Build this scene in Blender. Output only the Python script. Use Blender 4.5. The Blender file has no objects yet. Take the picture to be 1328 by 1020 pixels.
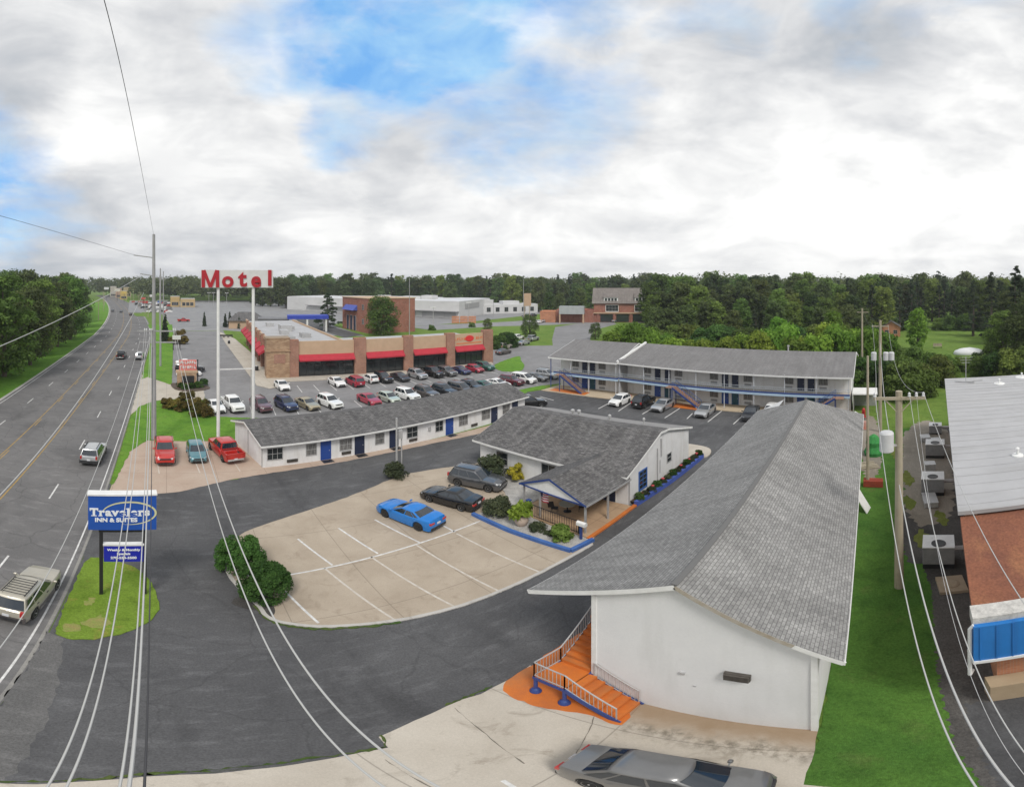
# Motel beside a highway, seen from a drone: +Y runs along the highway, +X runs away from it.
import bpy, bmesh, math, random
import numpy as np
from mathutils import Vector, Matrix
from mathutils.geometry import tessellate_polygon
R = math.radians
SC = bpy.context.scene
COL = SC.collection
CAMH, PXR, HOR, AZ0 = 18.0, 581.4, 366.0, 216.0
def G(px, py, z=0.0):
    """ground (or level z) point seen along a direction given in survey units"""
    a = (px-AZ0)/PXR; d = (py-HOR)/PXR; r = (CAMH-z)/math.tan(d)
    return (r*math.sin(a), r*math.cos(a))

# ------------------------------------------------------------------ materials
MATS = {}
def nd(nt, t, **kw):
    n = nt.nodes.new(t)
    for k, v in kw.items():
        if k in ('op',): n.operation = v
        elif hasattr(n, k) and not isinstance(v, tuple): setattr(n, k, v)
        else: n.inputs[k].default_value = v
    return n
def base_mat(name, rough=.8, metal=0., coat=0., spec=.5):
    m = bpy.data.materials.new(name); m.use_nodes = True
    nt = m.node_tree; b = nt.nodes['Principled BSDF']
    b.inputs['Roughness'].default_value = rough; b.inputs['Metallic'].default_value = metal
    b.inputs['Coat Weight'].default_value = coat; b.inputs['Specular IOR Level'].default_value = spec
    b.inputs['Coat Roughness'].default_value = .06
    MATS[name] = m
    return m, nt, b
def c4(c): return (c[0], c[1], c[2], 1.)
def noise(nt, vec, scale, detail=4, rough=.6, dist=0., socket='Fac'):
    n = nd(nt, 'ShaderNodeTexNoise'); n.inputs['Scale'].default_value = scale; n.inputs['Detail'].default_value = detail
    n.inputs['Roughness'].default_value = rough; n.inputs['Distortion'].default_value = dist
    nt.links.new(vec, n.inputs['Vector']); return n.outputs[socket]
def ramp(nt, fac, p0, p1, c0=(0,0,0), c1=(1,1,1)):
    r = nd(nt, 'ShaderNodeValToRGB'); e = r.color_ramp.elements
    e[0].position, e[1].position = p0, p1; e[0].color, e[1].color = c4(c0), c4(c1)
    nt.links.new(fac, r.inputs['Fac']); return r.outputs['Color']
def mix(nt, fac, a, b, mode='MIX'):
    n = nd(nt, 'ShaderNodeMix'); n.data_type = 'RGBA'; n.blend_type = mode
    for v, k in ((fac, 'Factor'), (a, 6), (b, 7)):
        s = n.inputs[0] if k == 'Factor' else n.inputs[k]
        if isinstance(v, bpy.types.NodeSocket): nt.links.new(v, s)
        elif isinstance(v, (int, float)): s.default_value = v
        else: s.default_value = c4(v)
    return n.outputs[2]
def mth(nt, op, a, b=None, clamp=False):
    n = nd(nt, 'ShaderNodeMath', op=op); n.use_clamp = clamp
    for v, s in ((a, n.inputs[0]), (b, n.inputs[1])):
        if v is None: continue
        if isinstance(v, bpy.types.NodeSocket): nt.links.new(v, s)
        else: s.default_value = v
    return n.outputs[0]
def coords(nt, kind='Object'):
    return nd(nt, 'ShaderNodeTexCoord').outputs[kind]
def bump(nt, b, h, strength=.4, dist=.02):
    n = nd(nt, 'ShaderNodeBump'); n.inputs['Strength'].default_value = strength; n.inputs['Distance'].default_value = dist
    nt.links.new(h, n.inputs['Height']); nt.links.new(n.outputs[0], b.inputs['Normal'])
def mapping(nt, vec, sc=(1,1,1), rot=(0,0,0)):
    n = nd(nt, 'ShaderNodeMapping'); n.inputs['Scale'].default_value = sc; n.inputs['Rotation'].default_value = rot
    nt.links.new(vec, n.inputs['Vector']); return n.outputs[0]
def M(name, c, c2=None, scale=1.5, rough=.8, metal=0., coat=0., fine=0., finescale=40., bmp=0., bscale=30., spec=.5, streak=None, world=False, streak_scale=(.5,.5,6.)):
    """plain surface: base colour mottled towards c2, optional fine grain, bump and streaks"""
    if name in MATS: return MATS[name]
    m, nt, b = base_mat(name, rough, metal, coat, spec)
    v = coords(nt)
    if world: v = nd(nt, 'ShaderNodeNewGeometry').outputs['Position']
    col = None
    if c2 is not None:
        col = mix(nt, ramp(nt, noise(nt, v, scale, 6, .65), .32, .68), c, c2)
    if streak is not None:
        col = mix(nt, ramp(nt, noise(nt, mapping(nt, v, streak_scale), 1., 5), .5, .8), col if col else c, streak)
    if fine:
        f = ramp(nt, noise(nt, v, finescale, 3, .7), .25, .75, (1-fine,)*3, (1+fine,)*3)
        col = mix(nt, 1., col if col else c, f, 'MULTIPLY')
    if col is None: b.inputs['Base Color'].default_value = c4(c)
    else: nt.links.new(col, b.inputs['Base Color'])
    if bmp: bump(nt, b, noise(nt, v, bscale, 4), bmp)
    return m

# ------------------------------------------------------------------ mesh builder
class MB:
    def __init__(s, o=(0,0,0)): s.v = []; s.f = []; s.uv = {}; s.o = Vector(o)
    def add(s, vs, fs):
        n = len(s.v); s.v += [Vector(p) for p in vs]; s.f += [[i+n for i in f] for f in fs]; return n
    def quad(s, a, b, c, d, uv=None):
        n = s.add([a,b,c,d], [(0,1,2,3)])
        if uv: s.uv[len(s.f)-1] = uv
    def tri(s, a, b, c): s.add([a,b,c], [(0,1,2)])
    def box(s, x0, x1, y0, y1, z0, z1, m=None):
        p = [Vector((x,y,z)) for z in (z0,z1) for y in (y0,y1) for x in (x0,x1)]
        if m is not None: p = [m @ q for q in p]
        s.add(p, [(0,2,3,1),(4,5,7,6),(0,1,5,4),(2,6,7,3),(0,4,6,2),(1,3,7,5)]); return s
    def bar(s, a, b, w, h=None, up=(0,0,1)):
        """box-section bar from a to b"""
        a, b = Vector(a), Vector(b); h = w if h is None else h
        d = (b-a).normalized(); u = Vector(up)
        if abs(d.dot(u)) > .98: u = Vector((1,0,0))
        sd = d.cross(u).normalized(); u = sd.cross(d)
        p = [q + sd*i*w/2 + u*j*h/2 for q in (a,b) for j in (-1,1) for i in (-1,1)]
        s.add(p, [(0,1,3,2),(4,6,7,5),(0,4,5,1),(2,3,7,6),(0,2,6,4),(1,5,7,3)]); return s
    def tube(s, pts, rad, n=8, cap=True):
        pts = [Vector(p) for p in pts]
        rad = [rad]*len(pts) if not isinstance(rad, (list, tuple)) else rad
        rings = []; prev = None
        for i, p in enumerate(pts):
            d = (pts[min(i+1, len(pts)-1)] - pts[max(i-1, 0)]).normalized()
            u = prev if prev is not None else (Vector((0,0,1)) if abs(d.z) < .9 else Vector((1,0,0)))
            sd = d.cross(u).normalized(); u2 = sd.cross(d).normalized(); prev = u2
            rings.append([p + (sd*math.cos(2*math.pi*k/n) + u2*math.sin(2*math.pi*k/n))*rad[i] for k in range(n)])
        base = s.add([q for r in rings for q in r], [])
        for i in range(len(pts)-1):
            for k in range(n):
                a = base+i*n+k; b = base+i*n+(k+1) % n
                s.f.append([a, b, b+n, a+n])
        if cap:
            s.f.append([base+k for k in range(n)][::-1]); s.f.append([base+(len(pts)-1)*n+k for k in range(n)])
        return s
    def cyl(s, x, y, z0, z1, r0, r1=None, n=16):
        return s.tube([(x,y,z0),(x,y,z1)], [r0, r0 if r1 is None else r1], n)
    def lathe(s, prof, o=(0,0,0), n=20):
        base = s.add([(o[0]+r*math.cos(2*math.pi*k/n), o[1]+r*math.sin(2*math.pi*k/n), o[2]+z) for r, z in prof for k in range(n)], [])
        for i in range(len(prof)-1):
            for k in range(n):
                a = base+i*n+k; b = base+i*n+(k+1) % n
                s.f.append([a, b, b+n, a+n])
        s.f.append([base+k for k in range(n)][::-1]); s.f.append([base+(len(prof)-1)*n+k for k in range(n)]); return s
    def poly(s, pts, z0, z1):
        """prism over any polygon (x,y): top sheet and sides"""
        ar = sum(pts[i][0]*pts[(i+1) % len(pts)][1]-pts[(i+1) % len(pts)][0]*pts[i][1] for i in range(len(pts)))
        if ar < 0: pts = pts[::-1]
        n = len(pts); t = tessellate_polygon([[Vector((p[0],p[1],0)) for p in pts]])
        b = s.add([(p[0],p[1],z1) for p in pts]+[(p[0],p[1],z0) for p in pts], [])
        for a, c, d in t:
            A, C, D = (Vector(pts[k]) for k in (a,c,d))
            cr = (C.x-A.x)*(D.y-A.y)-(C.y-A.y)*(D.x-A.x)
            s.f.append([b+a, b+c, b+d] if cr > 0 else [b+a, b+d, b+c])
        for i in range(n):
            j = (i+1) % n; s.f.append([b+n+i, b+n+j, b+j, b+i])
        return s
    def prism(s, prof, axis, a0, a1):
        """profile in the plane across an axis, pushed from a0 to a1; prof (p,q): axis x -> (y,z), y -> (x,z)"""
        mk = (lambda p, a: (a, p[0], p[1])) if axis == 'x' else (lambda p, a: (p[0], a, p[1]))
        n = len(prof); b = s.add([mk(p, a0) for p in prof]+[mk(p, a1) for p in prof], [])
        for i in range(n):
            j = (i+1) % n; s.f.append([b+i, b+j, b+n+j, b+n+i])
        s.f.append([b+i for i in range(n)][::-1]); s.f.append([b+n+i for i in range(n)]); return s
    def build(s, name, mat, parent=None, smooth=False, fix=True, angle=40):
        me = bpy.data.meshes.new(name)
        me.from_pydata([tuple(p-s.o) for p in s.v], [], s.f)
        if s.uv:
            ul = me.uv_layers.new(name='UVMap')
            for fi, uv in s.uv.items():
                for k, li in enumerate(me.polygons[fi].loop_indices): ul.data[li].uv = uv[k]
        if fix:
            bm = bmesh.new(); bm.from_mesh(me); bmesh.ops.recalc_face_normals(bm, faces=bm.faces); bm.to_mesh(me); bm.free()
        if mat: me.materials.append(mat)
        if smooth:
            me.polygons.foreach_set('use_smooth', [True]*len(me.polygons)); me.set_sharp_from_angle(angle=R(angle))
        me.update()
        o = bpy.data.objects.new(name, me); COL.objects.link(o)
        if parent: o.parent = parent
        return o

def build_each(mb, name, mat, parent):
    """one object per separate piece of the mesh"""
    n = len(mb.v); par = list(range(n))
    def find(i):
        while par[i] != i: par[i] = par[par[i]]; i = par[i]
        return i
    for f in mb.f:
        for i in f[1:]: par[find(i)] = find(f[0])
    groups = {}
    for f in mb.f: groups.setdefault(find(f[0]), []).append(f)
    for fs_ in groups.values():
        q = MB(mb.o); ids = sorted({i for f in fs_ for i in f}); m_ = {i: k for k, i in enumerate(ids)}
        q.v = [mb.v[i] for i in ids]; q.f = [[m_[i] for i in f] for f in fs_]; q.build(name, mat, parent)
def tag(o, label, cat, group=None):
    o['label'] = label; o['category'] = cat
    if group: o['group'] = group
    return o
def thing(name, label, cat, loc=(0,0,0), rz=0., group=None):
    o = bpy.data.objects.new(name, None); COL.objects.link(o); o.empty_display_size = .3
    o.location = loc; o.rotation_euler = (0,0,rz)
    return tag(o, label, cat, group)
def structure(o): o['kind'] = 'structure'; return o
def stuff(o): o['kind'] = 'stuff'; return o
KIDS = {}
def dup(o, parent=None):
    c = o.copy(); COL.objects.link(c)
    if parent: c.parent = parent
    if o.name not in KIDS: KIDS[o.name] = list(o.children)
    for ch in KIDS[o.name]: dup(ch, c)
    return c
def smooth_loop(pts, per=6, closed=True):
    out = []; n = len(pts)
    for i in range(n if closed else n-1):
        p = [Vector(pts[(i+k) % n] if closed else pts[min(max(i+k,0),n-1)]) for k in (-1,0,1,2)]
        for j in range(per):
            t = j/per
            out.append(tuple(.5*((2*p[1])+(p[2]-p[0])*t+(2*p[0]-5*p[1]+4*p[2]-p[3])*t*t+(3*p[1]-p[0]-3*p[2]+p[3])*t**3)))
    if not closed: out.append(tuple(pts[-1]))
    return out
def ragged(pts, step=.35, amp=.08, seed=1):
    rnd = random.Random(seed); out = []; n = len(pts)
    for i in range(n):
        a, b = Vector(pts[i][:2]), Vector(pts[(i+1) % n][:2]); L = (b-a).length
        nrm = Vector((-(b-a).y, (b-a).x)).normalized() if L > 1e-6 else Vector((0,0)); k = max(1, int(L/step))
        for j in range(k): out.append(tuple(a.lerp(b, j/k)+nrm*rnd.uniform(-amp, amp)))
    return out
def sheet(name, pts, z, mat, thick=.1):
    return structure(MB().poly(pts, z-thick, z).build(name, mat, fix=False))
def ribbon(pts, w):
    """flat strip polygon along a polyline"""
    l, r = [], []
    for i, p in enumerate(pts):
        a = Vector(pts[max(i-1,0)][:2]); b = Vector(pts[min(i+1,len(pts)-1)][:2]); d = (b-a).normalized(); nn = Vector((-d.y, d.x))*w/2
        p = Vector(p[:2]); l.append(tuple(p+nn)); r.append(tuple(p-nn))
    return l + r[::-1]
FONT = None
def text_mesh(body, size, extrude=.01, bold=0., space=1., align='CENTER'):
    cu = bpy.data.curves.new('lettering', 'FONT'); cu.body = body; cu.size = size; cu.extrude = extrude; cu.offset = bold
    cu.space_character = space; cu.align_x = align; cu.align_y = 'CENTER'; cu.resolution_u = 6
    o = bpy.data.objects.new('lettering', cu); COL.objects.link(o)
    dg = bpy.context.evaluated_depsgraph_get(); me = bpy.data.meshes.new_from_object(o.evaluated_get(dg))
    bpy.data.objects.remove(o); bpy.data.curves.remove(cu)
    return me
def text_obj(name, body, size, mat, parent, loc, rot, **kw):
    me = text_mesh(body, size, **kw); me.name = name; me.materials.clear(); me.materials.append(mat)
    o = bpy.data.objects.new(name, me); COL.objects.link(o); o.parent = parent; o.location = loc; o.rotation_euler = rot
    return o
# ------------------------------------------------------------------ camera, sky, sun
cam = bpy.data.cameras.new('camera'); co = bpy.data.objects.new('camera', cam); COL.objects.link(co)
cam.type = 'PANO'; cam.panorama_type = 'EQUIRECTANGULAR'
cam.longitude_min, cam.longitude_max = -664/PXR, 664/PXR
cam.latitude_max, cam.latitude_min = HOR/PXR, -(1020-HOR)/PXR
cam.clip_start, cam.clip_end = .1, 9000
co.location = (0,0,CAMH); co.rotation_euler = (R(90), 0, -(664-AZ0)/PXR)
SC.camera = co
SC.view_settings.view_transform = 'Standard'; SC.view_settings.look = 'None'
SC.view_settings.exposure = .15; SC.view_settings.gamma = 1.
SUN_EL, SUN_AZ = R(50), R(-148)          # azimuth from +Y towards +X: the bright cloud sun stands behind the camera
sd = bpy.data.lights.new('sun', 'SUN'); sd.energy = 2.0; sd.angle = R(16); sd.color = (1., .96, .9)
so = bpy.data.objects.new('sun', sd); COL.objects.link(so)
dv = Vector((math.sin(SUN_AZ)*math.cos(SUN_EL), math.cos(SUN_AZ)*math.cos(SUN_EL), math.sin(SUN_EL)))
so.rotation_euler = dv.to_track_quat('Z', 'Y').to_euler(); so.location = dv*200
W = bpy.data.worlds.new('World'); SC.world = W; W.use_nodes = True
nt = W.node_tree; nt.nodes.clear()
out = nd(nt, 'ShaderNodeOutputWorld'); 
sky = nd(nt, 'ShaderNodeTexSky'); sky.sky_type = 'NISHITA'; sky.sun_disc = False
sky.sun_elevation = SUN_EL; sky.sun_rotation = SUN_AZ; sky.dust_density = .6; sky.ozone_density = 2.; sky.altitude = 100
bg1 = nd(nt, 'ShaderNodeBackground'); bg1.inputs['Strength'].default_value = .15
# clear blue between the clouds, a little paler and greener than the bare sky model
g = nd(nt, 'ShaderNodeTexCoord').outputs['Generated']
thin = ramp(nt, noise(nt, mapping(nt, g, (1,1,1.6)), 5.2, 6, .55, .4), .38, .66)
nt.links.new(mix(nt, .85, sky.outputs[0], mix(nt, thin, (1.15, 2.95, 5.8), (2.7, 4.5, 6.2))), bg1.inputs['Color'])
sp = nd(nt, 'ShaderNodeSeparateXYZ'); nt.links.new(g, sp.inputs[0])
zc = mth(nt, 'MAXIMUM', sp.outputs['Z'], 0.0); zd = mth(nt, 'ADD', zc, .16)
cb = nd(nt, 'ShaderNodeCombineXYZ')
nt.links.new(mth(nt, 'DIVIDE', sp.outputs['X'], zd), cb.inputs[0]); nt.links.new(mth(nt, 'DIVIDE', sp.outputs['Y'], zd), cb.inputs[1])
pl = cb.outputs[0]
def skydir(px, py):
    a = (px-AZ0)/PXR; e = (HOR-py)/PXR
    return Vector((math.sin(a)*math.cos(e), math.cos(a)*math.cos(e), math.sin(e)))
def lobe(px, py, wx, soft=1.):
    """smooth patch of sky round one direction, 1 in its middle"""
    d = skydir(px, py); n = nd(nt, 'ShaderNodeVectorMath'); n.operation = 'DISTANCE'
    nt.links.new(wv, n.inputs[0]); n.inputs[1].default_value = tuple(d)
    r = nd(nt, 'ShaderNodeMapRange'); r.interpolation_type = 'SMOOTHSTEP'
    r.inputs['From Min'].default_value = wx; r.inputs['From Max'].default_value = wx*(1-soft)
    nt.links.new(n.outputs['Value'], r.inputs['Value']); return r.outputs[0]
# wobble the directions so that patches get ragged cloud edges
wn = nd(nt, 'ShaderNodeTexNoise'); wn.inputs['Scale'].default_value = 3.2; wn.inputs['Detail'].default_value = 6; wn.inputs['Roughness'].default_value = .55
nt.links.new(mapping(nt, g, (1,1,2.2)), wn.inputs['Vector'])
wv0 = nd(nt, 'ShaderNodeVectorMath'); wv0.operation = 'SUBTRACT'; nt.links.new(wn.outputs['Color'], wv0.inputs[0]); wv0.inputs[1].default_value = (.5,.5,.5)
wv1 = nd(nt, 'ShaderNodeVectorMath'); wv1.operation = 'SCALE'; nt.links.new(wv0.outputs[0], wv1.inputs[0]); wv1.inputs['Scale'].default_value = .42
wv2 = nd(nt, 'ShaderNodeVectorMath'); wv2.operation = 'ADD'; nt.links.new(g, wv2.inputs[0]); nt.links.new(wv1.outputs[0], wv2.inputs[1])
wv = wv2.outputs[0]
blue = lobe(520, 45, .27)
for px, py, w, k in ((430, 15, .24, .85), (600, 85, .22, .85), (700, 150, .22, .66), (640, 165, .18, .6), (450, 150, .16, .62), (780, 125, .16, .4), (590, -60, .34, .95), (740, -20, .2, .75), (-20, 240, .24, .85), (15, 300, .2, .6), (1115, 18, .13, .55), (1215, 40, .11, .4), (335, 35, .18, .5), (930, 15, .16, .45), (1270, 15, .12, .35)):
    blue = mth(nt, 'MAXIMUM', blue, mth(nt, 'MULTIPLY', lobe(px, py, w), k))
cl = noise(nt, pl, 1.3, 8, .58, .5)
gap = ramp(nt, cl, .36, .66)                       # thick cloud here closes the gaps
cover = mth(nt, 'SUBTRACT', 1.06, mth(nt, 'MULTIPLY', blue, mth(nt, 'SUBTRACT', 1.62, mth(nt, 'MULTIPLY', gap, 1.08))), True)
# bright tops and grey bellies of the cloud
sh = noise(nt, pl, .95, 8, .56, .4)
sh2 = noise(nt, mapping(nt, g, (1.,1.,2.1)), 4.2, 8, .58, .45)
sh3 = noise(nt, mapping(nt, g, (1.,1.,1.5)), 1.7, 6, .5, .3)
shade = ramp(nt,  mth(nt, 'ADD', mth(nt, 'MULTIPLY', sh, .3), mth(nt, 'ADD', mth(nt, 'MULTIPLY', sh2, .4), mth(nt, 'MULTIPLY', sh3, .3))), .40, .58)
def many(l):
    v = None
    for px, py, w, k in l:
        q = mth(nt, 'MULTIPLY', lobe(px, py, w), k); v = q if v is None else mth(nt, 'MAXIMUM', v, q)
    return v
wh = many(((900, 290, .5, 1.), (1230, 240, .42, .9), (1060, 250, .4, .95), (110, 165, .22, .8), (330, 125, .22, .55), (690, 310, .3, .9), (860, 40, .16, .4), (650, 15, .14, .7), (1290, 90, .12, .8), (560, 330, .3, .5), (1000, 330, .5, .7), (430, 320, .25, .35)))
gy = many(((20, 110, .26, 1.), (1000, 110, .2, .6), (1130, 110, .26, .9), (930, 90, .22, .7), (1240, 150, .2, .5), (780, 250, .22, .45),  (230, 60, .26, .5), (60, 330, .3, .75), (230, 290, .24, .45), (820, 190, .18, .5), (500, 250, .2, .45), (1270, 300, .25, .35), (700, 200, .2, .4)))
lit = mth(nt, 'SUBTRACT', mth(nt, 'ADD', mth(nt, 'MULTIPLY', shade, .62), mth(nt, 'ADD', mth(nt, 'MULTIPLY', wh, .46), .23)), mth(nt, 'MULTIPLY', gy, .36), True)
cc = nd(nt, 'ShaderNodeValToRGB'); e = cc.color_ramp.elements
e[0].position = 0.; e[0].color = (.42,.455,.50,1); e[1].position = 1.; e[1].color = (.95,.95,.94,1)
k = e.new(.35); k.color = (.58,.595,.62,1); k = e.new(.7); k.color = (.78,.785,.79,1)
nt.links.new(lit, cc.inputs['Fac'])
bg2 = nd(nt, 'ShaderNodeBackground'); bg2.inputs['Strength'].default_value = 1.
nt.links.new(cc.outputs[0], bg2.inputs['Color'])
ms = nd(nt, 'ShaderNodeMixShader'); nt.links.new(cover, ms.inputs[0]); nt.links.new(bg1.outputs[0], ms.inputs[1]); nt.links.new(bg2.outputs[0], ms.inputs[2])
nt.links.new(ms.outputs[0], out.inputs['Surface'])

# ------------------------------------------------------------------ ground materials
def asphalt(name, c, c2, patch=.5, grit=.2, crack=0.):
    m, nt, b = base_mat(name, .85, spec=.3); v = nd(nt, 'ShaderNodeNewGeometry').outputs['Position']
    col = mix(nt, ramp(nt, noise(nt, v, .16, 6, .6, .6), .35, .65), c, c2)
    col = mix(nt, mth(nt, 'MULTIPLY', ramp(nt, noise(nt, mapping(nt, v, (.5, 1.6, 1)), .9, 6, .7), .52, .75), patch), col, tuple(x*1.55 for x in c2))
    col = mix(nt, mth(nt, 'MULTIPLY', ramp(nt, noise(nt, mapping(nt, v, (1, .35, 1)), .35, 5, .6), .55, .7), patch), col, tuple(x*.68 for x in c))
    f = ramp(nt, noise(nt, v, 14, 5, .8), .3, .7, (1-grit,)*3, (1+grit,)*3); col = mix(nt, 1., col, f, 'MULTIPLY')
    if crack:
        vo = nd(nt, 'ShaderNodeTexVoronoi'); vo.feature = 'DISTANCE_TO_EDGE'; vo.inputs['Scale'].default_value = .22
        wob = nd(nt, 'ShaderNodeVectorMath'); wob.operation = 'ADD'; nt.links.new(v, wob.inputs[0])
        nn = noise(nt, v, .7, 4, .6, 0, 'Color'); nt.links.new(nn, wob.inputs[1]); nt.links.new(wob.outputs[0], vo.inputs['Vector'])
        col = mix(nt, mth(nt, 'MULTIPLY', ramp(nt, vo.outputs['Distance'], .003, .012, (1,1,1), (0,0,0)), crack), col, tuple(x*.45 for x in c))
    nt.links.new(col, b.inputs['Base Color']); bump(nt, b, noise(nt, v, 60, 3), .25, .01); return m
def concrete(name, c, c2, joint=4.5, rot=0., stain=(.1,.085,.07), amount=.5):
    m, nt, b = base_mat(name, .88, spec=.3); v = nd(nt, 'ShaderNodeNewGeometry').outputs['Position']
    col = mix(nt, ramp(nt, noise(nt, v, .3, 6, .6, .5), .33, .67), c, c2)
    col = mix(nt, mth(nt, 'MULTIPLY', ramp(nt, noise(nt, v, .75, 7, .68, 1.), .55, .78), amount), col, stain)
    col = mix(nt, mth(nt, 'MULTIPLY', ramp(nt, noise(nt, v, 2.6, 4, .6), .66, .74), amount*.7), col, tuple(x*.55 for x in c))
    f = ramp(nt, noise(nt, v, 20, 5, .75), .3, .7, (.9,)*3, (1.1,)*3); col = mix(nt, 1., col, f, 'MULTIPLY')
    if joint:
        br = nd(nt, 'ShaderNodeTexBrick'); br.offset = 0; br.inputs['Scale'].default_value = 1.; br.inputs['Brick Width'].default_value = joint; br.inputs['Row Height'].default_value = joint
        br.inputs['Mortar Size'].default_value = .03; br.inputs['Mortar Smooth'].default_value = .5
        nt.links.new(mapping(nt, v, (1,1,1), (0,0,rot)), br.inputs['Vector'])
        col = mix(nt, mth(nt, 'MULTIPLY', br.outputs['Fac'], .5), col, tuple(x*.4 for x in c))
    nt.links.new(col, b.inputs['Base Color']); bump(nt, b, noise(nt, v, 25, 4), .2, .01); return m
def grassmat(name, c, c2, dry, amt=.4):
    m, nt, b = base_mat(name, .95, spec=.1); v = nd(nt, 'ShaderNodeNewGeometry').outputs['Position']
    col = mix(nt, ramp(nt, noise(nt, v, .22, 6, .65, .4), .35, .65), c, c2)
    col = mix(nt, mth(nt, 'MULTIPLY', ramp(nt, noise(nt, v, .55, 6, .7, .7), .58, .76), amt), col, dry)
    col = mix(nt, mth(nt, 'MULTIPLY', ramp(nt, noise(nt, v, .9, 5, .7, .3), .5, .7), .55), col, tuple(x*.55 for x in c)); f = ramp(nt, noise(nt, v, 9, 6, .85), .3, .7, (.6,)*3, (1.4,)*3); col = mix(nt, 1., col, f, 'MULTIPLY')
    nt.links.new(col, b.inputs['Base Color']); bump(nt, b, noise(nt, v, 16, 6, .8), .9, .08); return m
ASPH = asphalt('drive_asphalt', (.070,.070,.073), (.103,.103,.106), .75, .32, .25)
ROAD = asphalt('highway_asphalt', (.125,.122,.122), (.17,.165,.163), .65, .2, .4)
LOT = asphalt('store_lot_asphalt', (.19,.187,.19), (.24,.237,.24), .4, .12, .2)
FARLOT = asphalt('far_lot_asphalt', (.21,.21,.22), (.27,.27,.27), .3, .1)
GRAVEL = asphalt('dark_gravel', (.05,.047,.044), (.10,.094,.088), .6, .55)
CONC = concrete('tan_concrete', (.345,.285,.22), (.425,.36,.285), 4.6, R(2), (.17,.125,.085), .55)
CONC2 = concrete('grey_tan_concrete', (.43,.385,.325), (.52,.475,.41), 5.2, R(-6), (.19,.15,.11), .6)
WALK = concrete('walk_concrete', (.42,.38,.32), (.50,.46,.40), 1.8)
KERB = concrete('kerb_concrete', (.40,.385,.36), (.50,.48,.45), 0)
CONC2B = concrete('stained_pavement', (.43,.385,.325), (.52,.475,.41), 5.2, R(-6), (.20,.165,.125), .75)
_nt = CONC2B.node_tree; _b = _nt.nodes['Principled BSDF']; _l = _b.inputs['Base Color'].links[0].from_socket
_p = nd(_nt, 'ShaderNodeNewGeometry').outputs['Position']; _s = nd(_nt, 'ShaderNodeSeparateXYZ')
_w = nd(_nt, 'ShaderNodeVectorMath'); _w.operation = 'ADD'; _nt.links.new(_p, _w.inputs[0]); _nt.links.new(mix(_nt, 1., noise(_nt, _p, .9, 6, .65, .5, 'Color'), (1.4,1.4,0), 'MULTIPLY'), _w.inputs[1]); _nt.links.new(_w.outputs[0], _s.inputs[0])
def band(sock, lo, hi):
    r = nd(_nt, 'ShaderNodeMapRange'); r.interpolation_type = 'SMOOTHSTEP'; r.inputs['From Min'].default_value = lo; r.inputs['From Max'].default_value = hi; _nt.links.new(sock, r.inputs['Value']); return r.outputs[0]
_near = mth(_nt, 'MULTIPLY', band(_s.outputs[0], 10.6, 11.9), band(_s.outputs[1], 9.2, 6.6)); _line = mth(_nt, 'MULTIPLY', mth(_nt, 'MULTIPLY', band(_s.outputs[0], 10.2, 10.9), band(_s.outputs[0], 11.5, 11.)), band(_s.outputs[1], 8.2, 6.))
_c = mix(_nt, mth(_nt, 'MULTIPLY', _near, .85), _l, (.27,.185,.11)); _c = mix(_nt, mth(_nt, 'MULTIPLY', mth(_nt, 'MULTIPLY', _line, .75), ramp(_nt, noise(_nt, _p, 3.2, 6, .7), .4, .65)), _c, (.10,.085,.06))
_nt.links.new(_c, _b.inputs['Base Color'])
DIRT = asphalt('bare_dirt', (.20,.175,.14), (.27,.24,.20), .5, .3)
LAWN = grassmat('lawn', (.10,.225,.03), (.15,.29,.04), (.25,.25,.08), .45)
LAWN2 = grassmat('side_lawn', (.065,.155,.03), (.105,.22,.04), (.15,.17,.06), .45)
FIELD = grassmat('field_grass', (.11,.19,.035), (.16,.24,.05), (.17,.19,.05), .4)
PAINT = M('road_paint_white', (.72,.72,.70), (.45,.44,.43), 3., .7, fine=.12, world=True)
PAINTY = M('road_paint_yellow', (.42,.26,.06), (.22,.16,.07), 2., .7, fine=.12, world=True)
ORANGE = M('orange_paint', (.62,.17,.02), (.46,.13,.03), 1.2, .65, fine=.12, streak=(.33,.15,.06))
BLUEP = M('blue_paint', (.035,.10,.32), (.06,.15,.40), 2., .6, fine=.1)
DBLUE = M('dark_blue_paint', (.02,.05,.20), (.03,.07,.25), 2., .5, fine=.1)
BLACKM = M('black_metal', (.02,.02,.022), None, rough=.45)
GREYM = M('galvanised_metal', (.42,.42,.42), (.52,.52,.52), 3., .45, .3)
WHITEM = M('white_metal', (.78,.78,.77), (.68,.68,.67), 2., .45)
# ------------------------------------------------------------------ ground, highway, lots
structure(MB().poly([(-2600,-700),(3200,-700),(3200,4200),(-2600,4200)], -.4, 0.).build('ground', FIELD, fix=False))
def bendx(y):   # the highway bends to the left in the distance
    return 0. if y < 140 else -((y-140)/150.)**1.5*13.
ys = list(range(-60,150,30)) + list(range(150,640,25))
L = [(-24.4+bendx(y), y) for y in ys]; Rr = [(-4.75+bendx(y), y) for y in ys]
sheet('highway_road', L+Rr[::-1], .014, ROAD)
def line(name, x, w, mat, z=.019, y0=-60, y1=520, dash=None, ph=0.):
    mb = MB(); y = y0
    if dash is None:
        yy = [y0]+[q for q in ys if y0 < q < y1]+[y1]; mb.poly(ribbon([(x+bendx(q), q) for q in yy], w), z-.003, z)
    else:
        y = y0+ph
        while y < y1:
            q = [(x+bendx(y), y), (x+bendx(y+dash[0]), y+dash[0])]; mb.poly(ribbon(q, w), z-.003, z); y += dash[1]
    return structure(mb.build(name, mat, fix=False))
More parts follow.
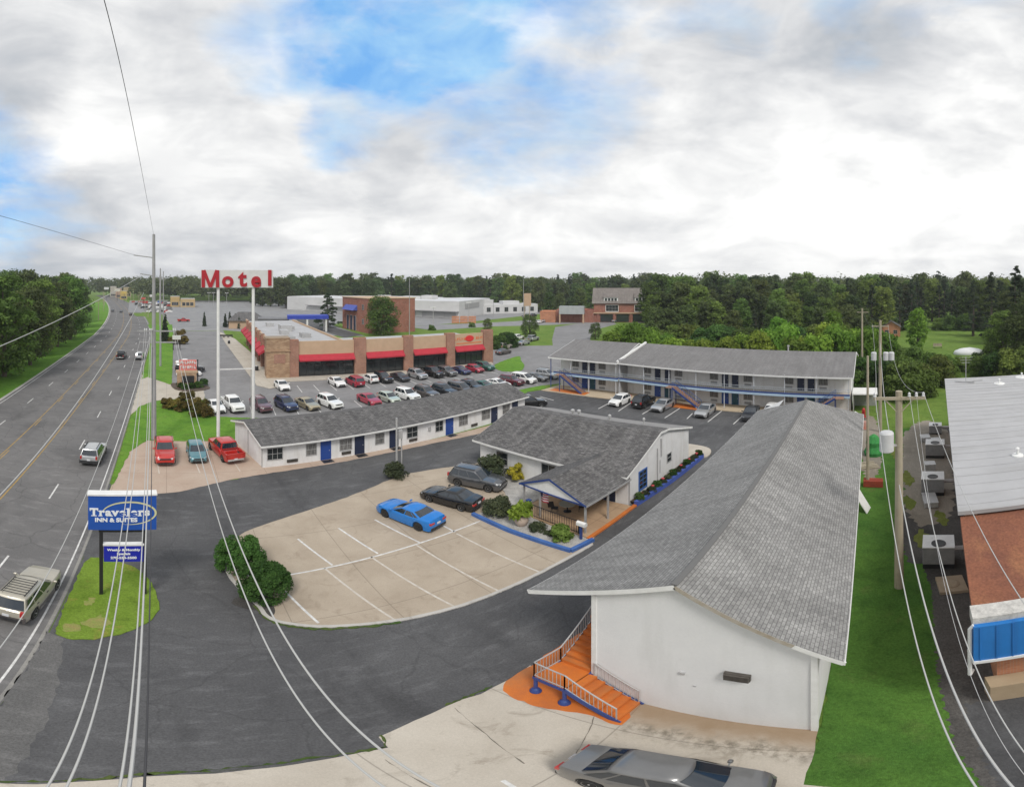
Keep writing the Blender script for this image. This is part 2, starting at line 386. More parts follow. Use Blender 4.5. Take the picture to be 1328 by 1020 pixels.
line('road_line', -16.05, .13, PAINTY); line('road_line', -15.75, .12, PAINTY, dash=(3, 12), ph=4)
line('road_line', -12.45, .13, PAINTY); line('road_line', -12.75, .12, PAINTY, dash=(3, 12), ph=4)
line('road_line', -19.9, .13, PAINT, dash=(3, 12), ph=2); line('road_line', -8.9, .13, PAINT, dash=(3, 12), ph=9.2)
line('road_line', -5.3, .1, PAINT); line('road_line', -23.6, .12, PAINT, y0=-60)
line('gutter', -4.88, .16, asphalt('worn_gutter', (.2,.195,.185), (.28,.27,.25), .4, .2), .024); line('gutter', -24.3, .5, KERB, .05)
# lawns beside the highway
sheet('verge_grass', ragged([(-31,-60),(-24.5,-60),(-24.5,150)]+[(-24.5+bendx(y), y) for y in range(175,420,25)]+[(-75,400),(-31,150)], 1.2, .15, 3), .03, LAWN)
# the motel drive: one asphalt sheet, with concrete laid on it
sheet('drive', ragged([(-4.75,7.),(-3.2,7.2),(-.4,8.2),(3.1,8.6),(5.2,8.8),(9.5,9.9),(13,10.1),(16,10.),(44,10.),(44,1.6),(58,1.6),(58.3,30),(58,38),(54.5,49.3),(50,50.3),(44.3,49),(43.2,41.5),(30,40.6),(20,40.2),(8.6,39.6),(6.,37.8),(-.5,37.),(-4.75,37)], 1.5, .06, 5), .02, ASPH)
sheet('gravel_shoulder', ragged([(-4.75,8),(-3.1,8.2),(-3.3,13),(-4.1,17.4),(-4.75,17.6)], .3, .12, 9), .024, asphalt('worn_shoulder', (.105,.104,.103), (.135,.132,.13), .6, .35))
sheet('front_pavement', ragged([(-4.75,8.0),(-3.2,8.15),(-.4,9.15),(3.1,9.4),(5.0,9.35),(5.1,10.),(7.6,10.55),(9.5,10.55),(11.4,10.8),(11.6,8.2),(11.6,1.35),(8.6,1.3),(7.,-14),(-4.75,-14)], .6, .05, 7), .034, CONC2B)
sheet('weed_strip', ragged(ribbon([(-4.6,8.08),(-3.2,8.25),(-.4,9.27),(3.1,9.53),(5.0,9.42),(5.2,10.05)], .08), .15, .07, 8), .04, grassmat('weeds', (.06,.11,.03), (.12,.15,.05), (.2,.19,.1), .5))
sheet('weed_strip', ragged(ribbon([(7.6,10.62),(9.5,10.66),(5.3,10.02)][:2], .08), .12, .05, 8), .04, MATS['weeds'])
# orange painted pad under the staircase
pad = smooth_loop([G(652,888),G(690,862),G(735,832),G(800,800),G(830,860),G(822,905),G(806,940),G(760,926),G(700,916),G(668,905)], 5)
sheet('orange_pad', ragged(pad, .25, .06, 3), .042, ORANGE)
sheet('front_stall_line', ribbon([G(652,1012), G(705,1042)], .12), .042, PAINT)
for a, b in ((G(778,912), G(733,1000)), (G(590,918), G(680,990)), (G(500,985), G(640,1060))):
    sheet('pavement_crack', ragged(ribbon([a, ((a[0]+b[0])/2+.05, (a[1]+b[1])/2), b], .022), .2, .02, 4), .041, M('crack_fill', (.17,.15,.125), None, rough=.9))
# oval parking court
oval = smooth_loop([G(*p) for p in [(624,600),(560,609),(514,619),(450,645),(380,668),(318,690),(286,716),(300,750),(332,783),(352,803),(400,812),(440,812),(520,804),(600,785),(660,762),(720,733),(768,706)]], 5, False) + [(26.4,18.),(28.,30.)]
sheet('parking_court', ragged(oval, .5, .05, 11), .036, CONC)
edge = smooth_loop([G(*p) for p in [(286,716),(300,750),(332,783),(352,803),(400,812),(440,812),(520,804),(600,785),(660,762),(720,733),(768,706)]], 5, False)
sheet('court_kerb', ragged(ribbon(edge, .2), .3, .02, 2), .075, KERB)
sheet('weed_strip', ragged(ribbon(smooth_loop([G(*p) for p in [(330,786),(352,806),(400,815),(440,815),(520,807)]], 5, False), .14), .15, .08, 12), .06, MATS['weeds'])
def stripe(p, q, w=.12): sheet('stall_line', ribbon([G(*p), G(*q)], w), .041, PAINT)
stripe((372,746),(622,676)); stripe((386,699),(431,733)); stripe((439,685),(490,718)); stripe((486,674),(545,704)); stripe((575,682),(590,690))
FADE = M('worn_paint', (.60,.57,.52), (.44,.39,.33), 3., .8, world=True)
for p, q in (((421,737),(512,804)), ((481,722),(588,786)), ((540,707),(650,768)), ((592,692),(700,742))): sheet('stall_line', ribbon([G(*p), G(*q)], .11), .041, FADE)
stripe((370,767),(413,808))
sheet('worn_ground', ragged(smooth_loop([G(302,782),G(330,762),G(352,775),G(352,800),G(330,792)], 4), .2, .08, 2), .045, GRAVEL)
# concrete in front of the first motel wing
sheet('motel_pavement', ragged([(-4.3,44.9),(-2.2,48.8),(7.6,48.4),(8.7,41.),(8.7,40.9),(43,40.9),(43.2,39.9),(33,39.3),(26.7,39.75),(21.1,39.6),(14.4,39.2),(9.4,38.7),(5.5,37.9),(1,35.7),(-1,35.2),(-4.6,34.8)], .6, .05, 6), .03, concrete('pink_concrete', (.40,.30,.235), (.46,.37,.30), 4.4, 0, (.26,.19,.14), .35))
for x in (-1.0,2.6,6.2): sheet('stall_line', ribbon([(x+.35,39.6),(x,44.)], .1), .035, FADE)
# lawn round the tall sign
sheet('sign_lawn', ragged([(-4.6,35.2),(-3.7,45.),(-2.1,48.9),(7.9,48.2),(7.9,49.5),(44,48.),(52.5,50.),(56,49.6),(57.3,51.3),(42,53.2),(22,54.8),(12,56.2),(6.2,58.),(5.7,66.5),(.5,67.2),(-2.,66.),(-3.9,63.),(-4.6,58)], .5, .1, 13), .06, LAWN)
sheet('sign_lawn', ragged(smooth_loop([(-.4,21.1),(-.5,19.5),(-1.6,18.1),(-3.1,17.3),(-4.3,17.4),(-4.55,18.5),(-4.6,21.2),(-4.5,24.6),(-3.7,25.2),(-2.,24.5),(-.9,23.)], 5), .25, .06, 14), .07, grassmat('island_grass', (.15,.245,.03), (.20,.30,.045), (.36,.22,.08), .75))
sheet('verge_grass', ragged([(-4.5,82),(-3.6,84),(.6,77.6),(.9,78.),(1.3,100),(2.,135),(2.4,190),(-8.,190),(-4.5,150)], .8, .1, 15), .06, LAWN)
# second entrance and the shop car park
sheet('store_drive', ragged([(-4.75,59),(-3.6,63.2),(-1.6,66.6),(.4,67.6),(5.6,66.9),(6.,70.),(6.,75),(1.2,77.4),(-3.2,83.6),(-4.75,86)], .6, .05, 16), .02, concrete('entrance_concrete', (.42,.38,.32), (.48,.44,.38), 5.))
sheet('store_lot', ragged([(5.9,66.8),(6.2,58.),(12,56.2),(22,54.8),(42,53.2),(57.5,51.3),(62,49.5),(66,42),(74,42),(80,52),(96,62),(100,80),(86,92),(70,84),(66,75.6),(40,78.6),(18.5,80.5),(17.6,110),(19,140),(21,165),(2.6,165),(1.4,100),(.9,78),(5.6,75)], 1., .06, 17), .018, LOT)
sheet('store_walk', ragged([(15.3,75.),(16.9,72.2),(20.2,73.7),(20.4,77.),(64.5,72.2),(66.3,75.),(40,79),(21,82),(21.5,140),(18.9,162),(17.2,130),(16.,95.)], .6, .03, 18), .14, WALK)
sheet('plaza_island', ragged(smooth_loop([(.9,78.5),(1.3,74.2),(3.2,72.4),(5.5,72.6),(7.2,74.2),(6.6,76.2),(4,77)], 5), .3, .05, 19), .1, M('mulch', (.06,.045,.035), (.12,.09,.07), 3., .95, fine=.4, finescale=8))
sheet('corner_lawn', ragged(smooth_loop([G(642,473),G(672,462),G(676,468),G(680,474),G(674,481),G(650,481)], 4), .5, .1, 20), .09, LAWN)
# far paved areas: a wide pale car park beyond the shops, lanes between the lawns
sheet('far_lot', [(2.6,166),(22,166),(40,150),(64,135),(68,175),(130,260),(100,420),(20,450),(-14,330),(-1,240)], .022, FARLOT)
sheet('far_lane', [G(*p) for p in [(720,470),(716,440),(720,424),(745,420),(790,415),(800,420),(770,428),(765,440),(790,462),(760,500)]], .024, LOT)
sheet('far_lane', [G(*p) for p in [(530,424),(560,421),(640,418),(720,413),(740,410),(850,410),(850,419),(790,417),(720,421),(640,423),(560,428)]], .026, FARLOT)
sheet('far_lane', [G(*p) for p in [(520,412),(640,405),(750,398),(830,394),(830,396),(750,401),(700,407),(600,418),(520,424)]], .02, FARLOT)
sheet('far_lane', [G(*p) for p in [(390,420),(415,428),(447,438),(470,434),(455,430),(430,424),(425,414),(380,410)]], .027, ASPH)
# the strip of rough ground on the right
sheet('gravel_yard', ragged([(8.,-2.1),(10.8,-2.0),(14.1,-2.2),(22.2,-3.0),(27,-2.6),(30,-4.3),(34,-3.2),(43,-3.6),(52,-5.2),(55,-30),(2,-30)], .1, .11, 23), .036, GRAVEL)
sheet('service_lane', ragged([(7.9,-2.4),(12.8,-2.7),(13,-30),(5,-30)], .1, .1, 24), .042, asphalt('patched_asphalt', (.055,.055,.057), (.085,.085,.088), .7, .3))
sheet('side_lawn', ragged([(8.5,1.35),(44,1.3),(46,.6),(52,-1.5),(55,-8),(31,-7),(20,-6),(8,-6),(6.,-6.),(7.2,1.2)], .4, .1, 25), .03, LAWN2)
sheet('worn_ground', ragged(smooth_loop([(25.,-2.1),(29,-1.9),(33,-2.6),(33,-4.4),(26,-4.)], 4), .25, .25, 26), .04, GRAVEL)
# stalls by the two-storey block
for px0, py0, px1, py1 in ((793,521,776,530),(820,521,802,533),(848,528,833,537),(882,529,862,542),(898,536,891,543),(937,532,918,547),(962,540,951,550),(718,519,700,514)):
    sheet('stall_line', ribbon([G(px0,py0), G(px1,py1)], .14), .026, PAINT)
sheet('manhole_cover', smooth_loop([(44.6+.55*math.cos(a), 29.4+.55*math.sin(a)) for a in np.linspace(0, 6.28, 9)[:-1]], 2), .025, BLACKM)
for k in range(16):  # stall lines in the shop car park
    x = 11.3+k*3.05; y = 58.2-(x-9.6)*.118
    sheet('stall_line', ribbon([(x-.12, y-.4), (x+.5, y+4.6)], .12), .023, PAINT)
    x = 22+k*2.85; y = 73.4-(x-22)*.12
    sheet('stall_line', ribbon([(x, y), (x-.6, y-4.8)], .12), .023, PAINT)

sheet('dirt_patch', ragged(smooth_loop([(30,-3.),(36,-2.6),(44,-3.),(52,-4.2),(56,-7),(50,-9),(40,-7.5),(31,-5.5)], 4), .3, .3, 51), .046, DIRT)
sheet('dirt_patch', ragged(smooth_loop([(38,-.2),(42,.9),(52,1.2),(58,1.2),(57,-.6),(46,-1.2)], 4), .3, .25, 52), .048, DIRT)
for k, (x, y, s) in enumerate(((27.5,-3.3,1.2),(33.5,-2.9,1.),(38.4,-3.2,1.3),(45,-2.6,1.5),(30.6,-4.9,.9))): sheet('grass_patch', ragged(smooth_loop([(x-s*1.4,y),(x,y+s*.45),(x+s*1.4,y+.1),(x,y-s*.4)], 4), .25, .18, 60+k), .052+.001*k, grassmat('dry_grass', (.14,.18,.04), (.2,.22,.06), (.26,.22,.12), .7))
for k, (x, y, s) in enumerate(((-2.9,18.6,.9),(-3.5,20.4,.5),(-3.9,18.,.6))): sheet('bare_spot', ragged(smooth_loop([(x-s*.7,y),(x,y+s*.8),(x+s*.6,y+.1),(x,y-s*.5)], 4), .15, .14, 70+k), .074+.001*k, M('bare_turf', (.27,.225,.08), (.19,.25,.05), 3., .95, fine=.3, finescale=12, world=True))
# ------------------------------------------------------------------ building materials and helpers
def shingle(name, c, c2, w=.32, h=.145, line=.5, var=.5):
    m, nt, b = base_mat(name, .93, spec=.2); uv = coords(nt, 'UV')
    br = nd(nt, 'ShaderNodeTexBrick'); br.inputs['Scale'].default_value = 1.; br.inputs['Brick Width'].default_value = w; br.inputs['Row Height'].default_value = h
    br.inputs['Mortar Size'].default_value = .012; br.inputs['Mortar Smooth'].default_value = .2; br.inputs['Bias'].default_value = 0.
    br.inputs['Color1'].default_value = c4(c); br.inputs['Color2'].default_value = c4(c2); br.inputs['Mortar'].default_value = c4([x*(1-line) for x in c])
    nt.links.new(uv, br.inputs['Vector'])
    big = mix(nt, ramp(nt, noise(nt, uv, .35, 6, .65), .3, .7), (1-.22*var,)*3, (1+.18*var,)*3)
    col = mix(nt, 1., br.outputs['Color'], big, 'MULTIPLY')
    st = ramp(nt, noise(nt, mapping(nt, uv, (2.2, .16, 1)), 1., 5, .6), .38, .66, (1-.2*var,)*3, (1+.12*var,)*3); col = mix(nt, 1., col, st, 'MULTIPLY')
    gr = ramp(nt, noise(nt, mapping(nt, uv, (1, 2.2, 1)), 5.5, 3, .7), .3, .7, (.82,)*3, (1.18,)*3); col = mix(nt, 1., col, gr, 'MULTIPLY')
    nt.links.new(col, b.inputs['Base Color']); bump(nt, b, br.outputs['Fac'], -.5, .012); return m
SH_BIG = shingle('grey_shingles', (.235,.233,.23), (.315,.312,.305), .25, .125, .42, .7)
SH_DARK = shingle('dark_grey_shingles', (.10,.098,.10), (.185,.18,.178), .36, .16, .4, 1.)
SH_BACK = shingle('weathered_grey_shingles', (.185,.18,.18), (.225,.22,.22), .34, .15, .25, .5)
def brick(name, c, c2, mortar=(.35,.3,.26), w=.22, h=.075):
    m, nt, b = base_mat(name, .9, spec=.2); g = nd(nt, 'ShaderNodeNewGeometry'); p = coords(nt)
    s = nd(nt, 'ShaderNodeSeparateXYZ'); nt.links.new(p, s.inputs[0]); cb = nd(nt, 'ShaderNodeCombineXYZ')
    nt.links.new(mth(nt, 'ADD', s.outputs[0], s.outputs[1]), cb.inputs[0]); nt.links.new(s.outputs[2], cb.inputs[1])
    br = nd(nt, 'ShaderNodeTexBrick'); br.inputs['Scale'].default_value = 1.; br.inputs['Brick Width'].default_value = w; br.inputs['Row Height'].default_value = h; br.inputs['Mortar Size'].default_value = .008
    br.inputs['Color1'].default_value = c4(c); br.inputs['Color2'].default_value = c4(c2); br.inputs['Mortar'].default_value = c4(mortar); nt.links.new(cb.outputs[0], br.inputs['Vector'])
    col = mix(nt, 1., br.outputs['Color'], ramp(nt, noise(nt, p, .5, 6, .65), .3, .7, (.8,)*3, (1.2,)*3), 'MULTIPLY')
    nt.links.new(col, b.inputs['Base Color']); return m
BRICK = brick('red_brick', (.27,.115,.075), (.36,.17,.11))
BRICK2 = brick('orange_brick', (.42,.14,.06), (.50,.20,.09))
BRICK3 = brick('dark_red_brick', (.25,.065,.04), (.32,.10,.06))
STONE = brick('tan_stone', (.30,.19,.12), (.42,.29,.19), (.3,.24,.18), .45, .22)
WALLW = M('white_painted_block', (.74,.74,.74), (.66,.66,.66), 1.1, .8, fine=.05, finescale=14, streak=(.58,.565,.54), streak_scale=(1.6,1.6,.25), bmp=.1, bscale=22)
WALLG = M('white_gable_siding', (.75,.75,.75), (.70,.70,.705), .6, .8, fine=.03, finescale=9, streak=(.645,.645,.64), streak_scale=(1.1,1.1,.18), bmp=.05, bscale=14)
TRIMW = M('white_trim', (.80,.80,.79), (.70,.70,.68), 2.5, .6)
SOFFIT = M('soffit_white', (.68,.68,.67), (.60,.60,.59), 2., .7)
STUCCO = M('tan_stucco', (.52,.37,.25), (.46,.33,.22), .8, .9, fine=.05)
AWN = M('red_awning', (.45,.025,.045), (.36,.02,.035), 1.2, .75, fine=.08)
GLASS = base_mat('dark_window_glass', .06, spec=.6)[0]; GLASS.node_tree.nodes['Principled BSDF'].inputs['Base Color'].default_value = (.025,.03,.032,1)
CURT = base_mat('curtained_glass', .25, spec=.5)[0]
_nt = CURT.node_tree; _b = _nt.nodes['Principled BSDF']; _nt.links.new(mix(_nt, ramp(_nt, noise(_nt, mapping(_nt, coords(_nt), (6,6,.6)), 2.2, 3), .4, .6), (.10,.10,.10), (.24,.235,.225)), _b.inputs['Base Color'])
DOORB = M('blue_door', (.018,.06,.26), (.022,.07,.30), 2., .45)
DOORT = M('teal_door', (.015,.075,.105), (.02,.09,.13), 2., .45)
DOORD = M('navy_door', (.015,.022,.055), (.02,.03,.07), 2., .45)
FRAMEG = M('grey_frame', (.40,.40,.40), (.30,.30,.30), 4., .6)
LOUVR = M('brown_louvre', (.06,.052,.045), (.10,.09,.08), 5., .6)
FLATR = M('flat_roof_membrane', (.44,.44,.45), (.36,.36,.37), .35, .8, streak=(.30,.30,.30), streak_scale=(.3,.3,.3), fine=.05, finescale=3)
METR = M('silver_roof', (.42,.42,.43), (.36,.36,.37), .4, .5, .0, streak=(.30,.295,.29), streak_scale=(.9,.12,1.))

def slope(mb, pts):
    """roof plane with shingle courses running level (UV in metres)"""
    P = [Vector(p) for p in pts]; n = (P[1]-P[0]).cross(P[2]-P[0]).normalized()
    if n.z < 0: n = -n
    e = Vector((0,0,1)).cross(n).normalized() if abs(n.z) < .9995 else Vector((0,1,0)); s = n.cross(e)
    k = mb.add(P, [tuple(range(len(P)))]); mb.uv[len(mb.f)-1] = [(p.dot(e), p.dot(s)) for p in P]
class Frame:
    """local wall frame: u along the wall, v into the building, z up"""
    def __init__(s, a, b):
        s.a = Vector((a[0],a[1],0)); d = Vector((b[0]-a[0], b[1]-a[1], 0)); s.len = d.length; s.u = d.normalized(); s.v = Vector((-s.u.y, s.u.x, 0))
        s.m = Matrix(((s.u.x, s.v.x, 0, a[0]), (s.u.y, s.v.y, 0, a[1]), (0,0,1,0), (0,0,0,1)))
    def flip(s): s.v = -s.v; s.m[0][1], s.m[1][1] = s.v.x, s.v.y; return s
    def p(s, u, v, z): return s.m @ Vector((u, v, z))
    def at(s, px, off=0.):
        """distance along the wall met by a sight line"""
        a = (px-AZ0)/PXR; d = Vector((math.sin(a), math.cos(a))); q = s.a.xy + s.v.xy*off
        return (q.x*d.y-q.y*d.x)/(-(s.u.x*d.y-s.u.y*d.x))
def window(fr, par, u0, u1, z0, z1, off=0., mat=None, pane=GLASS, bars=1, rails=1, fw=.06, o=(0,0,0), proud=.05, label=None):
    w = MB(o); v = off
    for a, b, c, d in ((u0-fw,u1+fw,z1,z1+fw),(u0-fw,u1+fw,z0-fw*1.4,z0),(u0-fw,u0,z0,z1),(u1,u1+fw,z0,z1)): w.box(a,b,v-proud,v+.01,c,d,fr.m)
    for k in range(bars): x = u0+(u1-u0)*(k+1)/(bars+1); w.box(x-.02,x+.02,v-proud*.7,v-.012,z0,z1,fr.m)
    for k in range(rails): z = z0+(z1-z0)*(k+1)/(rails+1); w.box(u0,u1,v-proud*.72,v-.012,z-.02,z+.02,fr.m)
    wo = w.build('window', mat or FRAMEG, par)
    MB(o).box(u0,u1,v-.014,v+.01,z0,z1,fr.m).build('pane', pane, wo)
    return wo
def door(fr, par, u0, u1, z0, z1, mat, off=0., o=(0,0,0), trim=TRIMW):
    d = MB(o).box(u0,u1,off-.035,off+.01,z0,z1,fr.m).build('door', mat, par)
    t = MB(o)
    for a, b, c, e in ((u0-.07,u0,z0,z1+.07),(u1,u1+.07,z0,z1+.07),(u0,u1,z1,z1+.07)): t.box(a,b,off-.05,off+.01,c,e,fr.m)
    t.build('frame', trim, d)
    MB(o).box(u1-.14,u1-.09,off-.08,off-.035,z0+.95,z0+1.05,fr.m).build('handle', GREYM, d)
    return d
def vent(fr, par, u0, u1, z0, z1, off=0., o=(0,0,0), depth=.1, mat=None, name='air_conditioner'):
    m = MB(o); m.box(u0,u1,off-depth*.6,off+.01,z0,z1,fr.m); n = 5
    for k in range(n): z = z0+(z1-z0)*(k+.5)/n; m.box(u0+.02,u1-.02,off-depth,off-depth*.55,z-.018,z+.012,fr.m)
    return m.build(name, mat or LOUVR, par)
def rail(mb, a, b, h=1., n=None, r=.018, mid=True):
    a, b = Vector(a), Vector(b); L = (b-a).length; n = n or max(2, int(L/.14)); up = Vector((0,0,h))
    mb.bar(a+up, b+up, .045); mb.bar(a+Vector((0,0,.1)), b+Vector((0,0,.1)), .03)
    for k in range(n+1): p = a.lerp(b, k/n); mb.bar(p, p+up, .035 if k in (0,n) else r)
def stairs(mb, p0, d, side, w, n, rise, run):
    """treads climbing from p0 along d; side is the level direction across the flight"""
    p0, d, side = Vector(p0), Vector(d), Vector(side)
    for k in range(n):
        a = p0+d*(run*k)+Vector((0,0,rise*(k+1))); q = a+d*(run+.03)
        mb.bar(a+d*.0+side*w/2-Vector((0,0,.025)), q+side*w/2-Vector((0,0,.025)), w, .05)
        c = a+d*.012-Vector((0,0,rise/2+.03)); mb.bar(c+Vector((0,0,-rise/2+.04))+side*w/2, c+Vector((0,0,rise/2-.03))+side*w/2, .02, w-.02, up=tuple(side))
# ------------------------------------------------------------------ the long motel block on the right
o = (11.5,4.8,0); T = thing('motel_building', 'long white motel block with grey shingle roof and orange steps at its end', 'motel building', o)
m = MB(o); m.box(11.5,41.2,1.4,8.2,0,5.0)
k = m.add([(11.5,1.4,5.),(11.5,8.2,5.),(11.5,8.2,6.4),(11.5,5.25,8.0),(11.5,1.4,5.68)], [(0,1,2,3,4)])
m.add([(11.56,1.4,5.),(11.56,8.2,5.),(11.56,8.2,6.4),(11.56,5.25,8.0),(11.56,1.4,5.68)], [(4,3,2,1,0)])
m.build('wall', WALLG, T)
mb = MB(o); mb.box(11.46,11.7,8.06,8.24,0,6.2); mb.box(11.44,11.72,1.36,1.54,0,5.5); build_each(mb, 'corner_trim', TRIMW, T)
xr, xe, yl, yr, yc = 36.6, 41.9, 10.75, .66, 5.25; x0 = 11.2; zl, zr, zt = 5.32, 5.32, 8.1
rf = MB(o); slope(rf, [(x0,yl,zl),(xe,yl,zl),(xr,yc,zt),(x0,yc,zt)]); slope(rf, [(x0,yr,zr),(x0,yc,zt),(xr,yc,zt),(xe,yr,zr)]); slope(rf, [(xe,yl,zl),(xe,yr,zr),(xr,yc,zt)])
roof = rf.build('roof', SH_BIG, T, fix=False)
cp = MB(o); cp.bar((x0,yc,zt+.02),(xr,yc,zt+.012),.2,.03); cp.build('ridge_cap', shingle('ridge_shingles', (.225,.223,.22), (.30,.297,.29), .3, .3, .3), roof)
fs = MB(o)
def board(a, b, h=.2, w=.05, dz=-.02): fs.bar(Vector(a)+Vector((0,0,-h/2+dz)), Vector(b)+Vector((0,0,-h/2+dz)), w, h)
board((x0+.02,yl,zl),(x0+.02,yc,zt)); board((x0+.02,yr,zr),(x0+.02,yr+1.3,zr+.79)); board((x0+.02,yl,zl),(xe,yl,zl)); board((x0+.02,yr,zr),(xe,yr,zr))
fs.build('fascia', TRIMW, T)
fs = MB(o); board((x0+.02,yr+1.3,zr+.79),(x0+.02,yc,zt), .17); fs.build('bare_fascia', M('weathered_wood', (.34,.29,.22), (.44,.41,.36), 3., .85), T)
sf = MB(o); d = .12
sf.quad((x0+.03,yl-.03,zl-d),(xe,yl-.03,zl-d),(xe,8.2,6.7-d),(x0+.03,8.2,6.7-d)); sf.quad((x0+.03,yr+.03,zr-d),(xe,yr+.03,zr-d),(xe,1.5,5.75-d),(x0+.03,1.5,5.75-d)); sf.quad((x0+.03,8.25,6.7-d),(11.52,8.25,6.7-d),(11.52,yc,zt-d),(x0+.03,yc,zt-d)); sf.quad((x0+.03,1.4,5.7-d),(11.52,1.4,5.7-d),(11.52,yc,zt-d),(x0+.03,yc,zt-d))
sf.build('soffit', SOFFIT, T)
fg = Frame((11.5,8.2),(11.5,1.4)).flip() if Frame((11.5,8.2),(11.5,1.4)).v.x < 0 else Frame((11.5,8.2),(11.5,1.4))
vent(fg, T, 4.32, 5.06, 3.38, 3.74, o=o, depth=.22)
mb = MB(o); mb.box(11.42,11.5,5.05,5.2,3.0,3.14); mb.box(11.46,11.5,4.72,4.80,2.3,2.36); build_each(mb, 'outlet_box', GREYM, T)
mb = MB(o); mb.box(16.2,41.,8.21,10.1,2.62,2.8); mb.build('walkway', CONC2, T)
for x in np.linspace(16.3, 40.9, 8): MB(o).box(x-.05,x+.05,10.0,10.1,0,5.6).build('post', BLUEP, T)
fw2 = Frame((16,8.2),(41,8.2)).flip()
for k in range(5):
    for z in (0.1, 2.82): door(fw2, T, 1.2+k*5, 2.1+k*5, z, z+2.05, DOORB, o=o); window(fw2, T, 2.8+k*5, 4.2+k*5, z+.9, z+1.9, o=o)
fw3 = Frame((12,1.4),(41,1.4))
for k in range(6): window(fw3, T, 1.+k*4.6, 2.3+k*4.6, 3.7, 4.6, o=o, pane=CURT)
# the orange outside staircase at its end
o = (10.8,8.9,0); T = thing('staircase', 'orange staircase with blue supports and grey railings turning round the white gable corner', 'staircase', o)
lf = MB(o); lf.box(10.2,11.5,8.28,9.55,1.1,1.2); lf.build('landing', ORANGE, T)
st = MB(o); stairs(st, (10.22,6.45,0), (0,1,0), (1,0,0), 1.2, 6, .2, .305); st.build('lower_flight', ORANGE, T)
st = MB(o); stairs(st, (11.5,8.3,1.2), (1,0,0), (0,1,0), 1.2, 8, .2, .24); st.build('upper_flight', ORANGE, T)
MB(o).box(13.4,16.2,8.22,9.7,2.68,2.8).build('upper_landing', ORANGE, T)
sg = MB(o)
for x in (10.18,11.44): sg.bar((x,6.4,-.0),(x,8.3,1.12), .05, .26)
for y in (8.27,9.53): sg.bar((11.45,y,1.1),(13.5,y,2.72), .05, .24)
sg.bar((10.18,8.28,1.1),(10.18,9.55,1.1),.06,.16); sg.bar((10.18,9.53,1.1),(11.5,9.53,1.1),.06,.16); build_each(sg, 'stringer', DBLUE, T)
for x, y in ((10.22,9.47),(10.22,8.32)):
    MB(o).lathe([(.2,0),(.2,.1),(.14,.24),(.085,.3),(.07,.35),(.07,1.1)], (x,y,0), 16).build('support_post', DBLUE, T)
for a, b, nm in (((10.2,6.5,.05),(10.2,8.3,1.2),12),((10.2,8.3,1.2),(10.2,9.52,1.2),8),((10.2,9.52,1.2),(11.5,9.52,1.2),9),((11.5,9.52,1.2),(13.45,9.52,2.8),14),((11.42,6.5,.05),(11.42,8.1,1.1),12)):
    r_ = MB(o); rail(r_, a, b, 1., nm, .016); r_.build('railing', GREYM, T)

# ------------------------------------------------------------------ first motel wing: long, low, white with blue doors
A, B = (8.75,40.05), (42.9,41.75); fr = Frame(A, B); o = (25,44,0)
T = thing('motel_building', 'long low white motel wing with blue doors and dark shingle roof beside the tall sign', 'motel building', o)
LU = fr.len; m = MB(o); lo, hi = -.95, LU+1.3
pts = [(0,0),(LU,0),(hi,8.),(lo,8.)]
w = [fr.p(u,v,0) for u,v in pts]; wt = [fr.p(u,v,2.62) for u,v in pts]; b = m.add(w+wt, [(0,1,5,4),(1,2,6,5),(2,3,7,6),(3,0,4,7)])
g0 = fr.p(-.5,4.2,3.5); g1 = fr.p(LU+.7,4.2,3.5); m.add([wt[0],wt[3],g0],[(0,1,2)]); m.add([wt[1],wt[2],g1],[(0,1,2)]); m.build('wall', WALLW, T)
e0, e1, r0, r1, q0, q1 = fr.p(-.3,-.5,2.5), fr.p(LU+.3,-.5,2.5), fr.p(-.85,4.2,3.62), fr.p(LU+1.,4.2,3.62), fr.p(-1.35,8.5,2.5), fr.p(LU+1.9,8.5,2.5)
rf = MB(o); slope(rf, [e0,e1,r1,r0]); slope(rf, [q0,r0,r1,q1]); rf.build('roof', SH_DARK, T, fix=False)
fs = MB(o)
for a, c in ((e0,e1),(e0,r0),(r0,q0),(e1,r1),(r1,q1),(q0,q1)): board(a, c, .17)
for a in ((e0,e1,fr.p(LU,.1,2.6),fr.p(0,.1,2.6)),): fs.quad(*[Vector(x)-Vector((0,0,.1)) for x in a])
fs.build('fascia', TRIMW, T)
Z0, Z1 = .82, 1.98
for a, c, bars, pane in ((347,366,2,GLASS),(397.4,410,0,CURT),(441,455.7,2,CURT),(487,497.7,0,CURT),(528,541,1,GLASS),(565,574,1,GLASS),(595.5,606,2,CURT),(625,635,1,CURT),(652,660.6,0,CURT)):
    window(fr, T, fr.at(a), fr.at(c), Z0, Z1, o=o, pane=pane, bars=bars)
for a, c, mt in ((416.5,426.7,DOORB),(460.7,470.3,DOORD),(505.7,514,DOORD),(578.6,586,DOORB),(637.4,644,DOORD),(664.5,668.5,DOORD)):
    u0 = fr.at(a); door(fr, T, u0, u0+.95, .06, 2.1, mt, o=o, trim=mt)
for a, c in ((372,386),(443,455),(530.5,541),(611,619)): vent(fr, T, fr.at(a), fr.at(c), .3, .62, o=o)
MB(o).box(fr.at(555),fr.at(558),-.14,0,1.15,1.6,fr.m).build('meter_box', GREYM, T)
mb = MB(o)
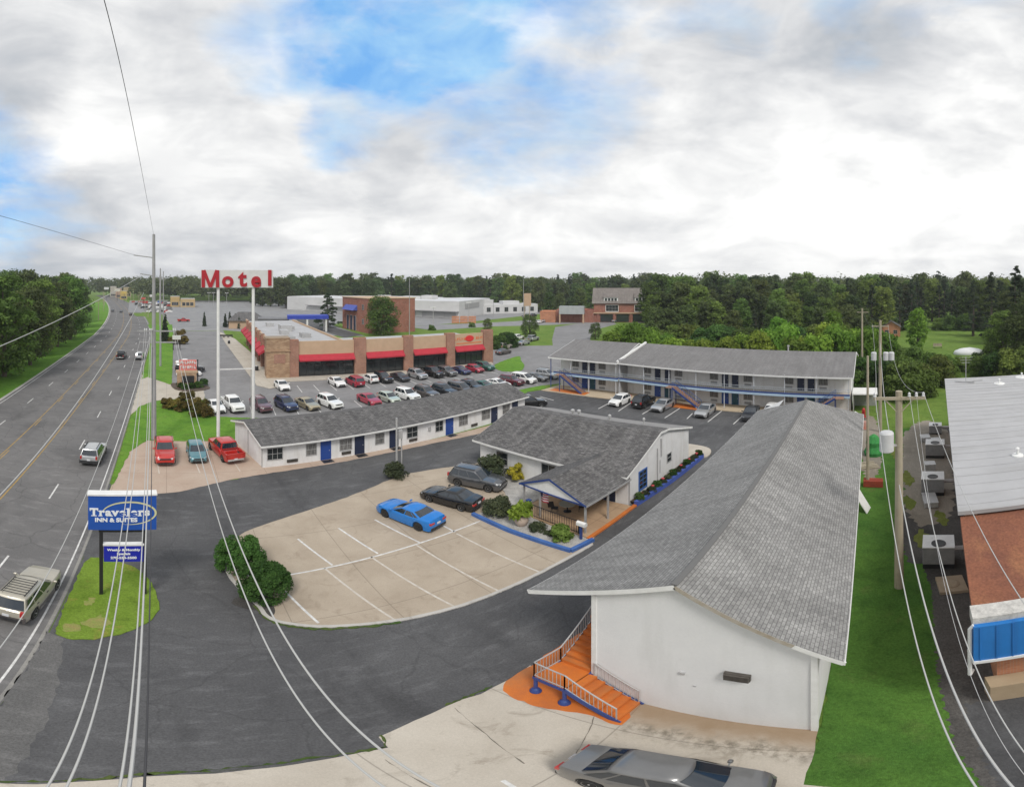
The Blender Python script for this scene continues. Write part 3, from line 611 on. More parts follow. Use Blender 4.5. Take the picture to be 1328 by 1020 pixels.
for a in (416.5,460.7,505.7,578.6,637.4): u0 = fr.at(a); mb = MB(o).box(u0-.05,u0+1.05,-.85,-.12,.03,.055,fr.m); mm = mb.build('doormat', BLACKM, None); mm.location = o; tag(mm, {416.5:'black doormat at the first blue door of the low motel wing',460.7:'black doormat at the second door from the left of the low motel wing',505.7:'black doormat behind the thin grey pole on the low motel wing',578.6:'black doormat at the bright blue door in the middle of the low wing',637.4:'black doormat at the far navy door of the low motel wing'}[a], 'doormat', 'doormats along the low motel wing')
fe = Frame(fr.p(lo,8.,0).xy, A)
cd = MB(o); cd.tube([fe.p(4.2,-.06,0),fe.p(4.2,-.06,3.2)],.04,6); cd.tube([fe.p(7.9,-.05,0),fe.p(7.9,-.05,2.5)],.05,6); build_each(cd, 'downpipe', GREYM, T)

# ------------------------------------------------------------------ the office with its porch
o = (33,24,0); T = thing('office_building', 'white motel office with grey roof, blue trimmed porch and blue framed window', 'office building', o)
A, B, C, D = (28.4,17.1), (39.5,17.0), (37.6,32.0), (26.7,31.7)
def P3(p, z): return (p[0], p[1], z)
RA, RB = (33.3,17.05), (31.6,31.9)      # ridge ends
m = MB(o); zb = 2.95
m.add([P3(A,0),P3(B,0),P3(C,0),P3(D,0),P3(A,zb),P3(B,zb+.6),P3(C,zb+.6),P3(D,zb)], [(0,1,5,4),(1,2,6,5),(2,3,7,6),(3,0,4,7)])
m.add([P3(A,zb),P3(B,zb+.6),(35.,17.07,4.95),P3(RA,5.0)], [(0,1,2,3)]); m.add([P3(D,zb),P3(C,zb+.6),P3(RB,5.0)], [(0,1,2)])
m.build('wall', WALLW, T)
def ov(p, dx, dy, z): return (p[0]+dx, p[1]+dy, z)
ea, ed, ra, rb, eb, ec, fa, fb = ov(A,-.55,-.25,2.85), ov(D,-.55,.5,2.85), ov(RA,0,-.25,5.1), ov(RB,0,.5,5.1), ov(B,.35,-.25,3.62), ov(C,.35,.5,3.62), (34.9,16.83,4.95), (33.2,32.4,4.95)
rf = MB(o); slope(rf, [ed,ea,ra,rb]); slope(rf, [rb,ra,fa,fb]); roof = rf.build('roof', SH_DARK, T, fix=False)
rf = MB(o); slope(rf, [fb,fa,eb,ec]); rf.build('flat_roof', M('grey_roll_roofing', (.22,.215,.215), (.27,.265,.26), .7, .9, fine=.08, finescale=8), T, fix=False)
for (x, y, s) in ((34.3,22.6,.16),(34.,25.9,.2),(33.8,26.5,.2),(35.,19.4,.12)): MB(o).lathe([(s*.5,0),(s*.5,.5),(s,.52),(s,.72),(s*.3,.8)], (x,y,4.75), 12).build('roof_vent', GREYM, roof)
fs = MB(o)
for a, c in ((ed,ea),(ea,ra),(ra,fa),(fa,eb),(eb,ec),(ed,rb),(rb,fb),(fb,ec)): board(a, c, .18)
fs.build('fascia', TRIMW, T)
ff = Frame(D, A); fright = Frame(A, B)
window(ff, T, ff.at(644.5), ff.at(658), 1.0, 2.2, o=o, bars=0, rails=1); window(ff, T, ff.at(703), ff.at(720), .95, 2.2, o=o, bars=1, rails=0)
window(fright, T, fright.at(829), fright.at(838), .75, 2.35, o=o, mat=BLUEP, bars=1, rails=3, fw=.12); window(fright, T, fright.at(865), fright.at(870), 1.5, 2.3, o=o, bars=0)
door(ff, T, ff.len-2.3, ff.len-1.0, .12, 2.3, DOORD, o=o)
cd = MB(o); cd.tube([fright.p(fright.at(852),-.06,0),fright.p(fright.at(852),-.06,3.6)],.045,6); cd.tube([fright.p(fright.at(857),-.06,2.6),fright.p(fright.at(857),-.06,4.3)],.06,6); cd.tube([fright.p(.12,-.07,0),fright.p(.12,-.07,2.8)],.05,6); cd.tube([fright.p(5.1,-.05,1.),fright.p(5.1,-.05,2.3)],.03,6); build_each(cd, 'downpipe', GREYM, T)
# porch roof: gable pointing at the car park
py0, py1, pc, px0, px1 = 16.75, 22.7, 19.85, 22.75, 30.9
rf = MB(o); zz = lambda y: 2.62+(1-abs(y-pc)/2.95)*1.25
slope(rf, [(px0,py1,2.62),(px0,pc,3.87),(31.6,pc,3.87),(28.,py1,2.62)]); slope(rf, [(px0,py0,2.62),(28.2,py0,2.62),(31.6,pc,3.87),(px0,pc,3.87)]); rf.build('porch_roof', SH_DARK, T, fix=False)
fs = MB(o); board((px0,py1,2.62),(px0,pc,3.87),.14); board((px0,py0,2.62),(px0,pc,3.87),.14); board((px0+.05,py0+.1,2.6),(px0+.05,py1-.1,2.6),.1); fs.build('porch_trim', DBLUE, T)
fs = MB(o); board((px0,py0,2.62),(28.3,py0,2.62),.14); board((px0,py1,2.62),(28.,py1,2.62),.14); build_each(fs, 'gutter', GREYM, T)
m = MB(o); m.add([(px0+.12,py0+.1,2.5),(px0+.12,py1-.1,2.5),(px0+.12,pc,3.74)],[(0,1,2)]); m.build('porch_gable', TRIMW, T)
m = MB(o); m.quad((px0+.1,py0+.05,2.48),(28.2,py0+.05,2.48),(27.8,py1-.05,2.48),(px0+.1,py1-.05,2.48)); m.build('porch_ceiling', SOFFIT, T)
for x, y in ((px0+.25,py0+.25),(25.6,py0+.25),(px0+.25,py1-.25),(px0+.25,20.9)): MB(o).box(x-.06,x+.06,y-.06,y+.06,.1,2.5).build('porch_post', GREYM, T)
MB(o).poly([(22.6,16.55),(28.3,16.6),(28.3,17.1),(27.7,22.9),(22.6,22.9)],0,.12).build('porch_floor', concrete('porch_concrete', (.36,.24,.15), (.44,.31,.2), 2.5, 0, (.2,.13,.09), .4), T)
MB(o).poly([(22.5,16.3),(29.6,16.45),(29.6,16.75),(22.5,16.56)],0,.15).build('painted_step', ORANGE, T)
# ------------------------------------------------------------------ two-storey motel block at the back
o = (64,26,0); T = thing('motel_building', 'two-storey white motel block with blue balcony and grey roof, at the back', 'motel building', o)
def storey_section(fr, u0, u1, doors, wins, dep=12.):
    """fr: wall line, v negative towards the car park"""
    MB(o).box(u0,u1,0,dep,0,5.55,fr.m).build('wall', WALLW, T)
    b = MB(o); b.box(u0,u1,-2.35,-.005,2.6,2.78,fr.m); b.build('balcony', CONC2, T)
    b = MB(o); b.box(u0,u1,-2.42,-2.35,2.48,2.80,fr.m); b.build('balcony_edge', M('pale_blue_paint', (.38,.52,.66), (.45,.58,.70), 2., .6), T)
    b = MB(o); b.box(u0,u1,-2.425,-2.36,2.805,3.02,fr.m); b.build('balcony_band', DBLUE, T)
    b = MB(o)
    for z in (3.35,3.7): b.box(u0,u1,-2.41,-2.37,z-.02,z+.02,fr.m)
    n = int((u1-u0)/.3)
    for k in range(n+1): u = u0+(u1-u0)*k/n; b.box(u-.012,u+.012,-2.40,-2.38,3.0,3.7,fr.m)
    b.build('balcony_rail', M('rail_paint', (.45,.50,.55), None, rough=.5), T)
    for z0 in (.1, 2.8):
        for k, u in enumerate(doors): door(fr, T, u-.46, u+.46, z0, z0+2.05, (DOORD if z0 > 1 else (DOORB, DOORT)[k % 2]), o=o, trim=FRAMEG if z0 > 1 else BLUEP)
        for u in wins:
            window(fr, T, u-.6, u+.6, z0+.95, z0+1.95, o=o, bars=1, rails=0, pane=CURT); vent(fr, T, u-.5, u+.5, z0+.25, z0+.62, o=o, mat=FRAMEG)
frR = Frame((61.2,37.2),(60.9,2.7)).flip()
if frR.v.x < 0: frR.flip()
dr = [frR.at(q) for q in (853,866,940.5,953.5,1038.5,1052)]; wr = [frR.at(q) for q in (840,880,926,970,1023,1067.5)]
storey_section(frR, 0, frR.len, dr, wr)
frL = Frame((59.1,48.9),(60.75,37.25))
if frL.v.x < 0: frL.flip()
storey_section(frL, 0, frL.len, [frL.at(758.5), frL.at(768.5)], [frL.at(746.5), frL.at(781)], 11.)
MB(o).box(58.9,61.3,36.9,37.25,0,5.9).build('party_wall', M('grey_block', (.30,.30,.31), (.36,.36,.37), 1., .9), T)
ew, ez, rz, rv = -2.6, 5.42, 7.45, 6.6
def roofsec(fr, u0, u1):
    rf = MB(o); a, b, c, d = fr.p(u0,ew,ez), fr.p(u1,ew,ez), fr.p(u1,rv,rz), fr.p(u0,rv,rz); e, f = fr.p(u0,14.6,ez+.15), fr.p(u1,14.6,ez+.15)
    slope(rf, [a,b,c,d]); slope(rf, [d,c,f,e]); rf.build('roof', SH_BACK, T, fix=False)
    fs.bar(Vector(a)-Vector((0,0,.11)), Vector(b)-Vector((0,0,.11)), .06, .22)
    for q, r_ in ((a,d),(b,c),(d,e),(c,f)): fs.bar(Vector(q)-Vector((0,0,.1)), Vector(r_)-Vector((0,0,.1)), .05, .2)
    fs.quad(*[Vector(x)-Vector((0,0,.15)) for x in (fr.p(u0,ew,ez), fr.p(u1,ew,ez), fr.p(u1,0,ez+.57), fr.p(u0,0,ez+.57))])
    w = MB(o)
    for u in (u0+.32, u1-.32): w.add([fr.p(u,0,5.5),fr.p(u,12.,5.5),fr.p(u,rv,7.3)],[(0,1,2)])
    build_each(w, 'gable', WALLW, T)
fs = MB(o); roofsec(frR, 0.1, frR.len+.5); roofsec(frL, -.9, frL.len-.1)
fs.bar(frR.p(-.02,ew,ez+.1), frR.p(-.02,rv,rz+.1), .3, .35); fs.build('fascia', TRIMW, T)
MB(o).lathe([(.12,0),(.12,.7),(.2,.72),(.2,.9)], tuple(frR.p(24.5,rv+.3,rz-.1)), 10).build('roof_vent', GREYM, T)
for u in np.linspace(.3, frR.len-.2, 9):
    MB(o).box(u-.05,u+.05,-2.34,-2.24,.05,5.5,frR.m).build('post', M('post_paint', (.55,.57,.60), None, rough=.5), T)
for u in (-.55, 3.3, 6.6, frL.len-.4): MB(o).box(u-.05,u+.05,-2.34,-2.24,.05,5.5,frL.m).build('post', DBLUE if u < 0 else MATS['post_paint'], T)
sheet('motel_walk', ragged([(57.7,2.4),(61.,2.4),(61.4,37),(59.2,49.2),(54.2,49.0),(54.6,47.),(56.2,37.3),(57.3,36.),(57.7,20)], .8, .03, 31), .13, concrete('cream_walk', (.46,.37,.26), (.52,.44,.33), 2.2, 0, (.3,.22,.14), .4))
def outside_stairs(name, label, p, d, side, w, n, rise, run, blue=True):
    p, d, side = Vector(p), Vector(d), Vector(side); oo = tuple(p); S = thing(name, label, 'staircase', oo, 0, 'outside stairs of the two-storey block')
    st = MB(oo); stairs(st, p, d, side, w, n, rise, run); st.build('flight', M('worn_orange', (.34,.19,.12), (.26,.17,.13), 2., .7), S)
    top = p+d*run*n+Vector((0,0,rise*n)); sg = MB(oo)
    for k in (0, w): sg.bar(p+side*k, top+side*k, .06, .26)
    build_each(sg, 'stringer', DBLUE, S)
    for k in (0, w): r_ = MB(oo); rail(r_, p+side*k+d*.1, top+side*k, .9, 11, .02); r_.build('railing', BLUEP if blue else DBLUE, S)
    st = MB(oo); q = top; st.bar(q+side*w/2-Vector((0,0,.05)), q+d*1.1+side*w/2-Vector((0,0,.05)), w, .1); st.build('landing', MATS['worn_orange'], S)
    for k in (0, w): MB(oo).bar((top+side*k).xy.to_3d(), top+side*k, .09).build('support_post', DBLUE, S)
vdir = -frL.v; ud = -frL.u
outside_stairs('staircase', 'orange and blue outside staircase at the left end of the two-storey block', frL.p(6.2,-3.9,.13), tuple(ud), tuple(frL.v), 1.3, 14, .19, .29, False)
outside_stairs('staircase', 'blue sided outside staircase at the middle of the two-storey block', frR.p(14.1,-3.85,.13), tuple(-frR.u), tuple(frR.v), 1.3, 14, .19, .29)
outside_stairs('staircase', 'outside staircase at the right end of the two-storey block above the shingle ridge', frR.p(28.6,-3.85,.13), tuple(frR.u), tuple(frR.v), 1.3, 14, .19, .29)
sheet('orange_pad', [tuple(frR.p(u,v,0).xy) for u,v in ((9.5,-4.3),(14.4,-4.3),(14.4,-2.4),(9.5,-2.4))], .136, ORANGE)
sheet('orange_pad', [tuple(frL.p(u,v,0).xy) for u,v in ((.4,-4.3),(6.9,-4.3),(6.9,-2.3),(.4,-2.3))], .137, ORANGE)
oo = (61.,1.,0); S = thing('lean_to_shed', 'small open shed with flat pale roof at the end of the two-storey block', 'shed', oo)
mb = MB(oo); mb.box(60.2,64,-.9,2.5,2.55,2.7); mb.build('roof', TRIMW, S)
mb = MB(oo); mb.box(63.8,63.9,-.8,2.4,0,2.55); mb.box(60.5,63.9,2.3,2.4,0,2.55); build_each(mb, 'wall', FRAMEG, S)
for y in (-.8,2.3): MB(oo).box(60.3,60.4,y,y+.1,0,2.55).build('post', GREYM, S)

# ------------------------------------------------------------------ brick shops
fS = Frame((19.3,80.9),(65.3,75.1)); o = (40,88,0)
T = thing('shopping_plaza', 'brick and tan shopping plaza with red awnings behind the car park', 'shop building', o)
m = MB(o); m.box(0,fS.len,.35,15,0,5.4,fS.m); m.build('wall', BRICK, T)
us = {q: fS.at(q) for q in (352,375,387,459,474,523,535,578,589,626,638)}
for a, b in ((375,387),(459,474),(523,535),(578,589),(626,638)): MB(o).box(us[a],us[b],-.45,.8,0,7.25 if a < 626 else 7.45,fS.m).build('pier', BRICK, T)
for a, b in ((387,459),(474,523),(535,578),(589,626)):
    MB(o).box(us[a],us[b],-.05,.34,4.0,6.9,fS.m).build('parapet', STUCCO, T)
    aw = MB(o); u0, u1 = us[a]+.03, us[b]-.03; pr = [(-.06,4.35),(-1.15,3.45),(-1.15,3.2),(-1.1,3.2),(-.06,3.9)]
    k = aw.add([fS.p(u,v,z) for u in (u0,u1) for v,z in pr], [(0,1,6,5),(1,2,7,6),(2,3,8,7),(3,4,9,8),(0,4,3,2,1),(5,6,7,8,9)]); aw.build('awning', AWN, T)
    w = MB(o); n = max(4, round((u1-u0)/1.5))
    for k in range(n+1): u = u0+(u1-u0)*k/n; w.box(u-.04,u+.04,.1,.34,.1,3.4,fS.m)
    w.box(u0,u1,.1,.34,3.3,4.0,fS.m); w.box(u0,u1,.1,.34,.1,.35,fS.m); w.box(u0,u1,.12,.3,2.3,2.38,fS.m); wo = w.build('shop_window', BLACKM, T)
    MB(o).box(u0,u1,.2,.33,.3,3.4,fS.m).build('pane', GLASS, wo)
MB(o).box(us[375]-.02,us[638],.8,1.05,5.4,6.6,fS.m).build('parapet', STUCCO, T)
MB(o).box(.3,fS.len-.3,.9,14.8,5.35,5.42,fS.m).build('flat_roof', FLATR, T)
tw = MB(o); tw.box(us[352]-1.,us[375],-.6,2.6,0,7.5,fS.m); tw.box(us[352]-1.15,us[375]+.12,-.75,2.75,5.1,5.35,fS.m); tw.box(us[352]-1.1,us[375]+.08,-.7,2.7,7.5,7.7,fS.m)
tw.build('corner_tower', STONE, T); MB(o).box(us[352]+.4,us[375]-.8,-.66,-.55,2.9,4.6,fS.m).build('brick_panel', BRICK, T)
# sign board over the last bay
u0, u1 = us[589]+.5, us[626]-.4; uc = (u0+u1)/2+.1; face = math.atan2(fS.u.y, fS.u.x)
def on_front(u, z, v=-.07): return tuple(fS.p(u, v, z)-Vector(o))
red = M('sign_red', (.62,.03,.03), None, rough=.5)
bd = MB(o); bd.lathe([(.0,0),(.85,0),(.85,.1),(.0,.1)], (0,0,0), 24); s_ = bd.v; bd.v = [fS.p(uc+p.x*1.25, -.06-p.z, 5.85+p.y*.75) for p in s_]; bd.build('sign_emblem', red, T)
SGO = M('sign_orange', (.62,.16,.05), None, rough=.5); lt = MB(o); g7 = random.Random(4)
for k in range(15):     # the words are too far off to read: only their strokes show
    u = uc-4.2+k*.56+(0 if k < 7 else .3)
    if abs(u-uc) > 1.25: lt.box(u,u+.13,-.1,-.05,5.55,6.15+g7.uniform(-.05,.1),fS.m); lt.box(u+.13,u+.36,-.1,-.05,5.55+g7.choice((0,.25,.48)),5.68+g7.choice((.0,.25,.42)),fS.m)
for s_ in (-1,1):
    q = MB(o)
    for i in range(0, len(lt.v), 8):
        if (Frame.__dict__ is not None) and ((Vector(lt.v[i])-fS.p(uc,0,0)).dot(fS.u) > 0) == (s_ > 0): q.add(lt.v[i:i+8], [(0,2,3,1),(4,5,7,6),(0,1,5,4),(2,6,7,3),(0,4,6,2),(1,3,7,5)])
    q.build('sign_lettering', SGO, T)
MB(o).box(u0,u1,-.08,-.05,4.75,4.95,fS.m).build('sign_stripe', MATS['sign_orange'], T)
# west wing
fW = Frame((19.2,82.5),(23.6,133)).flip()
if fW.v.x < 0: fW.flip()
m = MB(o); m.box(0,fW.len,.3,14.5,0,6.3,fW.m); m.build('wall', BRICK, T)
MB(o).box(.2,fW.len-.2,.6,14.2,6.26,6.34,fW.m).build('flat_roof', FLATR, T)
pp = MB(o); pp.box(0,fW.len,.1,.5,6.2,6.9,fW.m); pp.box(0,fW.len,14.3,14.6,6.2,6.7,fW.m); build_each(pp, 'parapet', STUCCO, T)
for k in range(7):
    u = 4+k*6.6; MB(o).box(u-1.1,u-.1,-.35,.4,0,7.2,fW.m).build('pier', BRICK, T)
    aw = MB(o); u0, u1 = u, u+5.2; pr = [(0,4.9),(-1.5,3.8),(-1.5,3.4),(-1.45,3.4),(0,4.3)]
    aw.add([fW.p(uu,v,z) for uu in (u0,u1) for v,z in pr], [(0,1,6,5),(1,2,7,6),(2,3,8,7),(3,4,9,8),(0,4,3,2,1),(5,6,7,8,9)]); aw.build('awning', AWN, T)
    wo = MB(o).box(u0,u1,.16,.31,.3,3.6,fW.m).build('shop_window', GLASS, T)
for u, v, s, h in ((5,5,1.4,.8),(9,9,1.6,.9),(15,5.5,1.5,1.),(22,7,2.2,1.5),(25,9,1.2,.8),(34,5,1.5,1.)):
    un = MB(o); un.box(u-s,u+s,v-s*.6,v+s*.6,6.34,6.34+h,fW.m); un.box(u-s*.5,u+s*.5,v-s*.3,v+s*.3,6.34+h,6.42+h,fW.m)
    vo = tag(un.build('rooftop_unit', GREYM if h > .9 else FRAMEG, None), 'grey rooftop unit %s' % {5:'nearest the stone tower of the shops',9:'second from the stone tower, near the roof edge',15:'third from the stone tower, by the parapet',22:'largest on the shop roof, in its middle',25:'small and low beside the largest one',34:'farthest from the stone tower'}[u], 'rooftop unit', 'units on the flat shop roof'); vo.location = o
# ------------------------------------------------------------------ vehicles
def paint(name, c, metal=.35, rough=.32):
    if name in MATS: return MATS[name]
    m, nt, b = base_mat(name, rough, metal, .8); v = coords(nt)
    nt.links.new(mix(nt, 1., mix(nt, 0., c, c), ramp(nt, noise(nt, v, 1.3, 4), .3, .7, (.9,)*3, (1.06,)*3), 'MULTIPLY'), b.inputs['Base Color']); return m
TYRE = M('tyre_rubber', (.018,.018,.018), None, rough=.85); RIM = M('alloy_rim', (.50,.50,.51), None, rough=.3, metal=.9); DRIM = M('dark_rim', (.08,.08,.085), None, rough=.35, metal=.8)
CARG = base_mat('car_glass', .03, spec=.8, coat=.6)[0]; CARG.node_tree.nodes['Principled BSDF'].inputs['Base Color'].default_value = (.016,.024,.034,1)
TRIMK = M('black_plastic', (.022,.022,.024), (.04,.04,.042), 4., .6)
LAMPC = base_mat('headlamp_lens', .12, spec=.8, coat=.6)[0]; LAMPC.node_tree.nodes['Principled BSDF'].inputs['Base Color'].default_value = (.62,.64,.66,1)
LAMPR = base_mat('tail_lamp_lens', .15, spec=.7, coat=.6)[0]; LAMPR.node_tree.nodes['Principled BSDF'].inputs['Base Color'].default_value = (.42,.015,.012,1)
PLATE = M('number_plate', (.62,.63,.66), None, rough=.5)
P_WHITE = paint('white_car_paint', (.78,.78,.77), 0., .35)
def lerp(a, b, t): return a+(b-a)*t
def pw(pts, x):
    if x <= pts[0][0]: return pts[0][1]
    for (a, p), (b, q) in zip(pts, pts[1:]):
        if x <= b: t = (x-a)/(b-a); t = t*t*(3-2*t)*.5+t*.5; return lerp(p, q, t)
    return pts[-1][1]
SPEC = {  # L, W, roof z, wheel r, axles, deck line (x,z), glasshouse: rear base, rear top, front top, cowl, belt z, half-width factors
 'sedan': dict(L=4.85, W=1.85, H=1.45, r=.335, ax=(-1.40,1.45), top=[(-2.42,.80),(-2.30,.98),(-1.75,1.03),(-.2,.96),(1.0,.95),(1.8,.84),(2.25,.72),(2.42,.58)], gh=(-1.86,-.95,.22,1.12), belt=.94, clear=.19),
 'coupe': dict(L=5.05, W=1.92, H=1.46, r=.36, ax=(-1.50,1.52), top=[(-2.52,.86),(-2.42,1.06),(-1.85,1.10),(-.2,.98),(1.05,.97),(1.9,.90),(2.36,.80),(2.52,.62)], gh=(-1.95,-.95,.15,1.08), belt=.97, clear=.19),
 'limo': dict(L=4.95, W=1.76, H=1.56, r=.33, ax=(-1.45,1.5), top=[(-2.47,.80),(-2.35,1.0),(-1.85,1.05),(-.2,.98),(1.5,.98),(2.0,.90),(2.33,.78),(2.47,.58)], gh=(-2.0,-1.15,.62,1.58), belt=.95, clear=.19),
 'hatch': dict(L=4.25, W=1.78, H=1.53, r=.32, ax=(-1.25,1.32), top=[(-2.12,.80),(-2.05,1.0),(-1.5,1.0),(0,.95),(1.0,.96),(1.7,.84),(2.0,.72),(2.12,.55)], gh=(-2.02,-1.45,.25,1.12), belt=.95, clear=.19),
 'suv': dict(L=4.80, W=1.92, H=1.76, r=.37, ax=(-1.38,1.42), top=[(-2.40,.88),(-2.34,1.08),(-1.5,1.10),(0,1.07),(1.0,1.10),(1.85,1.02),(2.28,.90),(2.40,.66)], gh=(-2.30,-1.95,.22,1.06), belt=1.07, clear=.25),
 'van': dict(L=5.0, W=1.96, H=1.78, r=.36, ax=(-1.45,1.55), top=[(-2.50,.86),(-2.46,1.05),(-1.5,1.05),(0,1.02),(1.3,1.02),(2.0,.90),(2.36,.78),(2.50,.56)], gh=(-2.42,-2.1,.55,1.6), belt=1.02, clear=.2),
 'pickup': dict(L=5.75, W=1.98, H=1.84, r=.41, ax=(-1.72,1.78), top=[(-2.87,.74),(-1.0,.76),(-.62,1.14),(.8,1.16),(1.0,1.18),(2.2,1.12),(2.70,1.02),(2.87,.72)], gh=(-.92,-.75,.45,1.12), belt=1.15, clear=.32),
 'longcab': dict(L=5.9, W=2.0, H=1.92, r=.42, ax=(-1.8,1.85), top=[(-2.95,.80),(-1.35,.82),(-1.1,1.18),(.9,1.2),(1.2,1.22),(2.3,1.16),(2.78,1.05),(2.95,.74)], gh=(-1.4,-1.25,.65,1.35), belt=1.19, clear=.34),
}
def make_car(kind, name, label, col, group=None, rail_=False, spoiler=False, rack=False, rim=RIM, cat='car', lower=None, bedcover=False):
    s = SPEC[kind]; T = thing(name, label, cat, group=group); L, W, H, r = s['L'], s['W'], s['H'], s['r']; hl = L/2; bed = kind in ('pickup','longcab')
    Ra = r+.07
    xs = set(np.linspace(-hl, hl, 31).tolist()) | {-hl+.04, hl-.04, -hl+.12, hl-.12}
    for ax in s['ax']:
        for a in np.linspace(0, math.pi, 11): xs.add(ax+Ra*math.cos(a))
        xs |= {ax-Ra-.015, ax+Ra+.015}
    xs = sorted(xs); rows = []
    def zb(x):
        z = s['clear']
        for ax in s['ax']:
            if abs(x-ax) <= Ra: z = max(z, r+math.sqrt(max(0, Ra*Ra-(x-ax)**2))*.94)
        e = abs(x)/hl
        return z+max(0, e-.93)*1.6
    def hw(x): e = abs(x)/hl; return W/2*(1-.17*e**7-.03*e**2)
    for x in xs:
        b, t, w = zb(x), pw(s['top'], x), hw(x); sh = t-.07
        b2 = min(b, sh-.12); mid = lerp(max(s['clear'], .3), sh, .55)
        mid = max(mid, b2+.04)
        rows.append([(x,0,b2+.06),(x,w*.86,b2+.02),(x,w*.965,b2),(x,w*.99,lerp(b2,mid,.5)),(x,w,mid),(x,w*.985,lerp(mid,sh,.6)),(x,w*.955,sh),(x,w*.90,t-.012),(x,w*.6,t+.02),(x,0,t+.03)])
    mb = MB(); k = len(rows[0])
    full = [[(p[0],-p[1],p[2]) for p in q[:0:-1]][:0]+q+[(p[0],-p[1],p[2]) for p in q[-2:0:-1]] for q in rows]; n = len(full[0])
    base = mb.add([p for q in full for p in q], [])
    for i in range(len(full)-1):
        for j in range(n): a = base+i*n+j; c = base+i*n+(j+1) % n; mb.f.append([a, c, c+n, a+n])
    mb.f.append([base+j for j in range(n)]); mb.f.append([base+(len(full)-1)*n+j for j in range(n)])
    # glasshouse: pillars and roof
    xb, xrt, xft, xc = s['gh']; bz = s['belt']-.03; wb, wt = W/2*.925, W/2*(.74 if not bed else .78)
    def half(t): return lerp(wb, wt, t**1.15)
    def xf(t): return lerp(xc, xft, t)
    def xr_(t): return lerp(xb, xrt, t)
    def ring(t, z, inset=0., n1=7, n2=9):
        w = half(t)-inset; pts = []
        for i in range(n1): v = -1+2*i/(n1-1); pts.append((xf(t)-inset-.13*v*v, v*w*(.94 if abs(v) == 1 else 1), z))
        for i in range(1, n2): u = i/n2; pts.append((lerp(xf(t)-inset-.13, xr_(t)+inset+.07, u), w*(1+.012*math.sin(math.pi*u)), z))
        for i in range(n1): v = 1-2*i/(n1-1); pts.append((xr_(t)+inset+.07*v*v, v*w*(.94 if abs(v) == 1 else 1), z))
        for i in range(1, n2): u = i/n2; pts.append((lerp(xr_(t)+inset+.07, xf(t)-inset-.13, u), -w*(1+.012*math.sin(math.pi*u)), z))
        return pts
    hz = H-.03
    lev = [ring(0,bz), ring(.5,lerp(bz,hz-.07,.5)), ring(1.,hz-.07), ring(1.,hz-.015,.07), ring(1.,hz+.02,.28)]; n = len(lev[0])
    base = mb.add([p for q in lev for p in q], [])
    for i in range(len(lev)-1):
        for j in range(n): a = base+i*n+j; c = base+i*n+(j+1) % n; mb.f.append([a, c, c+n, a+n])
    mb.f.append([base+(len(lev)-1)*n+j for j in range(n)])
    if bed:
        x0, x1 = -hl+.02, xb-.02; zt = s['top'][2][1]+.02
        for sg in (-1,1): mb.box(x0, x1, sg*(W/2-.10)-.075*1, sg*(W/2-.10)+.075, .70, zt)
        mb.box(x0, x0+.09, -W/2+.12, W/2-.12, .62, zt-.01)
    if spoiler: mb.box(-hl+.06,-hl+.24,-W*.40,W*.40,s['top'][1][1]+.07,s['top'][1][1]+.10); [mb.box(-hl+.1,-hl+.2,q-.03,q+.03,s['top'][1][1]-.05,s['top'][1][1]+.08) for q in (-.6,.6)]
    body = mb.build('body', col, T, smooth=True, angle=32)
    if bed:
        b = MB(); b.box(-hl+.11, xb-.03, -W/2+.18, W/2-.18, .79, .83); 
        if bedcover: b.box(-hl+.05, xb-.02, -W/2+.1, W/2-.1, zt, zt+.04)
        b.build('bed_liner', TRIMK, T)
    zt_ = hz-.07
    def P(side, t, u): # point on a side window
        return (lerp(xr_(t)+.09, xf(t)-.15, u), side*(half(t)*(1+.012*math.sin(math.pi*u))+.012), lerp(bz, zt_, t))
    segs = {'sedan':((.05,.20),(.235,.55),(.585,.97)),'coupe':((.05,.20),(.235,.55),(.585,.97)),'limo':((.05,.20),(.235,.55),(.585,.97)),'hatch':((.05,.22),(.255,.57),(.6,.97)),'suv':((.04,.27),(.30,.60),(.635,.97)),'van':((.04,.32),(.35,.66),(.69,.97)),'pickup':((.06,.34),(.40,.96)),'longcab':((.06,.45),(.51,.97))}[kind]
    for side in (-1,1):
        for u0, u1 in segs:
            g_ = MB(); N = 4
            b0 = g_.add([P(side, t, lerp(u0, u1, i/N)) for t in (.14,.5,.9) for i in range(N+1)], [])
            for q in range(2):
                for i in range(N): a = b0+q*(N+1)+i; g_.f.append([a, a+1, a+N+2, a+N+1])
            g_.build('side_window', CARG, T, smooth=True)
    def endglass(front, t0, t1, nm):
        g_ = MB(); N = 6; fx = (lambda t, v: xf(t)+.014-.13*v*v) if front else (lambda t, v: xr_(t)-.014+.07*v*v)
        ts = (t0, (t0+t1)/2, t1); b0 = g_.add([(fx(t, v), v*half(t)*.93, lerp(bz, zt_, t)+.012) for t in ts for v in np.linspace(-.93,.93,N+1)], [])
        for q in range(2):
            for i in range(N): a = b0+q*(N+1)+i; g_.f.append([a, a+1, a+N+2, a+N+1])
        return g_.build(nm, CARG, T, smooth=True)
    endglass(True, .07, .95, 'windscreen'); endglass(False, .12, .92, 'rear_window')
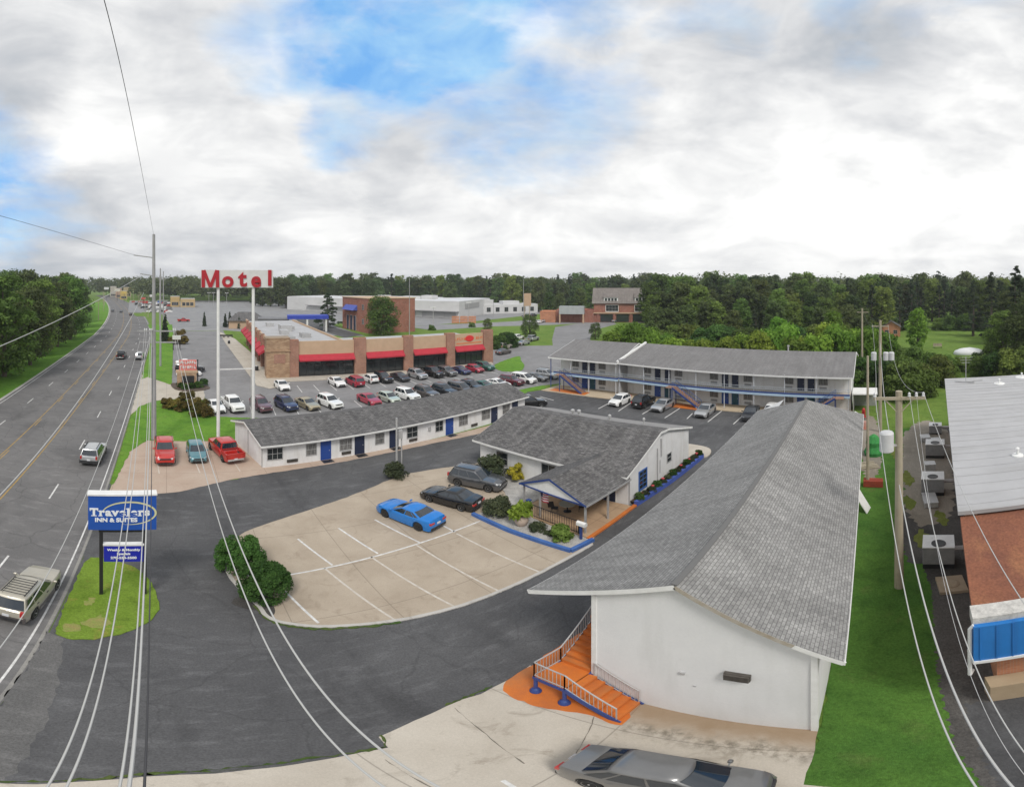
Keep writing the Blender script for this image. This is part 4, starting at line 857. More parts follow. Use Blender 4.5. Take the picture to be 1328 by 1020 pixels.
    for ax in s['ax']:
        for sg in (-1,1):
            y1 = sg*(W/2-.01); y0 = sg*(W/2-.24)
            t_ = MB(); pr = [(r*.62,.0),(r*.93,.0),(r,.04),(r,.17),(r*.93,.21),(r*.62,.21)]
            t_.lathe([(q[0], q[1]) for q in pr], (0,0,0), 22); t_.v = [Vector((ax+p.x, y0+(y1-y0)*p.z/.21, r+p.y)) for p in t_.v]
            w = t_.build('wheel', TYRE, T, smooth=True, angle=30)
            m_ = MB(); m_.lathe([(r*.64,0),(r*.64,.02),(r*.5,-.01),(r*.12,.0),(r*.1,.03)], (0,0,0), 18); m_.v = [Vector((ax+p.x, y1+sg*(-.012+p.z), r+p.y)) for p in m_.v]
            m_.build('rim', rim, w, smooth=True, angle=25)
    zf = pw(s['top'], hl-.12)
    for sg in (-1,1):
        wf = hw(hl-.16); a = MB(); zl = zf-.02
        a.add([(hl-.02-.0, sg*wf*.50, zl-.17),(hl-.09, sg*wf*.90, zl-.15),(hl-.34, sg*(hw(hl-.34)*.985+.006), zl-.05),(hl-.34, sg*(hw(hl-.34)*.95), zl+.06),(hl-.15, sg*wf*.86, zl+.02),(hl-.055, sg*wf*.52, zl-.04)], [(0,1,4,5),(1,2,3,4)])
        a.v = [p+Vector((.02,sg*.01,.012)) for p in a.v]; a.build('headlight', LAMPC, T)
        wr = hw(-hl+.1); zr = s['top'][1][1]-(.12 if kind in ('suv','van','hatch') else .24) if not bed else .92
        a = MB()
        if kind in ('suv','van','hatch','pickup','longcab'): a.box(-hl-.015,-hl+.14, min(sg*wr*.80,sg*(wr*.97+.012)), max(sg*wr*.80,sg*(wr*.97+.012)), zr-.16, zr+.16)
        else: a.box(-hl-.012,-hl+.16, min(sg*wr*.52,sg*(wr+.0)), max(sg*wr*.52,sg*(wr+.0)), zr-.07, zr+.09)
        a.build('tail_light', LAMPR, T)
        a = MB(); mx = xc-.28; a.lathe([(.02,-.10),(.085,-.07),(.1,.0),(.08,.08),(.02,.1)], (0,0,0), 10); a.v = [Vector((mx+p.x*.8, sg*(wb+.16+p.z), s['belt']+.10+p.y*.75)) for p in a.v]; a.bar((mx,sg*wb*.97,s['belt']+.03),(mx,sg*(wb+.1),s['belt']+.08),.05); a.build('mirror', col, T, smooth=True)
    a = MB(); a.box(hl-.05,hl+.012,-W*.27,W*.27,zf-.22,zf-.08); a.box(hl-.06,hl+.008,-W*.33,W*.33,.30,.42); a.build('grille', TRIMK, T)
    a = MB(); a.box(-hl-.02,-hl+.06,-W*.40,W*.40,s['clear']+.12,s['clear']+.30); a.build('bumper', (GREYM if bed else TRIMK), T)
    a = MB(); zp = .66 if not bed else .56; a.box(-hl-.032,-hl+.02,-.16,.16,zp,zp+.15); a.build('number_plate', PLATE, T)
    if lower:
        a = MB()
        for sg in (-1,1): a.box(s['ax'][0]+Ra+.02, s['ax'][1]-Ra-.02, min(sg*W/2*.93,sg*(W/2+.012)), max(sg*W/2*.93,sg*(W/2+.012)), s['clear'], s['clear']+.30)
        a.box(-hl-.01,-hl+.1,-W*.46,W*.46,s['clear']+.1,s['clear']+.42); build_each(a, 'lower_cladding', lower, T)
    if rail_:
        for sg in (-1,1): a = MB(); a.bar((xrt+.2,sg*wt*.86,H+.03),(xft-.15,sg*wt*.86,H+.03),.045); [a.bar((q,sg*wt*.86,H-.03),(q,sg*wt*.86,H+.03),.04) for q in (xrt+.25,xft-.2)]; a.build('roof_rail', TRIMK, T)
    if rack:
        a = MB()
        for q in np.linspace(xrt+.3, xft-.55, 7): a.bar((q,-wt*.8,H+.06),(q,wt*.8,H+.06),.03)
        for sg in (-1,1): a.bar((xrt+.2,sg*wt*.8,H+.06),(xft-.45,sg*wt*.8,H+.06),.04)
        a.build('roof_rack', TRIMK, T)
    for sg in (-1,1):
        for u in ((segs[-1][0]+.03), (segs[-2][0]+.03)):
            x = lerp(xb, xc, u); a = MB(); a.box(x, x+.2, min(sg*(hw(x)*.97),sg*(hw(x)*.985+.02)), max(sg*(hw(x)*.97),sg*(hw(x)*.985+.02)), s['belt']-.16, s['belt']-.12); a.build('door_handle', col if kind != 'suv' else TRIMK, T)
    T['bodymat'] = col.name
    return T
PROTO = {}
def recolour(o, a, b):
    for ch in o.children_recursive:
        if ch.type == 'MESH' and len(ch.material_slots) and ch.material_slots[0].material == a:
            ch.material_slots[0].link = 'OBJECT'; ch.material_slots[0].material = b
def car(kind, label, col, pos, head, group=None, cat='car', name='parked_car', z=.04, anchor=None, **kw):
    """pos: ground point of the middle (or of the nose/tail when anchor is +1/-1); head: compass heading from +Y to +X"""
    key = kind+str(sorted((k, str(v)) for k, v in kw.items()))
    if key not in PROTO: T = make_car(kind, name, label, col, group, cat=cat, **kw); PROTO[key] = (T, col)
    else:
        src, c0 = PROTO[key]; T = dup(src); T.name = name; recolour_copy(T, c0, col)
        tag(T, label, cat)
        if group: T['group'] = group
        elif 'group' in T: del T['group']
    d = Vector((math.sin(R(head)), math.cos(R(head))))
    p = Vector(pos)
    if anchor: p = p-d*anchor*SPEC[kind]['L']/2
    T.location = (p.x, p.y, z); T.rotation_euler = (0,0,R(90-head)); return T
def recolour_copy(T, a, b):
    st = list(TREE.get(T.name, [])) or allkids(T)
    for ch in st:
        if ch.type == 'MESH' and ch.material_slots:
            ms = ch.material_slots[0]
            if ms.material == a: ms.link = 'OBJECT'; ms.material = b
TREE = {}
def allkids(T):
    out = []; todo = list(T.children)
    while todo: c = todo.pop(); out.append(c); todo += list(c.children)
    return out
PB = paint('black_car_paint', (.012,.012,.013), .2, .25); PBL = paint('bright_blue_car_paint', (.008,.19,.60), .25, .28); PGR = paint('dark_grey_car_paint', (.085,.088,.092), .5, .3)
PSI = paint('silver_car_paint', (.48,.49,.50), .6, .3); PMID = paint('grey_car_paint', (.20,.20,.20), .55, .3); PRED = paint('red_car_paint', (.48,.02,.015), .1, .3); PMAR = paint('maroon_car_paint', (.13,.018,.028), .3, .3)
PTEAL = paint('teal_car_paint', (.09,.23,.27), .3, .35); PNAVY = paint('navy_car_paint', (.025,.035,.11), .35, .3); PGOLD = paint('champagne_car_paint', (.44,.38,.25), .5, .32); PCHAR = paint('charcoal_car_paint', (.035,.038,.045), .4, .3)
PBRN = paint('brown_grey_car_paint', (.13,.115,.11), .45, .3); PCRM = paint('crimson_car_paint', (.40,.03,.06), .25, .3); PPLUM = paint('plum_car_paint', (.16,.07,.09), .35, .3); PLGRN = paint('pale_green_car_paint', (.52,.58,.50), .4, .35); PBEIGE = paint('beige_car_paint', (.46,.43,.36), .3, .4); PDGRN = paint('dark_green_car_paint', (.03,.13,.10), .3, .35)
PGR2 = paint('graphite_car_paint', (.12,.125,.135), .55, .25)
# on the motel's own ground
car('limo', 'grey sedan seen from above beside the white gable wall of the long motel block', PMID, (7.80,3.86), 174.5); SC.objects['parked_car'].scale = (.85,.92,1.1)
car('coupe', 'bright blue sports sedan alone at the end of the court', PBL, (15.85,26.3), -17, rim=DRIM)
car('sedan', 'glossy black sedan parked between the bright blue car and the grey people carrier', PB, (19.9,27.0), -20)
car('suv', 'dark grey people carrier parked next to the black sedan by the office', PGR2, (23.6,28.4), 157, rail_=True)
car('longcab', 'bright red pickup facing the camera by the highway lawn', PRED, G(214.5,606), 178, anchor=1, cat='pickup', bedcover=True)
car('hatch', 'teal hatchback parked between two red pickups', PTEAL, G(258,602.5), 177, anchor=1)
car('longcab', 'red pickup with open bed parked tail out at the end of the low motel wing', PRED, G(306,603), -13, anchor=-1, cat='pickup')
car('suv', 'black SUV with bluish windscreen at the far end of the low motel wing', PB, G(687,527), 122)
ST = 'cars parked in front of the two-storey block'
car('hatch', 'white hatchback parked in front of the two-storey block', P_WHITE, G(804,524), -92, ST)
car('suv', 'black SUV between the white hatchback and a silver sedan by the two-storey block', PB, G(835,526), 88, ST, rail_=True)
car('sedan', 'silver sedan next to the black SUV near the middle staircase', PSI, G(860,530), -90, ST)
car('sedan', 'pale silver sedan facing the camera right of the middle staircase', PSI, G(915,537), -92, ST)
car('coupe', 'dark green black coupe half hidden behind the big shingle roof', PCHAR, G(974,541), -96, ST, rim=DRIM)
car('hatch', 'white car of which only the roof shows above the big shingle roof', P_WHITE, G(1003,535), 92, ST)
# on the highway
car('suv', 'cream white SUV with roof rack driving away on the highway in the near lane', PBEIGE, G(37,778), 6, None, cat='car', name='moving_car', rack=True, lower=PBRN)
car('suv', 'silver SUV driving away on the highway beside the lawn', PSI, G(122,594), 3, None, cat='car', name='moving_car', rail_=True, lower=TRIMK)
car('pickup', 'dark pickup driving away in the middle of the highway', PB, G(157.5,464), 1, cat='pickup', name='moving_car')
car('suv', 'pale SUV driving away in the right lane far along the highway', PSI, G(181,465), 1, name='moving_car', rail_=True)
for px, py, c, l, h in ((146,404,PB,'tiny dark car coming round the far bend of the highway',180),(157,405,PCHAR,'tiny charcoal car right of another one at the far bend',180),(170,409,PB,'tiny black car leaving the highway near the far grass strip',0)): car('hatch', l, c, G(px,py), h, name='moving_car')
# front row of the shop car park, noses towards the low motel wing
FR = 'front row of cars in the shop car park'; BK = 'cars parked along the shop fronts'; fh = 171
def rowpt(px):  # where the sight line meets the row of noses
    a = (px-AZ0)/PXR; d = Vector((math.sin(a), math.cos(a))); A_, B_ = Vector((9.6,58.5)), Vector((58.8,52.9)); e = B_-A_
    t = (A_.x*d.y-A_.y*d.x)/(-(e.x*d.y-e.y*d.x)); return tuple(A_+e*t)
for px, k, c, l in ((286,'sedan',P_WHITE,'white sedan behind the left post of the tall sign'),(311,'longcab',P_WHITE,'white pickup between the two posts of the tall sign'),(347,'suv',PPLUM,'plum coloured SUV just right of the tall sign posts'),(381,'suv',PNAVY,'navy SUV second to the right of the tall sign posts'),(410,'sedan',PGOLD,'champagne gold sedan next to a white wagon'),(440,'suv',P_WHITE,'white wagon at the end of the first run of cars'),
  (490,'sedan',PCRM,'crimson sedan beside an empty stall behind the low motel roof'),(515,'hatch',PLGRN,'pale green hatchback between a crimson sedan and a white SUV'),(541,'suv',P_WHITE,'boxy white SUV behind the low motel roof'),(566,'suv',PBRN,'brown grey SUV right of the boxy white one'),(590,'suv',PCHAR,'charcoal SUV between two brown grey cars'),(611,'van',PBRN,'brown grey minivan half hidden by the low motel roof'),(626,'suv',PB,'black SUV mostly hidden by the low motel roof'),(642,'sedan',PDGRN,'green sedan whose windscreen shows over the roof ridge'),(660,'sedan',P_WHITE,'white sedan at the far end of the low motel roof'),(678,'suv',PMAR,'maroon SUV beside the grass left of the two-storey block'),(694,'van',P_WHITE,'white van in the row beside the grass'),(709,'sedan',PMID,'grey sedan second from the end of the row by the grass'),(724,'suv',PSI,'silver SUV last in the row by the grass, behind the stair post')):
    q = rowpt(px); kw = {'rail_': True} if k == 'suv' and c in (PPLUM, PNAVY, PBRN, PB, PSI) else {}
    car(k, l, c, q, fh-(px-286)*.02+ (8 if px > 480 else 0), FR, anchor=1, cat='pickup' if k == 'longcab' else 'car', **kw)
for px, py, k, c, l, h in ((371,508,'sedan',P_WHITE,'white sedan parked alone in front of the stone tower',172),(444,503,'sedan',P_WHITE,'white sedan parked in front of the first red awning',172),(468,503,'van',PCRM,'dark red van in front of the second brick pier',354),(487,498,'hatch',P_WHITE,'white hatchback right of the dark red van',354),(506,498,'suv',PB,'black SUV right of the white hatchback',172),(528,496,'sedan',PCHAR,'charcoal sedan under the third awning',172),(551,493,'suv',PSI,'silver SUV in front of the third awning',172),(573,491,'longcab',PB,'black pickup right of the silver SUV',172),(590,489,'suv',PMID,'grey SUV between a black pickup and a navy car',172),(608,486.5,'sedan',PNAVY,'navy sedan in front of the sign with the red disc',172),(625,484,'hatch',PCRM,'crimson hatchback near the end of the shop front',172),(639,481.5,'suv',PDGRN,'dark green SUV at the corner of the lawn',172)):
    kw = {'rail_': True} if k == 'suv' and c != PDGRN else {}
    car(k, l, c, G(px,py), h+6, BK, anchor=1 if h < 300 else -1, cat='pickup' if k == 'longcab' else 'car', **kw)
LC = 'cars beside the highway grass in the shop car park'
for x, y, k, c, l in ((4.3,95.8,'sedan',P_WHITE,'white sedan farthest back beside the highway grass'),(4.4,92.5,'sedan',PSI,'silver sedan third from the plaza sign'),(4.6,88.9,'longcab',PCHAR,'charcoal pickup second from the plaza sign'),(4.2,85.2,'sedan',P_WHITE,'white sedan just behind the plaza sign')): car(k, l, c, (x,y), 90, LC, cat='pickup' if k == 'longcab' else 'car')
SD = 'cars parked beside the end wall of the shops'
for px, py, k, c, l, h in ((653,459,'sedan',PBRN,'brown car beside the end pier of the shops',80),(655,452,'suv',PBEIGE,'beige SUV behind the brown car beside the shops',80),(679,447,'sedan',PSI,'silver car near the round dark tree',80),(690,442,'longcab',PSI,'silver pickup near the round dark tree',80),(672,440,'suv',P_WHITE,'white SUV half behind a hedge near the round dark tree',80)): car(k, l, c, G(px,py), h, SD, cat='pickup' if k == 'longcab' else 'car')
car('pickup', 'small red pickup far off at the edge of the pale car park', PRED, G(238,417), 80, cat='pickup')
FC = 'cars outside the gabled brick building'
lab = iter(['white car at the left of the far group','silver car second in the far group','silver SUV third in the far group','white van in the far group','grey car at the right of the far group','black pickup behind the far group','charcoal SUV behind the far group','dark car under the grey canopy','white car by the grey canopy','blue car before the brick arcade','silver car before the brick arcade','maroon car before the brick arcade'])
for px, py, k, c in ((700,419,'sedan',P_WHITE),(706,417.5,'sedan',PSI),(711,416,'suv',PSI),(716,414.5,'van',P_WHITE),(722,413,'sedan',PMID),(683,412,'longcab',PB),(692,410.5,'suv',PCHAR),(737,415,'sedan',PB),(745,417,'sedan',P_WHITE),(788,417,'suv',PBL),(798,417.5,'sedan',PSI),(779,416.5,'sedan',PMAR)):
    car(k, next(lab), c, G(px,py), 60+(px % 5)*8, FC, cat='pickup' if k == 'longcab' else 'car')
# ------------------------------------------------------------------ signs
REDL = M('sign_letter_red', (.42,.012,.025), (.36,.012,.02), 3., .5)
SIGNW = M('sign_face_white', (.66,.67,.66), (.60,.60,.59), 1.5, .5)
o = (7.6,48.5,0); T = thing('motel_sign', 'tall white roadside sign on two white posts with the red word Motel', 'motel sign', o)
for x in (5.62,9.5): MB(o).cyl(x, 48.5, 0, 17.6, .2, .17, 14).build('post', WHITEM, T, smooth=True)
MB(o).bar((5.7,48.5,8.4),(9.4,48.5,8.4),.1).build('crossbar', WHITEM, T)
MB(o).box(3.75,11.7,48.25,48.62,17.42,19.35).build('sign_board', SIGNW, T)
cd = MB(o); cd.tube([(9.22,48.4,0),(9.22,48.4,8.3)],.04,6); cd.build('conduit', GREYM, T)
for ch, x, s, dz in (('o',6.62,2.3,-.13),('t',8.25,2.5,.0),('e',9.75,2.3,-.13),('l',11.3,2.3,.05)):
    text_obj('letter', ch, s, REDL, T, (x-o[0], 48.2-o[1], 18.36+dz), (R(90),0,0), extrude=.05, bold=.075 if ch != 'l' else .09)
m = MB(o)
for a, b, w in (((3.95,0),(3.95,1),.36),((5.5,0),(5.5,1),.36),((4.02,1),(4.72,.02),.34),((5.43,1),(4.73,.02),.34)): m.bar((a[0],48.2-.002*a[0],17.46+a[1]*1.86),(b[0],48.2-.002*b[0],17.46+b[1]*1.86),.1,w,up=(1,0,0))
m.build('letter', REDL, T)
BLUES = M('sign_blue', (.012,.075,.36), (.012,.085,.40), 1., .5); NAVYS = M('sign_navy', (.012,.02,.36), None, rough=.5); CREAM = M('sign_cream', (.62,.60,.33), None, rough=.5)
o = (-2.1,21.45,0); T = thing('inn_sign', 'blue Travelers Inn & Suites sign on dark posts in the grass island', 'roadside sign', o, 0)
sl = -.27  # the board is turned a little
fr = Frame((-3.74,21.2),(-.5,21.55)); face = math.atan2(fr.u.y, fr.u.x); L_ = fr.len
for u in (.62, L_-.55): MB(o).box(u-.09,u+.09,-.02,.16,0,4.9,fr.m).build('post', BLACKM, T)
MB(o).box(.5,L_-.45,.0,.12,4.62,4.8,fr.m).build('crossbar', BLACKM, T)
MB(o).box(0,L_,-.15,.3,4.85,7.0,fr.m).build('sign_board', BLUES, T)
MB(o).box(-.04,L_+.04,-.19,.34,7.0,7.09,fr.m).build('sign_cap', WHITEM, T)
MB(o).box(.75,L_-.62,-.06,.14,2.62,3.75,fr.m).build('lower_board', NAVYS, T)
MB(o).box(.71,L_-.58,-.10,.18,3.75,3.86,fr.m).build('lower_cap', WHITEM, T)
WT = M('sign_white_letters', (.80,.82,.84), None, rough=.5)
def onb(u, z, v): return tuple(fr.p(u, v, z)-Vector(o))
def bbx(s, **kw): me_ = text_mesh(s, align='LEFT', **kw); xs_ = [v.co.x for v in me_.vertices]; bpy.data.meshes.remove(me_); return min(xs_), max(xs_)
TS, TB = .64, .026; KW = dict(size=TS, bold=TB, space=1.16); ends = [bbx('Travelers'[:i+1], **KW)[1] for i in range(9)]; wid = ends[-1]; u00 = L_*.465-wid/2; zb = 5.98-.235
tl = text_obj('lettering', 'Travelers', TS, WT, T, onb(u00, 5.98, -.16), (R(90),0,face), extrude=.01, bold=TB, space=1.16, align='LEFT')
sf = MB(o)   # slab feet and heads of the letters
def slab(u, z, w): sf.box(u00+u-w/2, u00+u+w/2, -.172, -.152, z-.022, z+.022, fr.m)
st = [bbx(c, size=TS, bold=TB) for c in 'Travelers']; left = [e-(s_[1]-s_[0]) for e, s_ in zip(ends, st)]
slab((left[0]+ends[0])/2, zb+.03, .26)
for i in (1,7): slab(left[i]+.05, zb+.03, .2); slab(left[i]+.01, zb+.32, .12)
slab((left[5]+ends[5])/2, zb+.03, .2); slab((left[5]+ends[5])/2-.06, zb+.47, .12)
for q in (left[3]+.06, ends[3]-.06): slab(q, zb+.33, .15)
slab(ends[2]+.0, zb+.03, .12)
for q in (left[0]+.03, ends[0]-.03): sf.box(u00+q-.022, u00+q+.022, -.172, -.152, zb+.33, zb+.46, fr.m)
me_ = sf.build('lettering', WT, None, fix=False); me2 = me_.data; bpy.data.objects.remove(me_)
bm = bmesh.new(); bm.from_mesh(tl.data); inv = tl.matrix_basis.inverted(); k0 = len(bm.verts); bm.from_mesh(me2); bm.verts.ensure_lookup_table()
for v_ in bm.verts[k0:]: v_.co = inv @ v_.co
bm.to_mesh(tl.data); bm.free()
text_obj('lettering', 'INN & SUITES', .34, WT, T, onb(L_*.41, 5.5, -.16), (R(90),0,face), extrude=.01, bold=.014)
# serifs of the big letters
sw = MB(o); a0, a1 = R(172), R(-105); n = 40; cu_, cz = L_*.60, 5.92
pts = []
for k in range(n+1):
    a = lerp(a0, a1, k/n); w = .085*math.sin(math.pi*min(1, (k+2)/(n*1.02)))**.6+.012
    c, s = math.cos(a), math.sin(a); pts.append(((cu_+1.27*c*(1+w/2.4), cz+.70*s*(1+w/1.3)), (cu_+1.27*c*(1-w/2.4), cz+.70*s*(1-w/1.3))))
for p, q in zip(pts, pts[1:]): k = sw.add([fr.p(x[0], -.158, x[1]) for x in (p[0],q[0],q[1],p[1])], [(0,1,2,3)])
sw.build('swoosh', CREAM, T)
for tx, z, s in (('Weekly & Monthly', 3.46, .205), ('Specials', 3.19, .205), ('270-554-3500', 2.9, .22)): text_obj('lettering', tx, s, WT, T, onb(L_*.52, z, -.075), (R(90),0,face), extrude=.008, bold=.008)
o = (3.55,74.9,0); T = thing('plaza_sign', 'low plaza sign with red and white board over a brick base, among shrubs', 'roadside sign', o)
m = MB(o); m.box(1.75,5.0,74.7,75.2,0,2.7); m.build('base', STONE, T)
m = MB(o); m.box(1.55,5.2,74.65,75.25,2.7,3.15); m.build('shelf', STUCCO, T)
MB(o).box(2.55,4.6,74.62,74.7,1.0,2.2).build('panel', BLACKM, T)
m = MB(o); m.box(2.1,5.0,74.72,75.15,3.15,4.9); m.build('board', M('sign_pink', (.62,.18,.16), None, rough=.5), T)
g7 = random.Random(9)
for z in (4.25,3.45):     # two illegible lines
    lt = MB(o)
    for k in range(7): u = 2.3+k*.38; lt.box(u,u+.1,74.66,74.72,z,z+.5); lt.box(u+.1,u+.27,74.66,74.72,z+g7.choice((0,.2,.4)),z+.1+g7.choice((.05,.2,.4)))
    lt.build('lettering', SIGNW, T)
MB(o).box(5.1,5.3,74.7,74.95,0,5.0).build('post', BLACKM, T)

# ------------------------------------------------------------------ poles and wires
POLEG = M('grey_pole', (.36,.36,.37), (.30,.30,.30), 1.2, .75, streak=(.24,.23,.22), streak_scale=(4,4,.3)); POLEW = M('weathered_pole', (.42,.37,.28), (.34,.30,.22), 1., .9, streak=(.25,.21,.15), streak_scale=(6,6,.25))
WIREW = M('pale_wire', (.44,.44,.43), None, rough=.6); WIREK = M('dark_wire', (.05,.05,.055), None, rough=.6); INS = M('insulator', (.62,.63,.64), None, rough=.3)
def pole(name, label, x, y, h, r0, r1, mat, arms=(), group=None, cat='utility pole', extras=None):
    o = (x,y,0); T = thing(name, label, cat, o, 0, group); MB(o).cyl(x, y, 0, h, r0, r1, 12).build('shaft', mat, T, smooth=True)
    for a, b, w in arms: MB(o).bar(a, b, w, w*1.2).build('crossarm', mat if mat is POLEW else POLEG, T)
    return T, o
T, o = pole('utility_pole', 'tallest grey steel utility pole beside the highway, left of the tall sign', -1.4,49.2,23.3,.30,.15,POLEG, (((-3.6,49.2,21.0),(-1.4,49.2,20.7),.09),((-2.9,49.2,18.95),(-1.4,49.2,18.7),.09),((-3.2,49.1,12.65),(.9,49.1,12.65),.12),((-3.0,49.1,11.4),(1.1,49.1,11.4),.12)))
for x in (-2.4,-2.2,-1.8,-1.6,.75,.95): MB(o).lathe([(.05,0),(.09,.05),(.05,.12),(.08,.16),(.03,.24)], (x,49.1,12.71), 8).build('insulator', INS, T)
cb = MB(o); cb.tube([(-1.65,48.95,0),(-1.62,48.97,11.)],.035,6); cb.build('conduit', GREYM, T)
for k, (y, h) in enumerate(((95,21.),(140,21.5),(185,21))):
    lab = ('grey utility pole next behind the tallest one along the highway','third grey utility pole along the highway','thin farthest grey utility pole along the highway')[k]
    pole('utility_pole', lab, -1.3+bendx(y)+k*.3, y, h, .24, .13, POLEG, (((-2.8,y,19.),(-.2,y,19.),.1),((-3.,y,12.5),(.6,y,12.5),.1)), 'poles along the highway')
T, o = pole('service_pole', 'thin grey service pole with meter box standing in a bush beside the court', 19.5,34.6,5.6,.10,.085,GREYM); 
MB(o).cyl(19.95,34.5,0,4.6,.06,.06,8).build('conduit', GREYM, T, smooth=True); MB(o).box(19.6,19.95,34.3,34.55,3.6,4.4).build('meter_box', FRAMEG, T)
T, o = pole('utility_pole', 'nearest weathered wooden utility pole with white transformer and crossarm on the side lawn', 22.2,-1.4,12.5,.24,.17,POLEW, (((22.05,-.15,12.15),(22.05,-2.7,12.15),.12),))
b = MB(o); b.bar((22.1,-1.4,11.3),(22.05,-.7,12.1),.05); b.build('brace', POLEW, T); b = MB(o); b.bar((22.1,-1.4,11.3),(22.05,-2.1,12.1),.05); b.build('brace', POLEW, T)
b = MB(o); b.lathe([(.30,0),(.36,.06),(.36,1.02),(.30,1.1),(.1,1.16)], (21.95,-.78,9.3), 18); b.build('transformer', M('transformer_grey', (.60,.61,.62), (.52,.52,.53), 2., .5), T, smooth=True, angle=35)
b = MB(o); b.bar((22.1,-1.3,9.6),(21.98,-.9,9.6),.1); b.build('bracket', GREYM, T)
for y in (-.2,-1.9,-2.25,-2.6): MB(o).lathe([(.05,0),(.09,.05),(.05,.12),(.08,.16),(.03,.24)], (22.05,y,12.22), 8).build('insulator', INS, T)
T, o = pole('utility_pole', 'slim pale pole standing at the far end of the long shingle roof', 36.9,.25,11.9,.14,.09,POLEW)
T, o = pole('utility_pole', 'wooden pole with three white transformers among the vines behind the motel', 52.,-1.1,13.6,.22,.15,POLEW, (((52,-.1,12.9),(52,-2.1,12.9),.1),))
for y in (-.35,-1.75,-2.4): MB(o).lathe([(.28,0),(.33,.05),(.33,.9),(.27,.98)], (51.75,y,8.9), 14).build('transformer', MATS['transformer_grey'], T, smooth=True, angle=35)
T, o = pole('utility_pole', 'far wooden pole seen above the vines, behind the transformer pole', 78.,1.5,13.5,.2,.14,POLEW, (((78,2.4,12.8),(78,.4,12.8),.1),))
def wire(label, p0, pm, tm, p1, r=.02, mat=WIREW, n=36, grp='overhead wires'):
    p0, pm, p1 = Vector(p0), Vector(pm), Vector(p1); b = (p1-p0); c = (pm-p0-b*tm)/(tm*tm-tm) if abs(tm*tm-tm) > 1e-6 else Vector((0,0,0))
    pts = [p0+(b-c)*t+c*t*t for t in np.linspace(0,1,n)]; o = tuple(p0)
    w = MB(o).tube(pts, r*.8, 6).build('overhead_wire', mat, None, smooth=True); w.location = o; return tag(w, label, 'wire', grp)
def span(label, x49, x3, r=.02, mat=WIREW, z1=12.6, zl=10., **kw):  # along the highway, from the tallest pole past below the camera
    s = (x49-x3)/45.7; wire(label, (x49,49.2,z1+.2), (x3+s*1.1,4.6,zl), .5, (x49-s*89.2,-40,z1+.2), r, mat, 60, **kw)
span('pale wire, leftmost of the four that cross the Travelers sign', -2.4,-1.0); span('pale wire, second from left across the Travelers sign', -2.2,-.84); span('pale wire, third from left across the Travelers sign', -1.8,-.39,.02); span('thick pale wire, fourth across the Travelers sign', -1.65,-.31,.028); span('dark wire crossing the right edge of the Travelers sign', -1.5,-.18,.018,WIREK)
span('pale wire sweeping past the left side of the round bushes', .75,1.78,.02); span('pale wire sweeping over the round bushes to the pavement', .95,2.17,.024)
wire('pale wire running above the near highway lane, over the cream SUV', (-2.9,49.2,11.6), (-2.8,18,10.05), .35, (-2.7,-40,11.6), .018)
wire('thick pale wire climbing across the dark trees on the left', (-2.5,49.2,18.9), (-6.65,32.9,15.86), .286, (-17.,-7.8,11.4), .035)
wire('pale wire slanting over the middle of the highway', (-2.5,49.2,16.9), (-3.8,31.,13.2), .42, (-5.6,6.,10.2), .03)
wire('dark wire rising at the left edge of the sky', (-3.5,49.2,21.0), (-9.1,23.3,21.75), .4, (-18.,-12.,23.5), .016, WIREK)
wire('thin dark wire climbing to the top of the sky', (-1.4,49.2,23.2), (-1.2,13.3,24.0), .45, (-1.,-30.,26.), .012, WIREK)
wire('pale wire from the left end of the wooden crossarm down over the side lawn', (22.05,-.2,12.45), (8.,-.74,10.3), .4, (-13.,-1.4,10.4), .017)
wire('thick pale cable dropping from the wooden pole over the side lawn', (22.1,-1.4,7.3), (8.,-1.54,7.25), .4, (-13.,-1.9,8.6), .032)
wire('pale wire from the right end of the crossarm over the rusty roof', (22.05,-2.6,12.45), (9.,-2.38,11.95), .4, (-10.,-2.1,12.4), .014)
wire('pale wire between the cable and the blue fascia on the right', (22.05,-1.9,12.45), (12.,-1.86,9.55), .3, (-12.,-1.7,9.6), .016)
wire('faint grey wire nearest the thick cable on the right', (22.05,-2.25,12.45), (12.,-1.95,8.6), .3, (-12.,-1.9,8.4), .009, GREYM)
wire('sagging wire behind the crossarm at its left end', (22.05,-.2,12.45), (37,-.4,11.), .5, (52,-.2,13.1), .016); wire('sagging wire behind the crossarm at its right end', (22.05,-2.6,12.45), (37,-2.2,10.6), .5, (52,-2.0,13.1), .016); wire('thick wire bundle behind the white transformer', (22.1,-.9,10.4), (37,-1.0,9.6), .5, (52,-1.1,11.), .03)
wire('pale wire leaving the far transformer pole over the vines', (52,-1.,13.), (65,.2,11.8), .5, (78,1.4,13.2), .016, WIREK)

# ------------------------------------------------------------------ the neighbour on the right: silver and rusty roofs
o = (22,-8,0); T = thing('flat_roof_shop', 'brick shop with silver and rusty roofs and a bright blue metal fascia', 'shop building', o)
RUST = M('rusty_roof', (.25,.095,.05), (.17,.065,.04), .5, .9, fine=.35, finescale=9, streak=(.36,.165,.075), streak_scale=(.25,.5,1), bmp=.3, bscale=20)
def fl(x): return -4.25-(x-20.1)*.147      # line of the side wall
MB(o).poly([(20.3,fl(20.1)-.7),(51.2,fl(51.2)-.7),(51.2,-34),(20.3,-34)],0,6.4).build('wall', BRICK, T, fix=False)
m = MB(o); m.poly([(19.9,fl(19.9)+.3),(51.5,fl(51.5)+.3),(51.5,-34),(19.6,-34)],6.4,6.62); m.build('silver_roof', METR, T, fix=False)
m = MB(o)
for k in range(26): x = 20.6+k*1.2; m.bar((x,fl(x)+.25,6.625),(x,-33,6.625),.07,.03)
m.build('roof_seams', METR, T)
